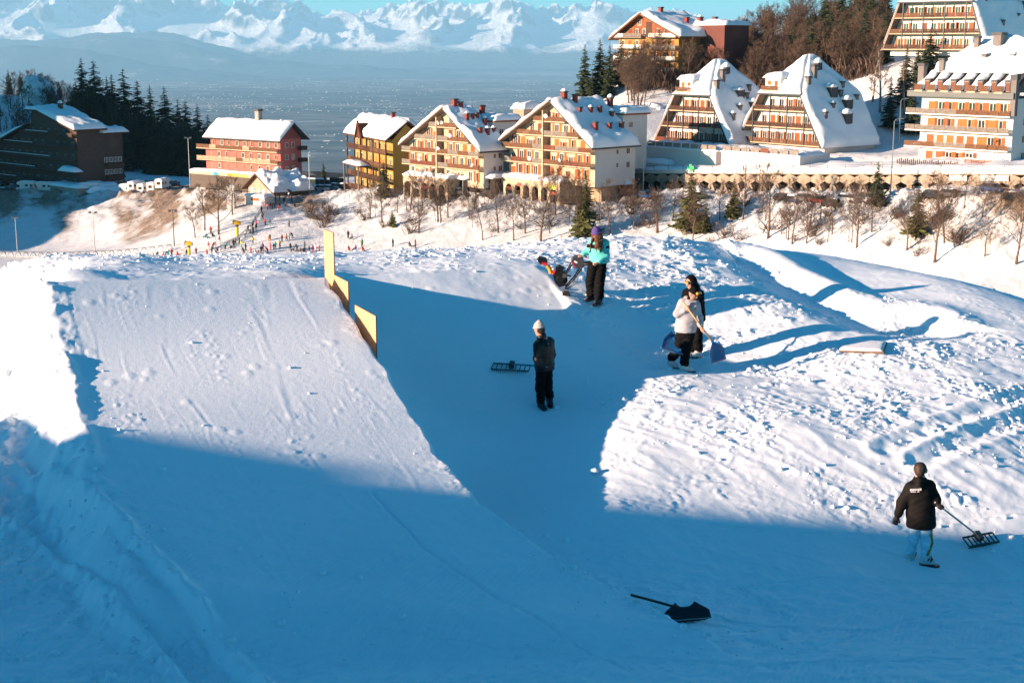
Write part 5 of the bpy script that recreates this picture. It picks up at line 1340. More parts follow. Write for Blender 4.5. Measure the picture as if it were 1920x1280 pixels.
def plant(kind, k, p, H, label, group, rz=None, name=None, cat='tree', wide=1.0):
    tm, cm = PROT[(kind, k)]
    r = empty(name or {'spruce': 'spruce_tree', 'olive': 'conifer_tree', 'shrub': 'shrub', 'sapling': 'sapling'}.get(kind, 'bare_tree'), p, rz if rz is not None else random.uniform(0, 6.28))
    s = H / (1.6 if kind == 'shrub' else 10.0); r.scale = (s * wide, s * wide, s)
    link('trunk' if kind != 'shrub' else 'stems', tm, r); link('crown' if kind != 'shrub' else 'twigs', cm, r)
    tag(r, label, cat, group); return r

def zone(px):
    return ('beside the sledge run' if px < 660 else 'below the ochre building' if px < 760 else 'below the left gabled block' if px < 930 else 'below the right gabled block' if px < 1130 else
            'below the white terrace' if px < 1240 else 'below the left twin roof' if px < 1380 else 'below the right twin roof' if px < 1560 else 'below the snowy gap' if px < 1720 else 'below the big right block')
def wood_zone(px, py):
    return (('just left of the hilltop hotel foot' if px < 1200 else 'below the hilltop hotel' if px < 1300 else 'above the left twin roof' if px < 1420 else 'above the right twin roof' if px < 1560 else 'left of the upper block') +
            (', high on the slope' if py < 95 else ', low on the slope' if py > 150 else ''))
def tall(p, hpx): return hpx * (p.y * CP - p.z * SP) / FPX
# single trees on the near bank: picture place of the foot, height in picture rows, what sets it apart
BANK_TREES = [
    ('bare', 0, 1752, 496, 132, 'tall bare tree at the bank foot whose trunk throws a long straight shadow'), ('bare', 1, 1905, 500, 122, 'bare tree at the right edge of the photo, forked near its foot'),
    ('bare', 2, 1606, 466, 112, 'slim upright bare tree on the bank midway between two larger right ones'), ('bare', 3, 1440, 449, 128, 'bare tree on the bank below the right twin roof, reaching over the road'),
    ('bare', 4, 1014, 454, 116, 'bare tree just left of the woman in the turquoise jacket'), ('bare', 5, 1084, 446, 104, 'bare tree directly behind the woman in turquoise'),
    ('bare', 0, 1143, 441, 88, 'dark stemmed bare tree just right of the woman in turquoise'), ('bare', 2, 963, 452, 74, 'slanting bare tree left of the snow blower'),
    ('bare', 4, 905, 452, 66, 'thin bare tree left of the slanting one above the right ramp'), ('bare', 1, 1188, 432, 66, 'small bare tree high on the bank, second right of the woman in turquoise'),
    ('bare', 3, 1512, 458, 74, 'leaning bare sapling below the right twin roof'), ('bare', 5, 1700, 474, 90, 'double stemmed bare tree left of the tall shadow casting tree'),
    ('bare', 4, 1842, 408, 70, 'bent bare tree near the top of the bank at right'), ('bare', 2, 1808, 392, 62, 'thin bare tree by the road left of the bent one'),
    ('bare', 1, 410, 440, 96, 'brown bushy bare tree left of the upper yellow snow cannon'), ('bare', 3, 384, 432, 78, 'low branched bare tree at the left end of the cannon trees'),
    ('bare', 5, 436, 404, 66, 'pale stemmed bare tree highest of those by the sledge run'), ('bare', 0, 366, 446, 56, 'small spiky bare tree leftmost by the sledge run'),
    ('bare', 2, 716, 418, 76, 'bare tree in front of the small spruce by the ochre building'), ('bare', 4, 694, 410, 66, 'thin bare tree left of the small spruce by the ochre building'),
    ('bare', 5, 745, 400, 50, 'small bare tree right of the small spruce by the ochre building'), ('bare', 1, 826, 420, 48, 'little bare tree alone on the bank below the left gabled block'),
    ('bare', 0, 985, 440, 78, 'bare tree between the slanting one and the snow blower'), ('bare', 3, 1560, 440, 70, 'thin bare tree left of the slim upright one'),
    ('olive', 0, 1098, 444, 112, 'ragged green conifer among bare trees behind the woman in turquoise'), ('olive', 1, 1294, 432, 106, 'taller green conifer of the pair on the mid bank'),
    ('olive', 2, 1322, 438, 58, 'shorter green conifer of the pair on the mid bank'), ('olive', 2, 1375, 412, 74, 'slim green conifer right of the pair on the mid bank'),
    ('spruce', 1, 1643, 388, 80, 'narrow dark spruce rising in front of the hexagon wall'), ('olive', 0, 1718, 446, 92, 'ragged conifer beside the tall shadow casting tree'),
    ('spruce', 3, 720, 372, 68, 'small dark spruce in front of the ochre building'), ('olive', 1, 736, 426, 32, 'stubby conifer low on the bank below the ochre building'),
    ('spruce', 0, 562, 352, 30, 'small dark spruce behind the hut, left of a smaller one'), ('spruce', 2, 607, 340, 36, 'small dark spruce behind the dark green fence'),
    ('bare', 0, 934, 216, 40, 'bare tree showing above the left gabled roof'),
]
for kind, k, px, py, hp, lab in BANK_TREES:
    p = vhit(px, py) if py > 300 else drop(px, py, 356)
    plant(kind, k, p, tall(p, hp) * (1.16 if kind == 'bare' else 1.05), lab, 'trees on the bank', cat='tree')
random.seed(29)
for i in range(34):
    px = random.uniform(760, 1915); py = 385 + random.random() * (58 + max(0, px - 1100) * .07)
    p = vhit(px, py); plant('bare', i % 6, p, tall(p, random.uniform(52, 104)), 'middling bare tree among many on the bank ' + zone(px), 'bare trees scattered on the bank')
# saplings and shrubs scattered over the bank
random.seed(31)
for i in range(46):
    px = random.uniform(640, 1915); py = 372 + random.random() * (60 + max(0, px - 1100) * .06)
    p = vhit(px, py); plant('sapling', i % 3, p, tall(p, random.uniform(24, 58)), 'thin bare sapling on the bank ' + zone(px), 'saplings on the bank')
for i in range(60):
    px = random.uniform(575, 1915) if i > 8 else random.uniform(575, 640); py = 375 + random.random() * (65 + max(0, px - 1100) * .07) if i > 8 else random.uniform(395, 420)
    p = vhit(px, py); plant('shrub', i % 3, p, random.uniform(1.0, 2.6), 'low brown shrub poking through the snow ' + zone(px), 'shrubs on the bank', cat='shrub', wide=1.3)
# spruces on the right-hand slope, in front of and beside the upper buildings
for k, (px, py, d, hp, lab) in enumerate([
    (1096, 202, 362, 120, 'big spruce at the left end of the wooded slope'), (1124, 204, 364, 112, 'spruce second from the left end of the wooded slope'), (1142, 204, 360, 100, 'spruce third from the left end of the wooded slope'),
    (1163, 190, 366, 92, 'spruce standing before the left corner of the hilltop hotel'), (1110, 206, 356, 70, 'shorter spruce in front of the leftmost big ones'), (1188, 160, 366, 74, 'spruce in front of the middle of the hilltop hotel'),
    (1223, 148, 366, 60, 'spruce in front of the right half of the hilltop hotel'), (1291, 84, 392, 58, 'lone spruce beside the red wing of the hilltop hotel'),
    (1518, 118, 392, 96, 'leftmost spruce of the dark group above the twin roofs'), (1545, 108, 394, 112, 'second spruce of the dark group above the twin roofs'), (1575, 104, 396, 124, 'third spruce of the dark group above the twin roofs'),
    (1602, 96, 388, 110, 'fourth spruce of the dark group above the twin roofs'), (1630, 110, 378, 120, 'rightmost spruce of the dark group above the twin roofs'), (1560, 130, 380, 80, 'short spruce low in the dark group above the twin roofs'),
    (1655, 150, 345, 110, 'spruce left of the balconied block high on the slope'), (1742, 118, 322, 118, 'tall spruce in front of the balconied block high on the slope'), (1722, 112, 326, 78, 'shorter spruce left of the tall one before the upper block'),
    (1757, 112, 322, 60, 'small spruce right of the tall one before the upper block'), (1698, 150, 318, 120, 'slender spruce below the left corner of the upper block'), (1828, 96, 320, 46, 'small spruce at the right corner of the upper block'),
    (1890, 78, 322, 46, 'small spruce behind the roof of the big right block'), (1910, 84, 322, 30, 'tiny spruce at the top right edge of the photo'), (1670, 178, 312, 100, 'spruce on the snowy gap beside the big right block'), (1712, 172, 308, 92, 'spruce behind the left corner of the big right block')]):
    p = drop(px, py, d); plant('spruce', k % 4, p, tall(p, hp), lab, 'spruces on the right slope')
random.seed(91)
for i in range(26):
    px = random.uniform(1470, 1665); d = random.uniform(345, 412); g = drop(px, 100, d); gp = proj(g)
    if gp[1] > 175 or gp[1] < 15: continue
    plant('spruce', i % 4, g, random.uniform(9, 15), 'dark spruce mixed into the brown wood ' + ('above the right twin roof' if px < 1570 else 'left of the upper block'), 'spruces mixed into the brown wood', wide=1.1)
for px, py, d, hp, lab in [(1650, 206, 318, 150, 'tall pale bare trunk on the snowy gap left of the big right block'), (1696, 184, 314, 128, 'pale bare tree on the snowy gap nearer the big right block'), (1636, 190, 322, 120, 'slim pale bare tree left of the tall one on the snowy gap')]:
    p = drop(px, py, d); plant('birch', 0 if px > 1640 else 1, p, tall(p, hp), lab, 'pale trees in the snowy gap')
# leafless wood on the right slope: each tree its own
n = 0; random.seed(77)
while n < 290:
    y = random.uniform(338, 432); x = random.uniform(28, 150)
    z = vz(x, y); px, py = proj((x, y, z))
    if not (1150 < px < 1660 and 20 < py < 218): continue
    if px < 1236 and y > 362 and py < 160: continue
    if px > 1230 and py > 100 + (1430 - px) * .0 + 90: continue
    if abs(px - 1300) < 90 and y < 352 and py > 130: continue
    plant('wood', random.randrange(6), (x, y, z), random.uniform(8.5, 13.5), 'leafless brown tree ' + wood_zone(px, py), 'leafless wood on the right slope'); n += 1
# tangle of young growth between those trees
pts_ = []
for i in range(24000):
    y = random.uniform(336, 430); x = random.uniform(30, 148); z = 0
    pts_.append((x, y))
xy = np.array(pts_); zz = vill(xy[:, 0], xy[:, 1])[0]; fd = xy[:, 1] * CP - zz * SP
ppx = 960 + FPX * xy[:, 0] / fd; ppy = 640 - FPX * (xy[:, 1] * SP + zz * CP) / fd
ok = (ppx > 1150) & (ppx < 1640) & (ppy < 214) & ~((ppx < 1240) & (xy[:, 1] > 362)) & ~((np.abs(ppx - 1300) < 95) & (xy[:, 1] < 352) & (ppy > 130))
ok &= (perlin(xy[:, 0] / 14, xy[:, 1] / 14, 810) > -.25)
V = []; F = []
for (x, y), z in zip(xy[ok], zz[ok]):
    for j in range(3):
        a = random.uniform(0, 6.28); L = random.uniform(1.2, 5.2); ex, ey = math.cos(a) * L * .35, math.sin(a) * L * .35; b = len(V); w = .05
        bx, by = x + random.uniform(-.8, .8), y + random.uniform(-.8, .8)
        V += [(bx - w, by, z - .2), (bx + w, by, z - .2), (bx + ex * .6, by + ey * .6, z + L * .7), (bx + ex * .6 + .3, by + ey * .4, z + L * .66), (bx + ex * 1.2, by + ey * 1.2, z + L)]; F += [(b, b + 1, b + 2), (b + 2, b + 3, b + 4), (b + 1, b + 3, b + 2)]
br = link('undergrowth', np_mesh('undergrowth', V, F, TWIGR, smooth=False)); tag(br, 'tangled brown undergrowth on the right slope', 'undergrowth', kind='stuff')
# dark conifers and bare trees on the left hill
n = 0
tops = [(160, 108), (183, 112), (237, 128), (206, 142), (262, 150), (285, 158), (312, 162), (336, 186), (372, 194), (391, 214), (215, 138), (350, 188)]
ORD = ['first', 'second', 'third', 'fourth', 'fifth', 'sixth', 'seventh', 'eighth', 'ninth', 'tenth', 'eleventh', 'last']
for px, py in sorted(tops):
    d = 556 - (px - 160) * .06; g = drop(px, 260, d); H = at(px, py, d).z - g.z
    plant('spruce', n % 4, g, max(9, H), ORD[n] + ' dark spruce from the left on the skyline of the left wood', 'skyline spruces of the left wood', wide=1.2); n += 1
random.seed(5)
for i in range(110):
    px = random.uniform(128, 400); d = random.uniform(500, 560); g = drop(px, 260, d); gp = proj(g)
    ymin = np.interp(px, [120, 160, 200, 240, 290, 330, 370, 400], [150, 118, 148, 140, 168, 196, 210, 232])
    H = min(random.uniform(12, 20), (gp[1] - ymin - random.uniform(0, 14)) * (g.y * CP - g.z * SP) / FPX)
    if H < 5: continue
    plant('spruce', i % 4, g, H, 'dark spruce packed in the left wood ' + ('right behind the dark hotel' if px < 240 else 'midway to the pink hotel' if px < 320 else 'next to the pink hotel') + (', front rows' if d < 525 else ', rear rows'), 'dark spruces of the left wood', wide=1.3)
for i in range(46):
    px = random.uniform(-10, 140); d = random.uniform(512, 575); g = drop(px, 220, d)
    plant('wood' if i % 6 else 'birch', i % 6 if i % 6 else 0, g, random.uniform(8, 13), ('pale stemmed' if i % 6 == 0 else 'leafless russet') + ' tree on the left hill, ' + ('at the photo edge' if px < 40 else 'below the snowy knoll' if px < 95 else 'beside the dark spruces'), 'leafless trees behind the dark hotel')
for k, (px, hp) in enumerate([(18, 66), (40, 60), (68, 78), (112, 58)]):
    g = drop(px, 180, 572); plant('spruce', k, g, 12.5 if px == 68 else 10.5, ['spruce at the far left top of the left hill', 'spruce second from the left on the left hilltop', 'spruce rising just behind the snowy knoll', 'slim spruce right of the snowy knoll'][k], 'spruces on the left hilltop', wide=.8)
# snowy knoll on the left hill
g = drop(70, 170, 560); gx = np.linspace(-9, 9, 30); Yk, Xk = np.meshgrid(gx, gx, indexing='ij')
Zk = np.maximum(0, 9.5 * np.exp(-(((Xk - 1) / 6.5) ** 2 + (Yk / 7) ** 2) ** 2) + 4 * np.exp(-((Xk + 4) / 4) ** 2 - (Yk / 5) ** 2) + 1.6 * fbm(Xk * .3, Yk * .3, 800, 3)) - 1.5
kn = link('snowy_knoll', np_mesh('snowy_knoll', np.stack([Xk, Yk, Zk], -1).reshape(-1, 3), grid_faces(30, 30), VSNOW), None, g)
tag(kn, 'snow covered rocky knoll on the left hill', kind='structure')
# ------------------------------------------------------------------ smooth bodies from distance fields
def surfnet(f, o, h):
    s = f < 0
    nx, ny, nz = f.shape
    c = [f[i:nx - 1 + i, j:ny - 1 + j, k:nz - 1 + k] for i in (0, 1) for j in (0, 1) for k in (0, 1)]
    st = np.stack([x < 0 for x in c]); cnt = st.sum(0); m = (cnt > 0) & (cnt < 8)
    ids = np.argwhere(m); n = len(ids)
    idx = np.full(m.shape, -1); idx[m] = np.arange(n)
    vals = np.stack([x[m] for x in c], -1)
    off = np.array([(i, j, k) for i in (0, 1) for j in (0, 1) for k in (0, 1)], float)
    acc = np.zeros((n, 3)); num = np.zeros(n)
    for a in range(8):
        for b in range(a + 1, 8):
            if abs(off[a] - off[b]).sum() != 1: continue
            va, vb = vals[:, a], vals[:, b]; cr = (va < 0) != (vb < 0)
            t = np.where(cr, va / np.where(cr, va - vb, 1), 0)
            acc += np.where(cr[:, None], off[a] + t[:, None] * (off[b] - off[a]), 0); num += cr
    V = o + (ids + acc / num[:, None]) * h
    F = []
    for ax in range(3):
        A = s.take(range(s.shape[ax] - 1), ax); B = s.take(range(1, s.shape[ax]), ax)
        e = np.argwhere(A != B); u, v = [(1, 2), (2, 0), (0, 1)][ax]
        ok = (e[:, u] > 0) & (e[:, v] > 0) & (e[:, u] < s.shape[u] - 1) & (e[:, v] < s.shape[v] - 1); e = e[ok]
        if not len(e): continue
        sg = A[tuple(e.T)]
        def cell(du, dv):
            q = e.copy(); q[:, u] -= du; q[:, v] -= dv; return idx[tuple(q.T)]
        q = np.stack([cell(1, 1), cell(0, 1), cell(0, 0), cell(1, 0)], -1)
        F.append(np.where(sg[:, None], q, q[:, ::-1]))
    return V, np.concatenate(F)

def sdf_mesh(name, prims, m, h=0.012, k=0.03, wrinkle=0.0, wfreq=14.0, cut=None, seed=0, scale=None):
    """prims: (a, b, ra, rb[, flatten]) round cones blended with radius k; cut: function(X,Y,Z) -> distance to keep (<0)."""
    P = []
    for q in prims: P.append((np.array(q[0], float), np.array(q[1], float), q[2], q[3]))
    lo = np.min([np.minimum(a - ra, b - rb) for a, b, ra, rb in P], 0) - 4 * h - k; hi = np.max([np.maximum(a + ra, b + rb) for a, b, ra, rb in P], 0) + 4 * h + k
    g = [np.arange(lo[i], hi[i] + h, h) for i in range(3)]
    X, Y, Z = np.meshgrid(*g, indexing='ij')
    D = np.full(X.shape, 1e3)
    for a, b, ra, rb in P:
        e = b - a; L = e @ e
        t = np.clip(((X - a[0]) * e[0] + (Y - a[1]) * e[1] + (Z - a[2]) * e[2]) / L, 0, 1) if L > 1e-9 else 0.0
        d = np.sqrt((X - a[0] - t * e[0]) ** 2 + (Y - a[1] - t * e[1]) ** 2 + (Z - a[2] - t * e[2]) ** 2) - (ra + (rb - ra) * t)
        hh = np.clip(0.5 + 0.5 * (D - d) / k, 0, 1)
        D = D + (d - D) * hh - k * hh * (1 - hh)
    if wrinkle:
        w = np.sin(X * wfreq + 2.1 * np.sin(Z * wfreq * .7 + seed) + seed) * np.sin(Z * wfreq * 1.25 + 1.7 * np.sin(Y * wfreq * .8 + 2) + seed * 2) + .5 * np.sin((X - Z) * wfreq * 2.1 + seed) * np.sin((Y + Z) * wfreq * 1.7)
        D = D + wrinkle * w
    if cut is not None: D = np.maximum(D, cut(X, Y, Z))
    V, F = surfnet(D, lo, h)
    return np_mesh(name, V, F, m)

# ------------------------------------------------------------------ small figures on the sledge run
def small_person(pose, jacket, legs, hair):
    """One continuous low figure; colours by height: trousers, jacket, head."""
    if pose == 'stand': J = dict(hip=(0, 0, .88), ch=(0, 0, 1.32), hd=(0, -.02, 1.62), kn=[(-.11, 0, .47), (.12, -.03, .47)], ft=[(-.14, 0, .05), (.15, -.04, .05)], el=[(-.28, 0, 1.08), (.28, 0, 1.08)], hn=[(-.25, -.14, .86), (.26, -.12, .86)])
    elif pose == 'walk': J = dict(hip=(0, 0, .86), ch=(-.05, 0, 1.30), hd=(-.09, -.02, 1.60), kn=[(-.22, 0, .50), (.10, 0, .46)], ft=[(-.30, 0, .06), (.30, 0, .08)], el=[(-.20, -.15, 1.05), (.22, .1, 1.10)], hn=[(-.36, -.16, .95), (.26, .12, .86)])
    elif pose == 'sit': J = dict(hip=(0, 0, .22), ch=(.06, 0, .66), hd=(.02, -.02, .95), kn=[(-.38, -.1, .42), (-.36, .12, .40)], ft=[(-.68, -.1, .10), (-.66, .14, .10)], el=[(-.12, -.22, .46), (-.06, .22, .46)], hn=[(-.34, -.16, .40), (-.30, .18, .40)])
    else: J = dict(hip=(.05, 0, .80), ch=(-.22, 0, 1.10), hd=(-.42, 0, 1.28), kn=[(-.08, -.1, .46), (.10, .1, .44)], ft=[(.0, -.12, .05), (.16, .12, .05)], el=[(-.34, -.2, .84), (-.30, .2, .84)], hn=[(-.46, -.1, .62), (-.44, .1, .62)])
    V = np.array
    hip, ch, hd = V(J['hip']), V(J['ch']), V(J['hd']); pr = [(hip, ch, .165, .175), (ch, ch + (hd - ch) * .45, .15, .07), (hd - V([0, 0, .02]), hd + V([0, 0, .05]), .105, .10)]
    for s, i in ((-1, 0), (1, 1)):
        hj = hip + V([0, 0, 0]) + V([s * .08, 0, 0]) * (pose != 'sit')
        pr += [(hj, V(J['kn'][i]), .115, .085), (V(J['kn'][i]), V(J['ft'][i]), .08, .07), (V(J['ft'][i]), V(J['ft'][i]) + V([-.14 if pose != 'stand' else 0, -.14 if pose == 'stand' else 0, 0]), .065, .055)]
        sh = ch + V([s * .17 if pose in ('stand',) else 0, s * .17 if pose != 'stand' else 0, .06]); pr += [(sh, V(J['el'][i]), .075, .06), (V(J['el'][i]), V(J['hn'][i]), .055, .05)]
    me = sdf_mesh('person', pr, [legs, jacket, hair], .05, .05)
    co = np.zeros(len(me.vertices) * 3, np.float32); me.vertices.foreach_get('co', co); co = co.reshape(-1, 3)
    cen = np.array([co[list(p.vertices)].mean(0) for p in me.polygons])
    dj = np.linalg.norm(np.cross(cen - hip, (ch - hip) / np.linalg.norm(ch - hip)), axis=1); tt = (cen - hip) @ (ch - hip) / ((ch - hip) @ (ch - hip))
    armd = np.minimum.reduce([np.linalg.norm(cen - V(q), axis=1) for q in J['el'] + J['hn']])
    mi = np.where((tt > 0.0) | (armd < .14), 1, 0); mi = np.where(np.linalg.norm(cen - hd, axis=1) < .19, 2, mi)
    me.polygons.foreach_set('material_index', mi.astype(np.int32)); me.update()
    return me
JK = {n: mat('cloth_' + n, c, .8, .12) for n, c in dict(black=(.02, .02, .022), navy=(.02, .03, .07), red=(.55, .03, .03), pink=(.60, .08, .16), yellow=(.70, .55, .03), teal=(.05, .35, .38), white=(.65, .63, .60), orange=(.70, .22, .05), green=(.06, .22, .10), grey=(.16, .16, .17), purple=(.16, .07, .22), brown=(.16, .09, .05)).items()}
SPK = {}
def crowd(px, py, jacket, pose='stand', legs='black', where='', scale=1.0):
    key = (pose, jacket, legs)
    if key not in SPK: SPK[key] = small_person(pose, JK[jacket], JK[legs], JK['brown' if len(SPK) % 2 else 'black'])
    p = vhit(px, py)
    o = link('person', SPK[key], None, p, (0, 0, random.uniform(0, 6.28))); o.scale = (scale,) * 3
    verb = {'stand': 'standing', 'walk': 'walking', 'sit': 'sitting', 'bend': 'bending'}[pose]
    tag(o, f'small figure in {jacket} jacket {verb} {where}', 'person', 'sledgers on the snow run'); return o
random.seed(12)
C5 = lambda x, y: (240 + x / 5.05, 340 + y / 5.05)
TOPW, FENW, MIDW, BOTW, LEFW, CANW, BRDW = 'near the hut at the top of the run', 'in the queue along the blue net', 'in the middle of the sledge run', 'among the crowd at the foot of the run', 'beside the hoop tunnel at lower left', 'between the two yellow snow cannons', 'right of the upright plywood board'
rows = [
    (1315, 200, 'teal', 'stand', 'black', TOPW), (1342, 186, 'navy', 'stand', 'black', TOPW), (1395, 190, 'grey', 'stand', 'navy', TOPW), (1435, 178, 'brown', 'walk', 'black', TOPW), (1480, 210, 'black', 'stand', 'black', TOPW), (1496, 164, 'navy', 'stand', 'grey', TOPW), (1525, 165, 'white', 'stand', 'navy', TOPW), (1550, 202, 'red', 'walk', 'black', TOPW), (1665, 120, 'red', 'stand', 'orange', TOPW), (1732, 116, 'red', 'stand', 'black', TOPW),
    (1322, 270, 'pink', 'stand', 'purple', TOPW), (1346, 270, 'black', 'stand', 'grey', TOPW), (1368, 266, 'brown', 'stand', 'black', TOPW), (1390, 270, 'navy', 'stand', 'black', TOPW), (1432, 276, 'black', 'stand', 'red', TOPW), (1490, 240, 'grey', 'bend', 'black', TOPW), (1580, 246, 'black', 'sit', 'black', TOPW),
    (1265, 302, 'black', 'stand', 'black', FENW), (1275, 364, 'brown', 'stand', 'black', FENW), (1205, 388, 'navy', 'stand', 'black', FENW), (1217, 440, 'pink', 'stand', 'black', FENW), (1180, 440, 'grey', 'stand', 'black', FENW), (1140, 482, 'black', 'stand', 'black', FENW), (1160, 494, 'white', 'stand', 'navy', FENW), (1186, 504, 'navy', 'stand', 'black', FENW), (1212, 472, 'black', 'stand', 'grey', FENW), (1110, 536, 'white', 'bend', 'black', FENW), (1055, 592, 'navy', 'walk', 'black', FENW), (1018, 605, 'grey', 'stand', 'black', FENW), (1000, 628, 'black', 'stand', 'black', FENW), (976, 640, 'black', 'sit', 'black', FENW), (924, 640, 'teal', 'bend', 'black', FENW),
    (1300, 420, 'red', 'stand', 'black', MIDW), (1346, 426, 'navy', 'stand', 'teal', MIDW), (1182, 596, 'yellow', 'stand', 'grey', MIDW), (1332, 574, 'orange', 'bend', 'orange', MIDW), (1346, 562, 'green', 'bend', 'black', MIDW), (1460, 580, 'red', 'stand', 'black', MIDW), (1501, 566, 'orange', 'walk', 'black', MIDW), (1530, 570, 'teal', 'stand', 'navy', MIDW), (1556, 540, 'black', 'bend', 'black', MIDW), (1526, 436, 'grey', 'stand', 'black', MIDW),
    (1076, 630, 'yellow', 'stand', 'teal', BOTW), (1115, 656, 'navy', 'stand', 'black', BOTW), (1096, 690, 'black', 'bend', 'black', BOTW), (1164, 690, 'red', 'stand', 'black', BOTW), (1208, 692, 'white', 'sit', 'red', BOTW), (1236, 696, 'red', 'sit', 'red', BOTW), (1260, 680, 'black', 'stand', 'grey', BOTW), (1276, 666, 'purple', 'stand', 'black', BOTW), (1320, 680, 'red', 'bend', 'black', BOTW), (1352, 656, 'pink', 'stand', 'red', BOTW), (1380, 646, 'navy', 'bend', 'black', BOTW), (1396, 650, 'teal', 'stand', 'teal', BOTW), (1440, 640, 'yellow', 'stand', 'black', BOTW), (1540, 656, 'black', 'stand', 'black', BOTW), (1568, 660, 'grey', 'sit', 'black', BOTW), (1600, 656, 'navy', 'bend', 'black', BOTW), (1635, 676, 'brown', 'sit', 'black', BOTW), (1660, 672, 'black', 'sit', 'black', BOTW), (1674, 650, 'grey', 'stand', 'black', BOTW), (1716, 680, 'navy', 'stand', 'black', BOTW), (1752, 676, 'pink', 'stand', 'pink', BOTW), (1776, 666, 'white', 'stand', 'white', BOTW), (1812, 686, 'red', 'walk', 'black', BOTW),
    (740, 540, 'navy', 'sit', 'black', CANW), (752, 546, 'teal', 'sit', 'black', CANW), (786, 500, 'red', 'stand', 'black', CANW), (802, 532, 'black', 'sit', 'black', CANW), (766, 650, 'red', 'stand', 'white', CANW), (806, 636, 'black', 'bend', 'red', CANW), (830, 606, 'white', 'stand', 'pink', CANW), (866, 586, 'pink', 'walk', 'white', CANW), (750, 706, 'red', 'stand', 'black', CANW), (796, 700, 'black', 'stand', 'black', CANW), (834, 700, 'grey', 'stand', 'black', CANW), (852, 696, 'navy', 'stand', 'black', CANW), (646, 700, 'red', 'stand', 'grey', CANW),
    (555, 700, 'black', 'bend', 'black', LEFW), (470, 712, 'red', 'sit', 'pink', LEFW), (415, 712, 'red', 'stand', 'black', LEFW), (332, 722, 'white', 'stand', 'pink', LEFW), (356, 720, 'teal', 'bend', 'black', LEFW), (382, 716, 'teal', 'stand', 'teal', LEFW), (276, 722, 'black', 'bend', 'black', LEFW), (242, 728, 'navy', 'sit', 'black', LEFW), (190, 726, 'orange', 'sit', 'white', LEFW), (154, 728, 'brown', 'sit', 'grey', LEFW), (110, 734, 'teal', 'bend', 'black', LEFW), (94, 730, 'red', 'sit', 'black', LEFW)]
for x, y, jk, po, lg, w in rows: crowd(*C5(x, y), jk, po, lg, w, random.uniform(.86, 1.04))
for px, py, jk, po in [(653, 449, 'black', 'stand'), (660, 449, 'grey', 'sit'), (737, 463, 'black', 'stand'), (768, 464, 'brown', 'sit'), (779, 466, 'brown', 'stand'), (654, 470, 'red', 'sit'), (667, 470, 'purple', 'sit'), (679, 463, 'green', 'stand'), (680, 471, 'red', 'sit')]: crowd(px, py, jk, po, 'black', BRDW)

# ------------------------------------------------------------------ lamp posts
def lamp_post(px, pyt, pyb, label, d=None, head='twin', dark=False):
    p = vhit(px, pyb) if d is None else drop(px, pyb, d); H = tall(p, pyb - pyt); r = empty('lamp_post', p); tag(r, label, 'lamp post', 'lamp posts'); m = METALD if dark else METALG
    MB().tube([(0, 0, -.5), (0, 0, H)], [.13, .07], 8).build('pole', m, r)
    if head == 'twin':
        MB().box(-.9, .9, -.06, .06, H, H + .12).build('cross_arm', m, r)
        for s in (-1, 1): MB().prism([(-.3, 0), (.3, 0), (.22, .32), (-.22, .32)], 'y', -.25, .25).build('lamp_head', METALD, r, (s * .7, 0, H - .34 if dark else H + .12))
    else:
        MB().tube([(0, 0, H - .1), (.3, 0, H + .3), (1.0, 0, H + .4)], .05, 6).build('arm', m, r); MB().prism([(.8, H + .30), (1.7, H + .36), (1.7, H + .46), (.8, H + .5)], 'y', -.14, .14).build('lamp_head', METALG, r)
    return r
lamp_post(33, 409, 474, 'pale lamp post by the hoop tunnel, leftmost in the photo'); lamp_post(178, 400, 470, 'pale lamp post by the hoop tunnel, right of the leftmost one'); lamp_post(327, 395, 462, 'thin post with two dark floodlights left of the snow cannons', dark=True)
lamp_post(357, 258, 357, 'very tall floodlight mast at the edge of the car park left of the pink hotel', d=405); lamp_post(581, 287, 364, 'tall thin lamp post at the top of the sledge run', head='arm')
lamp_post(772, 326, 356, 'short thin pole before the left cream arcade', head='arm', d=311); lamp_post(868, 300, 357, 'thin lamp post before the flat shops', head='arm', d=306); lamp_post(1026, 284, 357, 'tall lamp post before the round shop arches', head='arm', d=298)
lamp_post(1206, 262, 356, 'tall lamp post before the white terrace building', head='arm', d=292); lamp_post(1397, 262, 356, 'tall thin lamp post before the twin tent-roofed blocks', head='arm', d=279); lamp_post(1670, 222, 356, 'tall lamp post before the gap beside the big right block', head='arm', d=252); lamp_post(1688, 134, 214, 'lamp post on the snowy gap beside the spruces', head='arm', d=304)
lamp_post(738, 150, 232, 'faint mast far behind the ochre building', head='arm', d=420)

# ------------------------------------------------------------------ snow cannons, flag, hoop tunnel, net fence
CANY = mat('cannon_yellow', (.80, .42, .01), .45, .06)
def cannon(px, py, hp, label, rz):
    p = vhit(px, py); H = tall(p, hp); r = empty('snow_cannon', p, rz); tag(r, label, 'snow cannon', 'snow cannons'); s = H / 3.6; r.scale = (s, s, s)
    MB().tube([(0, 0, -.5), (0, 0, 2.0)], [.34, .34], 12).build('mast', CANY, r)
    MB().tube([(0, 0, 2.0), (0, 0, 2.55)], [.26, .22], 10).box(-.38, .38, -.2, .2, 2.15, 2.45).build('swivel', METALD, r)
    MB().tube([(.85, 0, 2.85), (.2, 0, 2.98), (-.75, 0, 3.16)], [.42, .50, .52], 16).build('barrel', CANY, r)
    MB().tube([(-.75, 0, 3.16), (-.98, 0, 3.20)], [.55, .56], 16).build('nozzle_ring', METALG, r); MB().tube([(.85, 0, 2.85), (.92, 0, 2.84)], [.36, .36], 12).build('fan_grille', METALD, r)
cannon(445, 442, 29, 'upper yellow snow cannon beside the queue', .2); cannon(355, 480, 27, 'lower yellow snow cannon near the hoop tunnel', -.1)
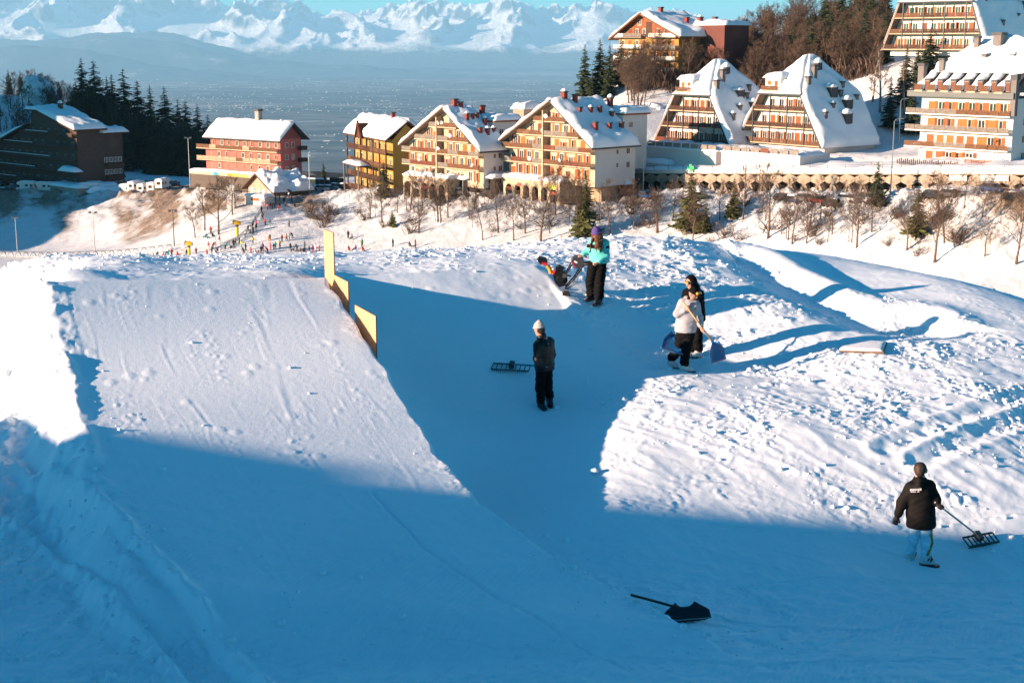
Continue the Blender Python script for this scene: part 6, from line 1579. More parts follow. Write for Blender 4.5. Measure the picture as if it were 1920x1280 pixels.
def flag(px, py, hp, lab):
    p = vhit(px, py); H = tall(p, hp); r = empty('feather_flag', p); tag(r, lab, 'flag'); MB().tube([(0, 0, -.3), (0, 0, H * .8), (.5, 0, H)], [.04, .03, .02], 6).build('pole', METALG, r)
    rows_ = [[(0.02 + .5 * max(0, i - 8) / 2, 0.05 * math.sin(i), H * (.12 + .088 * i)), (-.9 + .14 * max(0, i - 4), .12 * math.sin(i * .9 + 1), H * (.12 + .083 * i))] for i in range(11)]
    MB().sheet(rows_).build('banner', mat('flag_pink', (.62, .34, .34), .8, .3, 2.0, alt=(.70, .62, .60)), r)
flag(378, 444, 34, 'tilted white and red feather flag left of the upper snow cannon'); flag(346, 477, 18, 'small red feather flag beside the lower snow cannon'); flag(497, 392, 22, 'blue tinted feather flag by the hut')
# covered conveyor: hoops with a clear skin
a_, b_ = vhit(-30, 482), vhit(322, 472); r = empty('conveyor_tunnel', a_); tag(r, 'low hoop tunnel over the conveyor belt at the left', 'tunnel')
dv = b_ - a_; L = dv.length; nH = 24; rad = 1.55
tf = NT('clear_film'); tf.b.inputs['Base Color'].default_value = (.75, .78, .80, 1); tf.b.inputs['Roughness'].default_value = .15; tf.b.inputs['Alpha'].default_value = .16
side = Vector((-dv.y, dv.x, 0)).normalized()
hd_ = Vector((dv.x, dv.y, 0)).normalized()
for i in range(nH + 1):
    c = dv * (i / nH); c.z = vz(a_.x + c.x, a_.y + c.y) - a_.z
    pts = [c + hd_ * (math.cos(math.pi * k / 10) * 1.2) + side * (-.9 + 1.8 * k / 10 * .25) + Vector((0, 0, math.sin(math.pi * k / 10) * rad - .1)) for k in range(11)]
    MB().tube(pts, .075, 5).build('hoop', METALD, r)
rows_ = []
for i in range(nH + 1):
    c = dv * (i / nH); c.z = vz(a_.x + c.x, a_.y + c.y) - a_.z
    rows_.append([c + side * (math.cos(math.pi * k / 8) * 1.0) + Vector((0, 0, math.sin(math.pi * k / 8) * rad)) for k in range(9)])
MB().sheet(rows_).build('skin', tf.m, r, smooth=True)
for zz in (.15, 1.45): MB().tube([dv * (i / 12) + Vector((0, 0, zz + vz(a_.x + dv.x * i / 12, a_.y + dv.y * i / 12) - a_.z - dv.z * i / 12)) for i in range(13)], .05, 4).build('rail', METALD, r)
# blue net along the queue
NETM = NT('net_blue'); NETM.b.inputs['Base Color'].default_value = (.10, .22, .32, 1); NETM.b.inputs['Alpha'].default_value = .55
pts = [vhit(*C5(x, y)) for x, y in [(1300, 190), (1262, 300), (1235, 340), (1190, 420), (1120, 505), (1040, 575), (960, 620), (880, 660)]]
r = empty('net_fence', pts[0]); tag(r, 'blue safety net beside the queue on the sledge run', 'fence')
MB().sheet([[q - pts[0] + Vector((0, 0, .1)), q - pts[0] + Vector((0, 0, 1.25))] for q in pts]).build('net', NETM.m, r)
for q in pts: piece('post', METALD, r, q - pts[0], (.09, .09, 1.4))
# pale masonry pillar and low wall by the hut
p = vhit(434, 392); r = empty('white_pillar', p); tag(r, 'weathered white masonry pillar left of the hut', 'pillar'); h = tall(p, 44); MB().prism([(-.9, -1), (.9, -1), (.8, h * .9), (1.0, h * .92), (1.0, h), (-1.0, h), (-1.0, h * .92), (-.8, h * .9)], 'y', -.8, .8).build('shaft', WHITEW, r)
p = vhit(478, 384); r = empty('ticket_booth', p, -.6); tag(r, 'small white booth below the hut, edge of the sledge run', 'booth'); MB().box(-3.2, 3.2, 0, 3, -1, 2.0).build('wall', WHITEW, r); MB().box(-1.2, 1.4, -.06, 0.02, .9, 1.6).build('hatch', SH_O, r); snow_on(quad_rows((-3.4, -.4, 2.0), (3.4, -.4, 2.0), (3.4, 3.2, 2.0), (-3.4, 3.2, 2.0), 6, 10), .5, r, seed=170)

# ------------------------------------------------------------------ vehicles
PAINT = {n: mat('paint_' + n, c, .3, .04, 2, spec=.5) for n, c in dict(black=(.015, .016, .018), grey=(.10, .105, .11), silver=(.35, .36, .37), white=(.68, .68, .67), blue=(.02, .06, .16), red=(.32, .02, .02), green=(.02, .08, .05)).items()}
TYRE = mat('tyre', (.015, .015, .015), .9)
def car_meshes():
    body = MB().prism([(-2.1, .30), (2.1, .30), (2.15, .62), (2.05, .85), (1.25, .92), (-1.95, .95), (-2.12, .7)], 'y', -.86, .86)
    cab = MB().add([(-1.85, -.82, .94), (1.15, -.82, .93), (.45, -.66, 1.46), (-1.45, -.66, 1.46), (-1.85, .82, .94), (1.15, .82, .93), (.45, .66, 1.46), (-1.45, .66, 1.46)], [(0, 1, 2, 3), (5, 4, 7, 6), (3, 2, 6, 7), (1, 5, 6, 2), (4, 0, 3, 7)])
    roof = MB().box(-1.42, .42, -.64, .64, 1.462, 1.52)
    wheel = MB().tube([(0, -.11, 0), (0, .11, 0)], .33, 12)
    return body, cab, roof, wheel
_b, _c, _r, _w = car_meshes(); CABM = _c.mesh('windows', GLASS); WHM = _w.mesh('wheel', TYRE); CB = {n: (_b.mesh('body', PAINT[n]), _r.mesh('roof', PAINT[n])) for n in PAINT}
def car(px, py, d, col, rz, label, snow=False, group='parked cars', z=None):
    p = drop(px, py, d); r = empty('parked_car', p, rz); tag(r, label, 'car', group)
    link('body', CB[col][0], r); link('windows', CABM, r)
    if snow: link('roof_snow', blob_mesh(RSNOW), r, (-.45, 0, 1.45)).scale = (1.1, .75, .28)
    else: link('roof', CB[col][1], r)
    for x in (-1.35, 1.35):
        for y in (-.8, .8): link('wheel', WHM, r, (x, y, .33))
    return r
random.seed(44)
cols = ['black', 'grey', 'silver', 'blue', 'black', 'white', 'green', 'grey']
for i in range(34):
    px = 8 + (i % 17) * 20 + random.uniform(-4, 4); row = i // 17
    if row == 0 and (36 < px < 120 or 146 < px < 186 or 220 < px < 315): continue
    c = cols[i % 8]; car(px, 350, [446, 466][row] - max(0, px - 200) * .10, c, random.uniform(-.3, .3) + (1.3 if row else .3), f'{c} car parked in the shaded lot below the dark hotel', i % 3 == 0, 'cars in the shaded lot')
for k, (px, d, c, lab) in enumerate([(842, 309, 'black', 'black car before the flat shops'), (862, 308, 'grey', 'grey car with snow on its roof before the flat shops'), (893, 306, 'silver', 'silver car right of the snow topped one'), (1052, 298, 'blue', 'blue car below the yellow green shop sign'), (1212, 290, 'blue', 'blue car before the white terrace'),
    (1312, 286, 'green', 'dark green car between the mid bank conifers'), (1470, 272, 'black', 'black car with snowy roof right of the bare bank tree'), (1490, 270, 'blue', 'blue car below the right twin roof'), (1512, 268, 'grey', 'grey car beside the blue one on the road'), (1540, 265, 'red', 'dark red car on the road before the hexagon wall'), (1562, 262, 'black', 'black car right of the dark red one'), (1590, 260, 'silver', 'silver car left of the narrow dark spruce'),
    (1752, 243, 'black', 'black car parked near the tall shadow casting tree'), (1785, 240, 'grey', 'dark grey car with brake light on the right road'), (1862, 234, 'blue', 'blue car under the pale sign board'), (1905, 230, 'black', 'black car at the right edge of the road'),
    (604, 350, 'silver', 'silver car behind the hut, nearest the sledge run'), (618, 352, 'blue', 'blue car beyond the run, left of a white one'), (630, 354, 'white', 'white car beyond the run beside the ochre building'), (644, 352, 'black', 'black car at the foot of the ochre building')]):
    car(px, 352, d, c, -.85 + random.uniform(-.15, .15), lab, k % 2 == 1)
CAMW = mat('camper_white', (.66, .63, .58), .5, .06)
def camper(px, d, label, rz):
    p = drop(px, 350, d); r = empty('camper_van', p, rz); tag(r, label, 'camper van', 'camper vans along the bank')
    MB().prism([(-3.1, .5), (1.7, .5), (1.7, 1.95), (2.7, 2.15), (2.85, 2.6), (2.3, 2.95), (-3.0, 3.0)], 'y', -1.1, 1.1).build('body', CAMW, r)
    MB().prism([(1.72, .45), (3.1, .5), (3.15, 1.0), (2.45, 1.2), (1.9, 1.9), (1.72, 1.9)], 'y', -1.0, 1.0).build('cab', CAMW, r)
    MB().prism([(1.8, 1.25), (2.4, 1.25), (2.0, 1.8), (1.8, 1.8)], 'y', -1.02, 1.02).build('windscreen', GLASS, r)
    for x in (-2.3, -.6): MB().box(x - .5, x + .5, -1.13, 1.13, 1.6, 2.2).build('window', GLASS, r)
    MB().box(-3.16, -3.08, -.5, .5, 1.5, 2.3).build('rear_window', GLASS, r)
    for x in (-1.8, 2.2):
        for y in (-.95, .95): link('wheel', WHM, r, (x, y, .36))
    snow_on(quad_rows((-3.0, -1.1, 3.0), (2.3, -1.1, 2.98), (2.3, 1.1, 2.98), (-3.0, 1.1, 3.0), 4, 8), .22, r, seed=int(px))
for px, d, rz, lab in [(50, 440, 2.9, 'leftmost camper van, dim in the shade'), (82, 440, 3.0, 'second camper van from the left, in the shade'), (104, 441, .1, 'third camper van from the left, in the shade'), (166, 432, 3.1, 'camper van standing alone mid row in the shade'), (240, 424, 2.6, 'first sunlit camper van of the right cluster'), (256, 424, 1.2, 'second sunlit camper van of the right cluster'), (273, 422, 1.25, 'third sunlit camper van of the right cluster'), (291, 420, 1.3, 'fourth sunlit camper van of the right cluster'), (306, 418, 1.35, 'rightmost sunlit camper van')]: camper(px, d, lab, rz)
p = drop(1162, 355, 295); r = empty('box_truck', p, -.75); tag(r, 'maroon box truck with snow on its roof parked before the hexagon wall', 'truck')
MB().box(-2.6, 2.6, -1.1, 1.1, .6, 2.7).build('box_body', mat('paint_maroon', (.16, .045, .03), .5), r); MB().prism([(-4.1, .5), (-2.65, .5), (-2.65, 2.2), (-3.5, 2.2), (-4.1, 1.2)], 'y', -1.0, 1.0).build('cab', PAINT['red'], r); MB().prism([(-3.9, 1.3), (-2.9, 1.3), (-2.9, 2.0), (-3.5, 2.0)], 'y', -1.02, 1.02).build('window', GLASS, r)
for x in (-3.2, 1.7):
    for y in (-.95, .95): link('wheel', WHM, r, (x, y, .4))
snow_on(quad_rows((-2.7, -1.2, 2.7), (2.7, -1.2, 2.7), (2.7, 1.2, 2.7), (-2.7, 1.2, 2.7), 6, 10), .7, r, seed=180, edge=.5)
# ------------------------------------------------------------------ the five people on the ramps
SKIN = mat('skin', (.46, .25, .17), .6, .06)
A3 = np.array
def person(name_label, feet, J, st, vox=.013):
    """J: joints in metres from the ground point between the feet (x right, y away from the camera, z up)."""
    r = empty('person', feet); tag(r, name_label, 'person', 'people shaping the ramps')
    v = {k: A3(q, float) for k, q in J.items()}
    hd, nk = v['head'], v['neck']; fw = v['face'] / np.linalg.norm(v['face']); rt = np.cross(fw, [0, 0, 1.0]); rt /= np.linalg.norm(rt); up = np.cross(rt, fw)
    ch = (v['shL'] + v['shR']) / 2 - A3([0, 0, .06]); hp = (v['hipL'] + v['hipR']) / 2
    # continuous body under the clothes: head, neck, trunk, limbs
    body = [(hd + up * .03, hd + up * .035, .098, .098), (hd - up * .06 + fw * .03, hd + fw * .02, .066, .085), (hd - up * .10 + fw * .055, hd - up * .10 + fw * .055, .035, .035), (hd + fw * .10 - up * .005, hd + fw * .118 - up * .03, .012, .017),
            (nk, hd - up * .06, .062, .058), (nk, ch, .09, .14), (ch, hp, .15, .14), (v['shL'], v['shR'], .07, .07)]
    for s in 'LR':
        body += [(v['sh' + s], v['el' + s], .055, .045), (v['el' + s], v['hn' + s], .042, .032), (v['hip' + s], v['kn' + s], .085, .058), (v['kn' + s], v['an' + s], .055, .042)]
        e = hd + rt * (.098 if s == 'R' else -.098) - fw * .005; body.append((e + up * .015, e - up * .03, .022, .014))
    bo = link('body', sdf_mesh('body', body, SKIN, vox, .025), r)
    for s in (-1, 1):                                   # eyes
        if st.get('eyes', True): link('eye', blob_mesh(mat('eye_dark', (.02, .015, .012), .2)), bo, hd + fw * .098 + rt * (.034 * s) + up * .012).scale = (.014, .014, .014)
    # jacket
    b = st.get('bulk', 1.0); hem = v.get('hem', hp)
    jk = [(ch - A3([0, 0, .02]), hem + A3([0, 0, .06]), .178 * b, .192 * b), (hem + A3([0, 0, .06]), hem, .192 * b, .20 * b), (nk - A3([0, 0, .03]), ch, .098, .155 * b), (v['shL'], v['shR'], .098 * b, .098 * b)]
    w = (v['shR'] - v['shL']); w[2] = 0; w = w / np.linalg.norm(w)
    jk += [(ch - w * .08, hem - w * .07, .15 * b, .16 * b), (ch + w * .08, hem + w * .07, .15 * b, .16 * b)]
    for s in 'LR':
        cuff = v['hn' + s] + (v['el' + s] - v['hn' + s]) * .26
        jk += [(v['sh' + s], v['el' + s], .096 * b, .082 * b), (v['el' + s], cuff, .080 * b, .062 * b)]
    if st.get('hood') == 'down': jk += [(nk - fw * .10 - A3([0, 0, .02]), nk - fw * .12 - A3([0, 0, .12]), .070, .065), (nk + rt * .055 - A3([0, 0, .03]), nk - rt * .055 - A3([0, 0, .03]), .062, .062)]
    elif st.get('collar', True): jk += [(nk + A3([0, 0, .0]), nk + A3([0, 0, .02]), .088, .082)]
    jo = link('jacket', sdf_mesh('jacket', jk, st['jacket'], vox, .045, st.get('wr', .005), 17, cut=lambda X, Y, Z: (hem[2] - .05) - Z, seed=st.get('seed', 1)), r)
    # trousers
    t = st.get('baggy', 1.0); tr = [(v['hipL'], v['hipR'], .13, .13), (hp + A3([0, 0, .08]), hp, .14, .15)]
    for s in 'LR': tr += [(v['hip' + s], v['kn' + s], .118 * t, .098 * t), (v['kn' + s], v['an' + s] + A3([0, 0, .07]), .092 * t, .088 * t)]
    cutz = min(v['anL'][2], v['anR'][2]) - .01
    to = link('trousers', sdf_mesh('trousers', tr, st['trousers'], vox, .016, st.get('wr', .005) * 1.6, 19, cut=lambda X, Y, Z: cutz - Z, seed=st.get('seed', 1) + 3), r)
    # boots
    for s in 'LR':
        a, toe = v['an' + s], v['toe' + s]; d = toe - a; d[2] = 0; d /= np.linalg.norm(d)
        g0 = min(a[2], toe[2]) - .045
        bt = [(a + A3([0, 0, .10]), a - A3([0, 0, .02]), .066, .068), (a - d * .05 - A3([0, 0, .04]), toe, .058, .050), (a, toe, .06, .045)]
        o = link('boot', sdf_mesh('boot', bt, st['boots'], .010, .03, cut=lambda X, Y, Z: g0 - Z), r)
        ang = math.atan2(d[1], d[0]); c = (a + toe) / 2
        MB().prism([(-.155, -.05), (.10, -.062), (.165, -.03), (.175, .0), (.165, .03), (.10, .062), (-.155, .05)], 'z', 0, .035).build('sole', st.get('sole', PAINT['black']), o, (c[0], c[1], g0 - .034), (0, 0, ang))
        if st.get('stripe_boot'):
            for q in (-.02, .03, .08): MB().box(-.009, .009, -.068, .068, -.02, .055).build('boot_stripe', PAINT['black'], o, tuple(a + d * q - A3([0, 0, .02])), (0, .5, ang))
    # hands
    for s in 'LR':
        hn = v['hn' + s]; fa = hn - v['el' + s]; fa /= np.linalg.norm(fa); gx = v.get('grip' + s)
        if gx is None:
            gx = np.cross(fa, [0, 1.0, 0]); curl = .35
        else: curl = 1.0
        gx = gx - fa * (gx @ fa) * (0.0 if curl == 1 else 1); gx = gx / np.linalg.norm(gx)
        nrm = np.cross(fa, gx); nn_ = np.linalg.norm(nrm); nrm = nrm / nn_ if nn_ > 1e-3 else A3([0, 1.0, 0])
        g = 1.35 if st.get('glove') else 1.0; pr = [(hn - fa * .05, hn, .030 * g, .030 * g), (hn + gx * .026, hn + fa * .055 + gx * .028, .019 * g, .017 * g), (hn - gx * .026, hn + fa * .055 - gx * .028, .019 * g, .017 * g), (hn, hn + fa * .055, .022 * g, .02 * g)]
        for i, (o_, L) in enumerate(((.034, .058), (.012, .068), (-.011, .064), (-.033, .050))):
            k = hn + fa * .062 + gx * o_; m1 = k + (fa * (1 - .55 * curl) + nrm * .85 * curl) * L * .62; m2 = m1 + (fa * (.55 - 1.2 * curl) + nrm * .75 * curl) * L * .55
            pr += [(k, m1, .0105 * g, .0098 * g), (m1, m2, .0095 * g, .0082 * g)]
        th0 = hn + gx * .034 + fa * .012; th1 = th0 + (gx * .45 + fa * .5 + nrm * .6) * .045; pr += [(th0, th1, .0125 * g, .011 * g), (th1, th1 + (fa * .4 + nrm * .8 - gx * .25) * .035, .0105 * g, .009 * g)]
        link('glove' if st.get('glove') else 'hand', sdf_mesh('hand', pr, st.get('glove') or SKIN, .0055, .010), r)
    return r, v, dict(hd=hd, fw=fw, rt=rt, up=up, nk=nk, ch=ch, hem=hem, body=bo, jacket=jo, trousers=to)

def headgear(r, H, kind, m):
    hd, fw, rt, up = H['hd'], H['fw'], H['rt'], H['up']
    if kind == 'beanie':
        pr = [(hd + up * .055, hd + up * .055, .112, .112), (hd + up * .10 - fw * .01, hd + up * .145 - fw * .015, .092, .050)]
        o = link('beanie', sdf_mesh('beanie', pr, m, .009, .03, .0022, 60, cut=lambda X, Y, Z: -((X - hd[0]) * up[0] + (Y - hd[1]) * up[1] + (Z - hd[2]) * up[2] - .035)), r)
        ring = [hd + up * (.045) + (fw * math.cos(a) + rt * math.sin(a)) * .112 for a in np.linspace(0, 2 * math.pi, 21)]
        MB().tube([tuple(q) for q in ring], .020, 6, cap=False).build('brim', m, o, smooth=True)
    elif kind == 'cap_hood':
        pr = [(hd + up * .03 - fw * .015, hd + up * .04 - fw * .02, .128, .128), (hd - up * .08 - fw * .05, H['nk'] - fw * .06, .11, .10)]
        def cut(X, Y, Z):
            d = (X - hd[0]) * fw[0] + (Y - hd[1]) * fw[1] + (Z - hd[2]) * fw[2]; return d - .062
        link('hood', sdf_mesh('hood', pr, m, .010, .04, .003, 30, cut=cut), r)
    elif kind == 'cropped':
        pr = [(hd + up * .035 - fw * .012, hd + up * .035 - fw * .012, .103, .103), (hd - up * .03 - fw * .04, hd - up * .03 - fw * .04, .075, .075)]
        link('hair', sdf_mesh('hair', pr, m, .009, .03, .001, 80, cut=lambda X, Y, Z: ((X - hd[0]) * fw[0] + (Y - hd[1]) * fw[1] + (Z - hd[2]) * fw[2]) - .055 - .6 * ((Z - hd[2]) - .05)), r)
def goggles(r, H, lens, frame, dz=.015, df=.088):
    hd, fw, rt, up = H['hd'], H['fw'], H['rt'], H['up']; c = hd + fw * df + up * dz
    pr = [(c - rt * .042, c + rt * .042, .036, .036)]
    o = link('goggles', sdf_mesh('goggles', pr, frame, .007, .01), r)
    link('lens', sdf_mesh('lens', [(c - rt * .036 + fw * .016, c + rt * .036 + fw * .016, .027, .027)], lens, .006, .01), o)
    ring = [hd + up * dz + (fw * math.cos(a) + rt * math.sin(a)) * .113 for a in np.linspace(.5, 2 * math.pi - .5, 16)]
    MB().tube([tuple(q) for q in ring], .014, 5).build('strap', frame, o)
BLK = mat('cloth_jet', (.0045, .0045, .005), .85, .3, 8, bump=.2, bscale=120, spec=.12); BLK2 = mat('cloth_shell_black', (.0075, .0062, .0055), .75, .3, 6, bump=.3, bscale=60, spec=.15)
TEALJ = mat('cloth_turquoise', (.10, .52, .47), .7, .1, 8, bump=.15, bscale=90); GREYH = mat('cloth_grey_hoodie', (.36, .35, .37), .85, .08, 10, bump=.2, bscale=150); SKYT = mat('cloth_pale_blue', (.50, .68, .74), .75, .25, 9, alt=(.26, .46, .56)); OCHS = mat('cloth_ochre', (.42, .20, .02), .8)
HAIRB = mat('hair_brown', (.13, .055, .022), .6, .3, 40, stretch=(1, 1, .1)); HAIRD = mat('hair_dark', (.035, .022, .015), .6, .2, 30)
BOOTW = mat('boot_white', (.55, .55, .54), .45, .08); BOOTK = mat('boot_black', (.02, .02, .022), .5, .15); ORG = mat('glove_ochre', (.42, .17, .01), .7); GLB = mat('glove_black', (.012, .012, .013), .7)
LENS_O = mat('lens_orange', (.85, .33, .02), .12, .05, spec=.8); LENS_P = mat('lens_pale', (.85, .60, .42), .15, .05, spec=.8); LENS_D = mat('lens_red_dark', (.22, .02, .02), .12, spec=.8)

def foot_at(px, py):
    p = hit(px, py); p.z = gz(p.x, p.y); return p
def pix(v0, scale): return lambda cx, cy, y=0.0: ((cx - v0[0]) * scale, y, (v0[1] - cy) * scale)
# -- man in black jacket and pale blue trousers, lower right, seen from behind
F1 = foot_at(1727, 1056); k1 = (F1.y * CP - F1.z * SP) / FPX / 5.332
q = pix((570, 1150), k1)
J = dict(head=q(507, 188, .02), neck=q(508, 272, 0), face=(.35, .93, -.12), shL=q(425, 372, .0), shR=q(602, 352, .02), elL=q(338, 520, -.02), hnL=q(292, 672, -.04), elR=q(664, 470, -.02), hnR=q(676, 512, -.14),
         hem=q(545, 735), hipL=q(500, 640), hipR=q(592, 640), knL=q(488, 905, .05), knR=q(598, 905, -.02), anL=q(484, 1092, .12), anR=q(600, 1086, -.06), toeL=q(520, 1112, .22), toeR=q(668, 1120, -.08), gripR=(.72, .0, -.69))
r1, v1, H1 = person('man with cropped hair in black printed jacket and pale blue trousers dragging a rake', F1, J, dict(jacket=BLK2, trousers=SKYT, boots=BOOTW, glove=GLB, hood='down', bulk=1.06, baggy=.90, seed=2, stripe_boot=True))
headgear(r1, H1, 'cropped', HAIRD)
pb = MB()                                               # white print across the shoulders, blurred in the picture
for i, (x0, w, z0, h) in enumerate([(0, .03, 0, .035), (.034, .03, 0, .036), (.068, .028, .006, .03), (.100, .016, .012, .024), (.120, .026, .004, .034), (.150, .03, .008, .036), (.012, .085, -.022, .012), (.118, .03, -.02, .014)]):
    pb.box(x0, x0 + w, -.004, .006, z0, z0 + h)
def on_surface(ob, x, z):
    """Front-most depth of a mesh at a place, looking from the camera side."""
    me = ob.data; n = len(me.vertices); co = np.zeros(n * 3, np.float32); me.vertices.foreach_get('co', co); co = co.reshape(-1, 3)
    d = np.hypot(co[:, 0] - x, co[:, 2] - z); m = d < .02
    return float(co[m, 1].min()) if m.any() else -.2
x0_, z0_ = q(385, 362)[0], q(385, 362)[2]
pb.build('back_print', mat('print_white', (.75, .72, .70), .7), H1['jacket'], (x0_, min(on_surface(H1['jacket'], x0_ + .03, z0_), on_surface(H1['jacket'], x0_ + .15, z0_)) - .004, z0_), (0, 0, .0))
st_ = [q(632, 770), q(640, 850), q(655, 925), q(625, 985), q(600, 1045)]
MB().sheet([[(a[0] - .022, on_surface(H1['trousers'], a[0], a[2]) - .004, a[2]), (a[0] + .022, on_surface(H1['trousers'], a[0], a[2]) - .002, a[2])] for a in st_]).build('side_stripe', OCHS, H1['trousers'])

# -- man in grey beanie on the right ramp, turned away to the left
F2 = foot_at(1021, 764); k2 = (F2.y * CP - F2.z * SP) / FPX / 3.368
q = pix((410, 1208), k2)
J = dict(head=q(376, 705, -.02), neck=q(392, 752, 0), face=(-.80, .55, -.15), shL=q(366, 800, -.11), shR=q(440, 790, .11), elL=q(360, 885, -.19), hnL=q(384, 938, -.16), elR=q(458, 872, .10), hnR=q(425, 935, .06),
         hem=q(409, 950), hipL=q(392, 930, -.05), hipR=q(424, 928, .05), knL=q(380, 1075, -.06), knR=q(432, 1070, .08), anL=q(388, 1182, -.05), anR=q(442, 1164, .14), toeL=q(408, 1205, -.18), toeR=q(448, 1180, -.02), gripL=(-.97, .15, -.15), gripR=(-.97, .15, -.15))
r2, v2, H2 = person('man in pale grey beanie and dark jacket standing on the right ramp with a rake', F2, J, dict(jacket=mat('cloth_black_nylon', (.0075, .0075, .007), .42, .3, 6, bump=.35, bscale=50, spec=.3), trousers=mat('cloth_dark_trousers', (.006, .0055, .006), .8, .3, 6, spec=.12), boots=BOOTK, glove=ORG, bulk=.92, baggy=1.0, seed=5, wr=.007))
headgear(r2, H2, 'cropped', HAIRD); headgear(r2, H2, 'beanie', mat('knit_pale_grey', (.42, .40, .38), .9, .1, 30, bump=.4, bscale=150))

# -- woman in turquoise with the snow blower
F3 = foot_at(1112, 566); k3 = (F3.y * CP - F3.z * SP) / FPX / 7.53
q = pix((870, 1185), k3)
J = dict(head=q(915, 212, -.04), neck=q(940, 296, 0), face=(-.72, -.55, -.42), shL=q(1020, 352, -.02), shR=q(868, 335, .04), elL=q(1040, 515, -.10), hnL=q(905, 612, -.24), elR=q(806, 462, .06), hnR=q(706, 512, .00),
         hem=q(950, 590), hipL=q(965, 650, 0), hipR=q(880, 650, 0), knL=q(955, 910, -.04), knR=q(838, 905, .02), anL=q(950, 1125, -.10), anR=q(840, 1100, .06), toeL=q(905, 1160, -.20), toeR=q(790, 1120, -.02), gripL=(.25, -.95, .1), gripR=(.9, .4, .1))
r3, v3, H3 = person('long haired woman in turquoise jacket and purple beanie steering the snow blower', F3, J, dict(jacket=TEALJ, trousers=BLK, boots=BOOTK, bulk=1.0, baggy=1.28, seed=7, wr=.006, eyes=False))
headgear(r3, H3, 'beanie', mat('knit_purple', (.085, .055, .20), .9, .15, 30, bump=.4, bscale=150)); goggles(r3, H3, LENS_D, PAINT['black'], .012, .086)
hd = H3['hd']; hr = []
rh = random.Random(3)
for i in range(22):
    a0 = -2.6 + 5.2 * i / 21 + math.pi                   # strands all round but the face
    fx, fy = -H3['fw'][0], -H3['fw'][1]; ca, sa = math.cos(a0 - math.pi), math.sin(a0 - math.pi); ux, uy = fx * ca - fy * sa, fx * sa + fy * ca
    L = rh.uniform(.34, .50); a = hd + A3([ux * .088, uy * .088, .03]); pts_ = [a]
    for k in range(1, 5): pts_.append(a + A3([ux * (.03 + .010 * math.sin(k * 1.9 + i)) * k * .7, uy * .03 * k * .7 - .016 * k, -L * k / 4]))
    for k in range(4): hr.append((pts_[k], pts_[k + 1], [.030, .032, .028, .020][k], [.032, .028, .020, .006][k]))
link('hair', sdf_mesh('hair', hr, HAIRB, .011, .02, .006, 40), r3)
zb = q(900, 385)[2]
band = []
for s in 'LR': band.append((v3['sh' + s] + (v3['el' + s] - v3['sh' + s]) * .30, v3['sh' + s] + (v3['el' + s] - v3['sh' + s]) * .62, .101, .097))
ch3 = H3['ch']; band += [(ch3 + A3([0, 0, .06]), ch3 - A3([0, 0, .16]), .184, .190), (ch3 + A3([.08, 0, .0]), ch3 + A3([.07, 0, -.2]), .158, .158), (ch3 + A3([-.08, 0, .0]), ch3 + A3([-.07, 0, -.2]), .158, .158)]
link('chest_band', sdf_mesh('chest_band', band, BLK, .012, .045, .006, 17, cut=lambda X, Y, Z: np.abs(Z - zb) - .045, seed=7), H3['jacket'])

# -- couple with blue shovels
F4 = foot_at(1273, 693); k4 = (F4.y * CP - F4.z * SP) / FPX / 5.817
q = pix((425, 1190), k4)
J = dict(head=q(556, 352, -.02), neck=q(530, 428, 0), face=(.72, -.55, -.40), shL=q(585, 478, -.02), shR=q(448, 462, .02), elL=q(628, 612, -.06), hnL=q(644, 712, -.16), elR=q(388, 566, -.08), hnR=q(480, 512, -.19),
         hem=q(485, 745), hipL=q(520, 800, -.02), hipR=q(452, 800, .02), knL=q(492, 975, -.05), knR=q(425, 965, .06), anL=q(480, 1142, -.08), anR=q(352, 1108, .10), toeL=q(548, 1178, -.10), toeR=q(398, 1160, .08), gripL=(.57, .0, -.82), gripR=(.57, .0, -.82))
r4, v4, H4 = person('person in grey hoodie and black cap with goggles carrying a blue shovel', F4, J, dict(jacket=GREYH, trousers=BLK, boots=BOOTW, bulk=.98, baggy=1.12, seed=9, wr=.005, hood='down'))
hd, fw, rt, up = H4['hd'], H4['fw'], H4['rt'], H4['up']
co_ = link('cap', sdf_mesh('cap', [(hd + up * .05, hd + up * .055, .112, .112), (hd + fw * .09 + up * .06, hd + fw * .17 + up * .045, .05, .035)], BLK, .009, .03, cut=lambda X, Y, Z: -((X - hd[0]) * up[0] + (Y - hd[1]) * up[1] + (Z - hd[2]) * up[2] - .025)), r4)
c = hd + fw * .115 + up * .075; go = link('goggles', sdf_mesh('goggles', [(c - rt * .05, c + rt * .05, .034, .034)], LENS_O, .007, .01), r4)
link('face_mask', sdf_mesh('face_mask', [(H4['nk'] + A3([0, 0, .02]), hd - up * .09, .085, .072)], BLK, .01, .03), r4); link('lens_disc', blob_mesh(LENS_P), r4, tuple(hd - rt * .075 + fw * .05 - up * .035)).scale = (.035, .03, .035)
for i, (cx, cy, w, h) in enumerate([(498, 470, .035, .012), (515, 478, .02, .02), (508, 492, .03, .012), (575, 505, .018, .03), (555, 455, .022, .03)]):
    a = q(cx, cy); MB().box(-w / 2, w / 2, -.004, .004, -h / 2, h / 2).build('chest_print', mat('print_red', (.40, .03, .05), .7), H4['jacket'], (a[0], on_surface(H4['jacket'], a[0], a[2]) - .004, a[2]), (0, 0, .25))

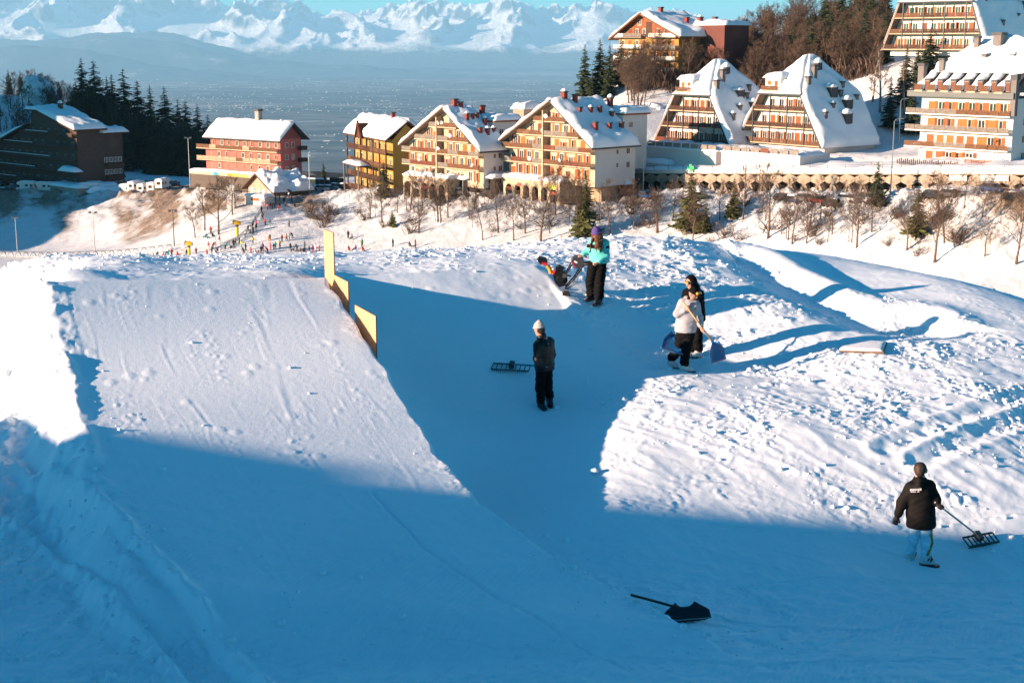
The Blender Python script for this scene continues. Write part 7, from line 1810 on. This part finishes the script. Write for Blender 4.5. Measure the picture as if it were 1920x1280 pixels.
F5 = foot_at(1304, 669); k5 = (F5.y * CP - F5.z * SP) / FPX / 5.817
q = pix((612, 1040), k5)
J = dict(head=q(540, 228, 0), neck=q(572, 300, 0), face=(-.78, -.50, -.25), shL=q(628, 352, -.02), shR=q(505, 350, .03), elL=q(645, 500, .02), hnL=q(610, 620, -.06), elR=q(478, 490, .10), hnR=q(462, 600, .02),
         hem=q(592, 620), hipL=q(625, 680, 0), hipR=q(555, 680, 0), knL=q(625, 850, -.03), knR=q(575, 850, .05), anL=q(640, 985, -.02), anR=q(575, 1000, .06), toeL=q(590, 1020, -.10), toeR=q(520, 1030, 0), gripR=(.45, 0, .89), gripL=(.45, 0, .89))
r5, v5, H5 = person('hooded person all in black half hidden behind the one in grey', F5, J, dict(jacket=BLK, trousers=BLK, boots=BOOTW, glove=GLB, bulk=1.05, baggy=1.15, seed=11, wr=.006, hood='down', eyes=False))
headgear(r5, H5, 'cap_hood', BLK); goggles(r5, H5, LENS_O, PAINT['black'], .035, .09)

# ------------------------------------------------------------------ tools, boards and machine
ASH = mat('wood_ash_pole', (.50, .33, .18), .6, .15, 6, stretch=(1, 1, 8)); BLUEP = mat('plastic_blue', (.012, .10, .26), .35, .12, 4, spec=.5); ALU = mat('aluminium_tube', (.42, .40, .38), .35, .1, 6, metal=.8); GRNP = mat('plastic_dark_green', (.012, .05, .035), .45, .15, 5)
def frame_from(zv, xv):
    z = Vector(zv).normalized(); x = (Vector(xv) - z * z.dot(Vector(xv))).normalized(); y = z.cross(x)
    return Matrix((x, y, z)).transposed()
def shovel(label, top, neck, across, tip, m_blade, m_pole, Wb=.46, name='snow_shovel', groups='snow shovels'):
    """Pole from top to neck, ribbed scoop from neck to tip; across = direction of the blade's width."""
    top, neck, tip = Vector(top), Vector(neck), Vector(tip); r = empty(name, neck); tag(r, label, 'shovel', groups)
    MB().tube([top - neck, (top - neck) * .5 + Vector((0, 0, .004)), (neck - top).normalized() * .10], .019, 8).build('pole', m_pole, r, smooth=True)
    R = frame_from(tip - neck, across); L = (tip - neck).length; rows_ = []
    for i in range(9):
        t = i / 8; w = Wb * (.42 + .58 * min(1, t * 2.2)) / 2; row = []
        for j in range(15):
            s = -1 + 2 * j / 14; cup = .075 * (1 - t * .55) * (abs(s) ** 3) + .05 * (1 - t) ** 2 + .008 * (j % 2) * (t > .2)
            row.append(R @ Vector((s * w, cup, t * L)))
        rows_.append(row)
    me = MB().sheet(rows_); o = me.build('blade', m_blade, r, smooth=True); so = o.modifiers.new('thick', 'SOLIDIFY'); so.thickness = .008
    MB().tube([(neck - top).normalized() * -.03, (neck - top).normalized() * .13], .03, 8).build('socket', m_blade, r)
    ed = MB(); a, b = rows_[-1][0], rows_[-1][-1]; ed.tube([a, b], .007, 5).build('edge_strip', ALU, o)
    return r
q = pix((425, 1190), k4); G = lambda F, p: F + Vector(p)
g1 = Vector(v4['hnR']) + Vector((.045, -.02, .0)); g2 = Vector(v4['hnL']) + Vector((.035, -.02, -.02)); dd = (g2 - g1).normalized()
shovel('blue shovel with ash pole held across the chest by the person in grey', F4 + g1 - dd * .24, F4 + g2 + dd * .36, (.62, .30, .4), F4 + g2 + dd * .36 + Vector(((805 - 745) * k4, -.05, -(1075 - 850) * k4 * .92)), BLUEP, ASH, .36)
pc = Vector(q(395, 800, .28)); nk_ = F4 + Vector(q(388, 840, .20)); sh_tip = F4 + Vector(q(330, 985, -.12))
shovel('wide blue ribbed shovel held low behind the person in grey', F5 + Vector(v5['hnR']) + Vector((.10, .0, .18)), nk_, (.9, -.1, -.28), sh_tip, BLUEP, ASH, .50)
# shovel lying in the foreground
a = hit(1183, 1130); b = hit(1284, 1158)
a.z = gz(a.x, a.y) + .10; b.z = gz(b.x, b.y) + .10
lay = shovel('dark shovel lying on its back on the shaded snow in the foreground', a, b, (.96, .42, .12), b + Vector((.02, -.30, -.045)), mat('plastic_black_blue', (.010, .016, .022), .45, .2, 5), mat('pole_dark', (.06, .035, .025), .6), .62)
def rake(label, top, neck, across, fwd, W, D, m_head, m_pole, bars):
    top, neck = Vector(top), Vector(neck); r = empty('snow_rake', neck); tag(r, label, 'rake', 'snow rakes')
    MB().tube([top - neck, Vector((0, 0, 0)), (neck - top).normalized() * .16], .017, 8).build('pole', m_pole, r, smooth=True)
    R = frame_from(fwd, across); hb = MB()
    T = lambda p: R @ Vector(p)
    M4 = R.to_4x4()
    for z0 in (0, D): hb.box(-W / 2, W / 2, -.012, .012, z0 - .013, z0 + .013, M4)
    for i in range(bars + 1):
        x = -W / 2 + W * i / bars; hb.box(x - .008, x + .008, -.009, .009, .0135, D - .0135, M4)
    hb.build('head', m_head, r)
    tb = MB()
    for i in range(int(W / .045)): x = -W / 2 + .02 + i * .045; tb.box(x - .006, x + .006, -.055, -.0125, D - .010, D + .010, M4)
    tb.build('teeth', m_head, r); hb2 = MB(); hb2.box(-.05, .05, -.05, .05, -.06, .10, M4); hb2.build('bracket', METALD, r)
    return r
q = pix((570, 1150), k1); e = hit(1832, 1016); e.z = gz(e.x, e.y) + .12
rake('dark green rake with aluminium pole dragged by the man in pale blue trousers', F1 + Vector(v1['hnR']) + Vector((-.06, -.02, .05)), e, (.85, -.12, -.30), (.35, -.75, -.5), .66, .20, GRNP, ALU, 7)
e = hit(960, 692); e.z = gz(e.x, e.y) + .10
rake('wide teal poled rake resting on the ramp left of the man in the beanie', F2 + Vector(v2['hnL']) + Vector((.12, -.03, .02)), e, (.96, .20, .16), (-.2, -.85, -.35), .80, .22, mat('rake_grey', (.10, .13, .13), .5, .3), mat('pole_teal', (.03, .22, .28), .5), 8)

# plywood sheets along the right edge of the big ramp
t = NT('plywood'); v = t.coord((1, 1, 1)); w_ = t.noise(t.coord((14, 14, 0.8)), 2.6, 8, .7, .8)
t.l(t.ramp(w_, [(.3, (.36, .20, .095)), (.5, (.50, .32, .175)), (.7, (.60, .41, .25))]), t.b.inputs['Base Color']); t.b.inputs['Roughness'].default_value = .55; PLY = t.m; PLYE = mat('plywood_edge', (.16, .085, .045), .8, .3, 30)
def plank(label, c0, c1, h0, h1):
    """Upright sheet standing between two ground points, from depth h0 below to height h1 above the snow."""
    c0, c1 = Vector(c0), Vector(c1); d = c1 - c0; L = math.hypot(d.x, d.y); r = empty('plywood_sheet', c0, math.atan2(d.y, d.x)); tag(r, label, 'plywood', 'plywood sheets on the ramp edge')
    MB().prism([(0, -h0), (L, d.z - h0), (L, d.z + h1), (0, d.z * 0 + h1 + d.z)], 'y', -.009, .009).build('sheet', PLY, r)
    ed = MB().prism([(-.004, -h0), (-.0005, -h0), (-.0005, h1 + d.z), (-.004, h1 + d.z)], 'y', -.0092, .0092); ed.box(-.004, L, -.0094, .0094, h1 + d.z + .0005, h1 + d.z + .004); ed.build('veneer_edge', PLYE, r)
def edge_pt(i, f):
    a, b = Vector(RR[i]), Vector(RR[i + 1]); return a.lerp(b, f)
e0 = edge_pt(0, .02); e1 = edge_pt(0, .60); e2 = edge_pt(0, .86); e3 = edge_pt(1, .72)
hv = Vector((HEAD[0], HEAD[1], 0))
off = Vector((LIP_D[0], LIP_D[1], 0)) * .10
top0 = e0 + hv * .62; top0.z = e0.z
plank('tall plywood sheet standing upright at the lip of the big ramp', e0 + off, top0 + off, .55, .93)
plank('middle plywood sheet stepping down the ramp edge below the tall one', e1 + off, e0 + off, .5, .06)
plank('lowest plywood sheet sunk in the ramp edge', e3 + off, e2 + off, .5, .10)

# half buried board on the field
p = hit(1618, 650); r = empty('snowy_board', (p.x, p.y, gz(p.x, p.y) + .01), .35); tag(r, 'flat board crusted with snow lying on the churned field', 'board'); r.rotation_euler = (.06, -.05, -.35)
MB().box(-.48, .48, -.42, .42, -.03, .012).build('panel', mat('board_brown', (.16, .10, .07), .8, .3, 6), r); 
snow_on(quad_rows((-.46, -.40, .013), (.46, -.40, .013), (.46, .40, .013), (-.46, .40, .013), 14, 14), .022, r, seed=190, edge=.03, rough=1.2)
p = hit(1115, 890); o = link('snowball', blob_mesh(SNOW), None, (p.x, p.y, gz(p.x, p.y) + .04)); o.scale = (.075, .07, .07); tag(o, 'lone round snow lump at the shadow edge below the right ramp', 'snow lump')

# snow blower
q = pix((870, 1185), k3); RED = mat('machine_red', (.42, .015, .02), .35, .06, spec=.5); BKP = mat('machine_black', (.008, .008, .009), .45, .15); GRYP = mat('machine_grey', (.045, .042, .045), .5, .1)
r = empty('snow_blower', F3 + Vector((0, 0, 0))); tag(r, 'black and red snow blower tipped over the ramp edge before the woman in turquoise', 'snow blower')
P = lambda cx, cy, y=0.0: Vector(q(cx, cy, y))
y0_ = .16
# handle bars and lower frame
for s in (-.17, .17):
    MB().tube([P(905 - 30, 622, y0_ + s * 1.1), P(735, 660, y0_ + s), P(600, 860, y0_ + s * .8), P(480, 985, y0_ + s * .7)], .017, 7).build('handle_bar', BKP, r, smooth=True)
    MB().tube([P(570, 640, y0_ + s), P(500, 770, y0_ + s * .8), P(430, 880, y0_ + s * .7)], .015, 7).build('frame_bar', BKP, r, smooth=True)
MB().tube([P(610, 560, y0_ + .2), P(690, 545, y0_ + .18), P(790, 575, y0_ + .20)], .018, 7).build('grip', BKP, r, smooth=True)
MB().tube([P(740, 640, y0_ - .2), P(870, 632, y0_ - .2)], .026, 7).build('grip', BKP, r, smooth=True)
MB().tube([P(500, 815, y0_), P(560, 830, y0_)], .02, 6).build('cross_bar', BKP, r)
# control console
cc = P(655, 625, y0_); MB().prism([(-.15, .02), (-.06, -.11), (.04, -.14), (.15, -.02), (.12, .09), (.0, .13), (-.12, .10)], 'y', -.17, .17).build('console', GRYP, r, cc); MB().prism([(-.158, .015), (-.08, -.105), (-.05, -.10), (-.128, .03)], 'y', -.172, .172).build('console_trim', RED, r, cc); MB().box(-.10, -.02, -.174, -.171, -.03, .01).build('console_label', mat('label_white', (.7, .7, .7), .6), r, cc, (0, .5, 0))
# engine housing
ec = P(400, 850, y0_)
MB().prism([(-.17, .10), (-.13, .17), (.06, .19), (.16, .11), (.18, -.06), (.10, -.17), (-.02, -.20), (-.11, -.10)], 'y', -.17, .17).build('engine_housing', BKP, r, ec)
MB().prism([(-.10, .175), (.05, .192), (.11, .24), (.02, .275), (-.09, .25)], 'y', -.12, .12).build('fuel_tank', BKP, r, ec); MB().tube([(-.02, 0, .27), (-.02, 0, .30)], .035, 8).build('fuel_cap', BKP, r, ec)
MB().prism([(-.175, .09), (-.135, .175), (-.10, .18), (-.14, .085)], 'y', -.175, .175).build('engine_trim', RED, r, ec); MB().tube([(.02, -.172, .0), (.02, -.20, .0)], [.10, .085], 14).build('recoil_cover', BKP, r, ec); MB().box(.06, .15, -.22, -.171, .03, .12).build('muffler', METALD, r, ec)
# discharge chute, auger box behind the ramp edge
xc_ = P(255, 725, y0_ + .1); MB().tube([xc_ + Vector((.04, 0, -.12)), xc_, P(225, 690, y0_ + .1)], [.05, .05, .055], 8).build('chute_neck', mat('machine_yellow', (.55, .33, .03), .5), r)
hc = P(160, 620, y0_ + .1); MB().prism([(-.13, .03), (-.07, -.06), (.10, -.10), (.11, .0), (.08, .07), (-.08, .10)], 'y', -.10, .10).build('chute_hood', BKP, r, hc); MB().prism([(-.06, -.064), (.10, -.104), (.112, -.03), (.0, -.02)], 'y', -.102, .102).build('chute_trim', RED, r, hc)
ab = P(330, 960, y0_); MB().prism([(-.16, -.08), (.10, -.14), (.12, .06), (-.02, .13), (-.15, .09)], 'y', -.20, .20).build('auger_box', BKP, r, ab + Vector((.04, .10, -.34))); 
for s in (-.2, .2): MB().tube([P(490, 1075, y0_ + s - .04), P(490, 1075, y0_ + s + .04)], .09, 14).build('wheel', TYRE, r)
MB().prism([(-.12, .09), (-.06, .06), (.07, -.07), (.05, -.10), (-.03, -.05)], 'y', -.05, .05).build('skid_shoe', BKP, r, P(535, 1090, y0_))
for k in range(3): MB().tube([P(640 + 30 * k, 720, y0_ - .1), P(600 + 45 * k, 900, y0_ - .16 + .03 * k), P(500, 1010, y0_ - .05)], .005, 4).build('cable', BKP, r)
# ------------------------------------------------------------------ the air
hz = MB().box(-70000, 70000, -5000, 90000, PZ - 4, 1950).mesh('haze', [])
hm = bpy.data.materials.new('haze_air'); hm.use_nodes = True
nt = hm.node_tree; nt.nodes.clear()
pv = nt.nodes.new('ShaderNodeVolumePrincipled'); mo = nt.nodes.new('ShaderNodeOutputMaterial')
pv.inputs['Color'].default_value = (0.34, 0.70, 1.0, 1)
pv.inputs['Density'].default_value = HAZE_DENSITY
pv.inputs['Anisotropy'].default_value = 0.0
nt.links.new(pv.outputs['Volume'], mo.inputs['Volume'])
hz.materials.append(hm)
hzo = link('haze', hz); tag(hzo, 'thin blue air over the valley and plain', kind='stuff')
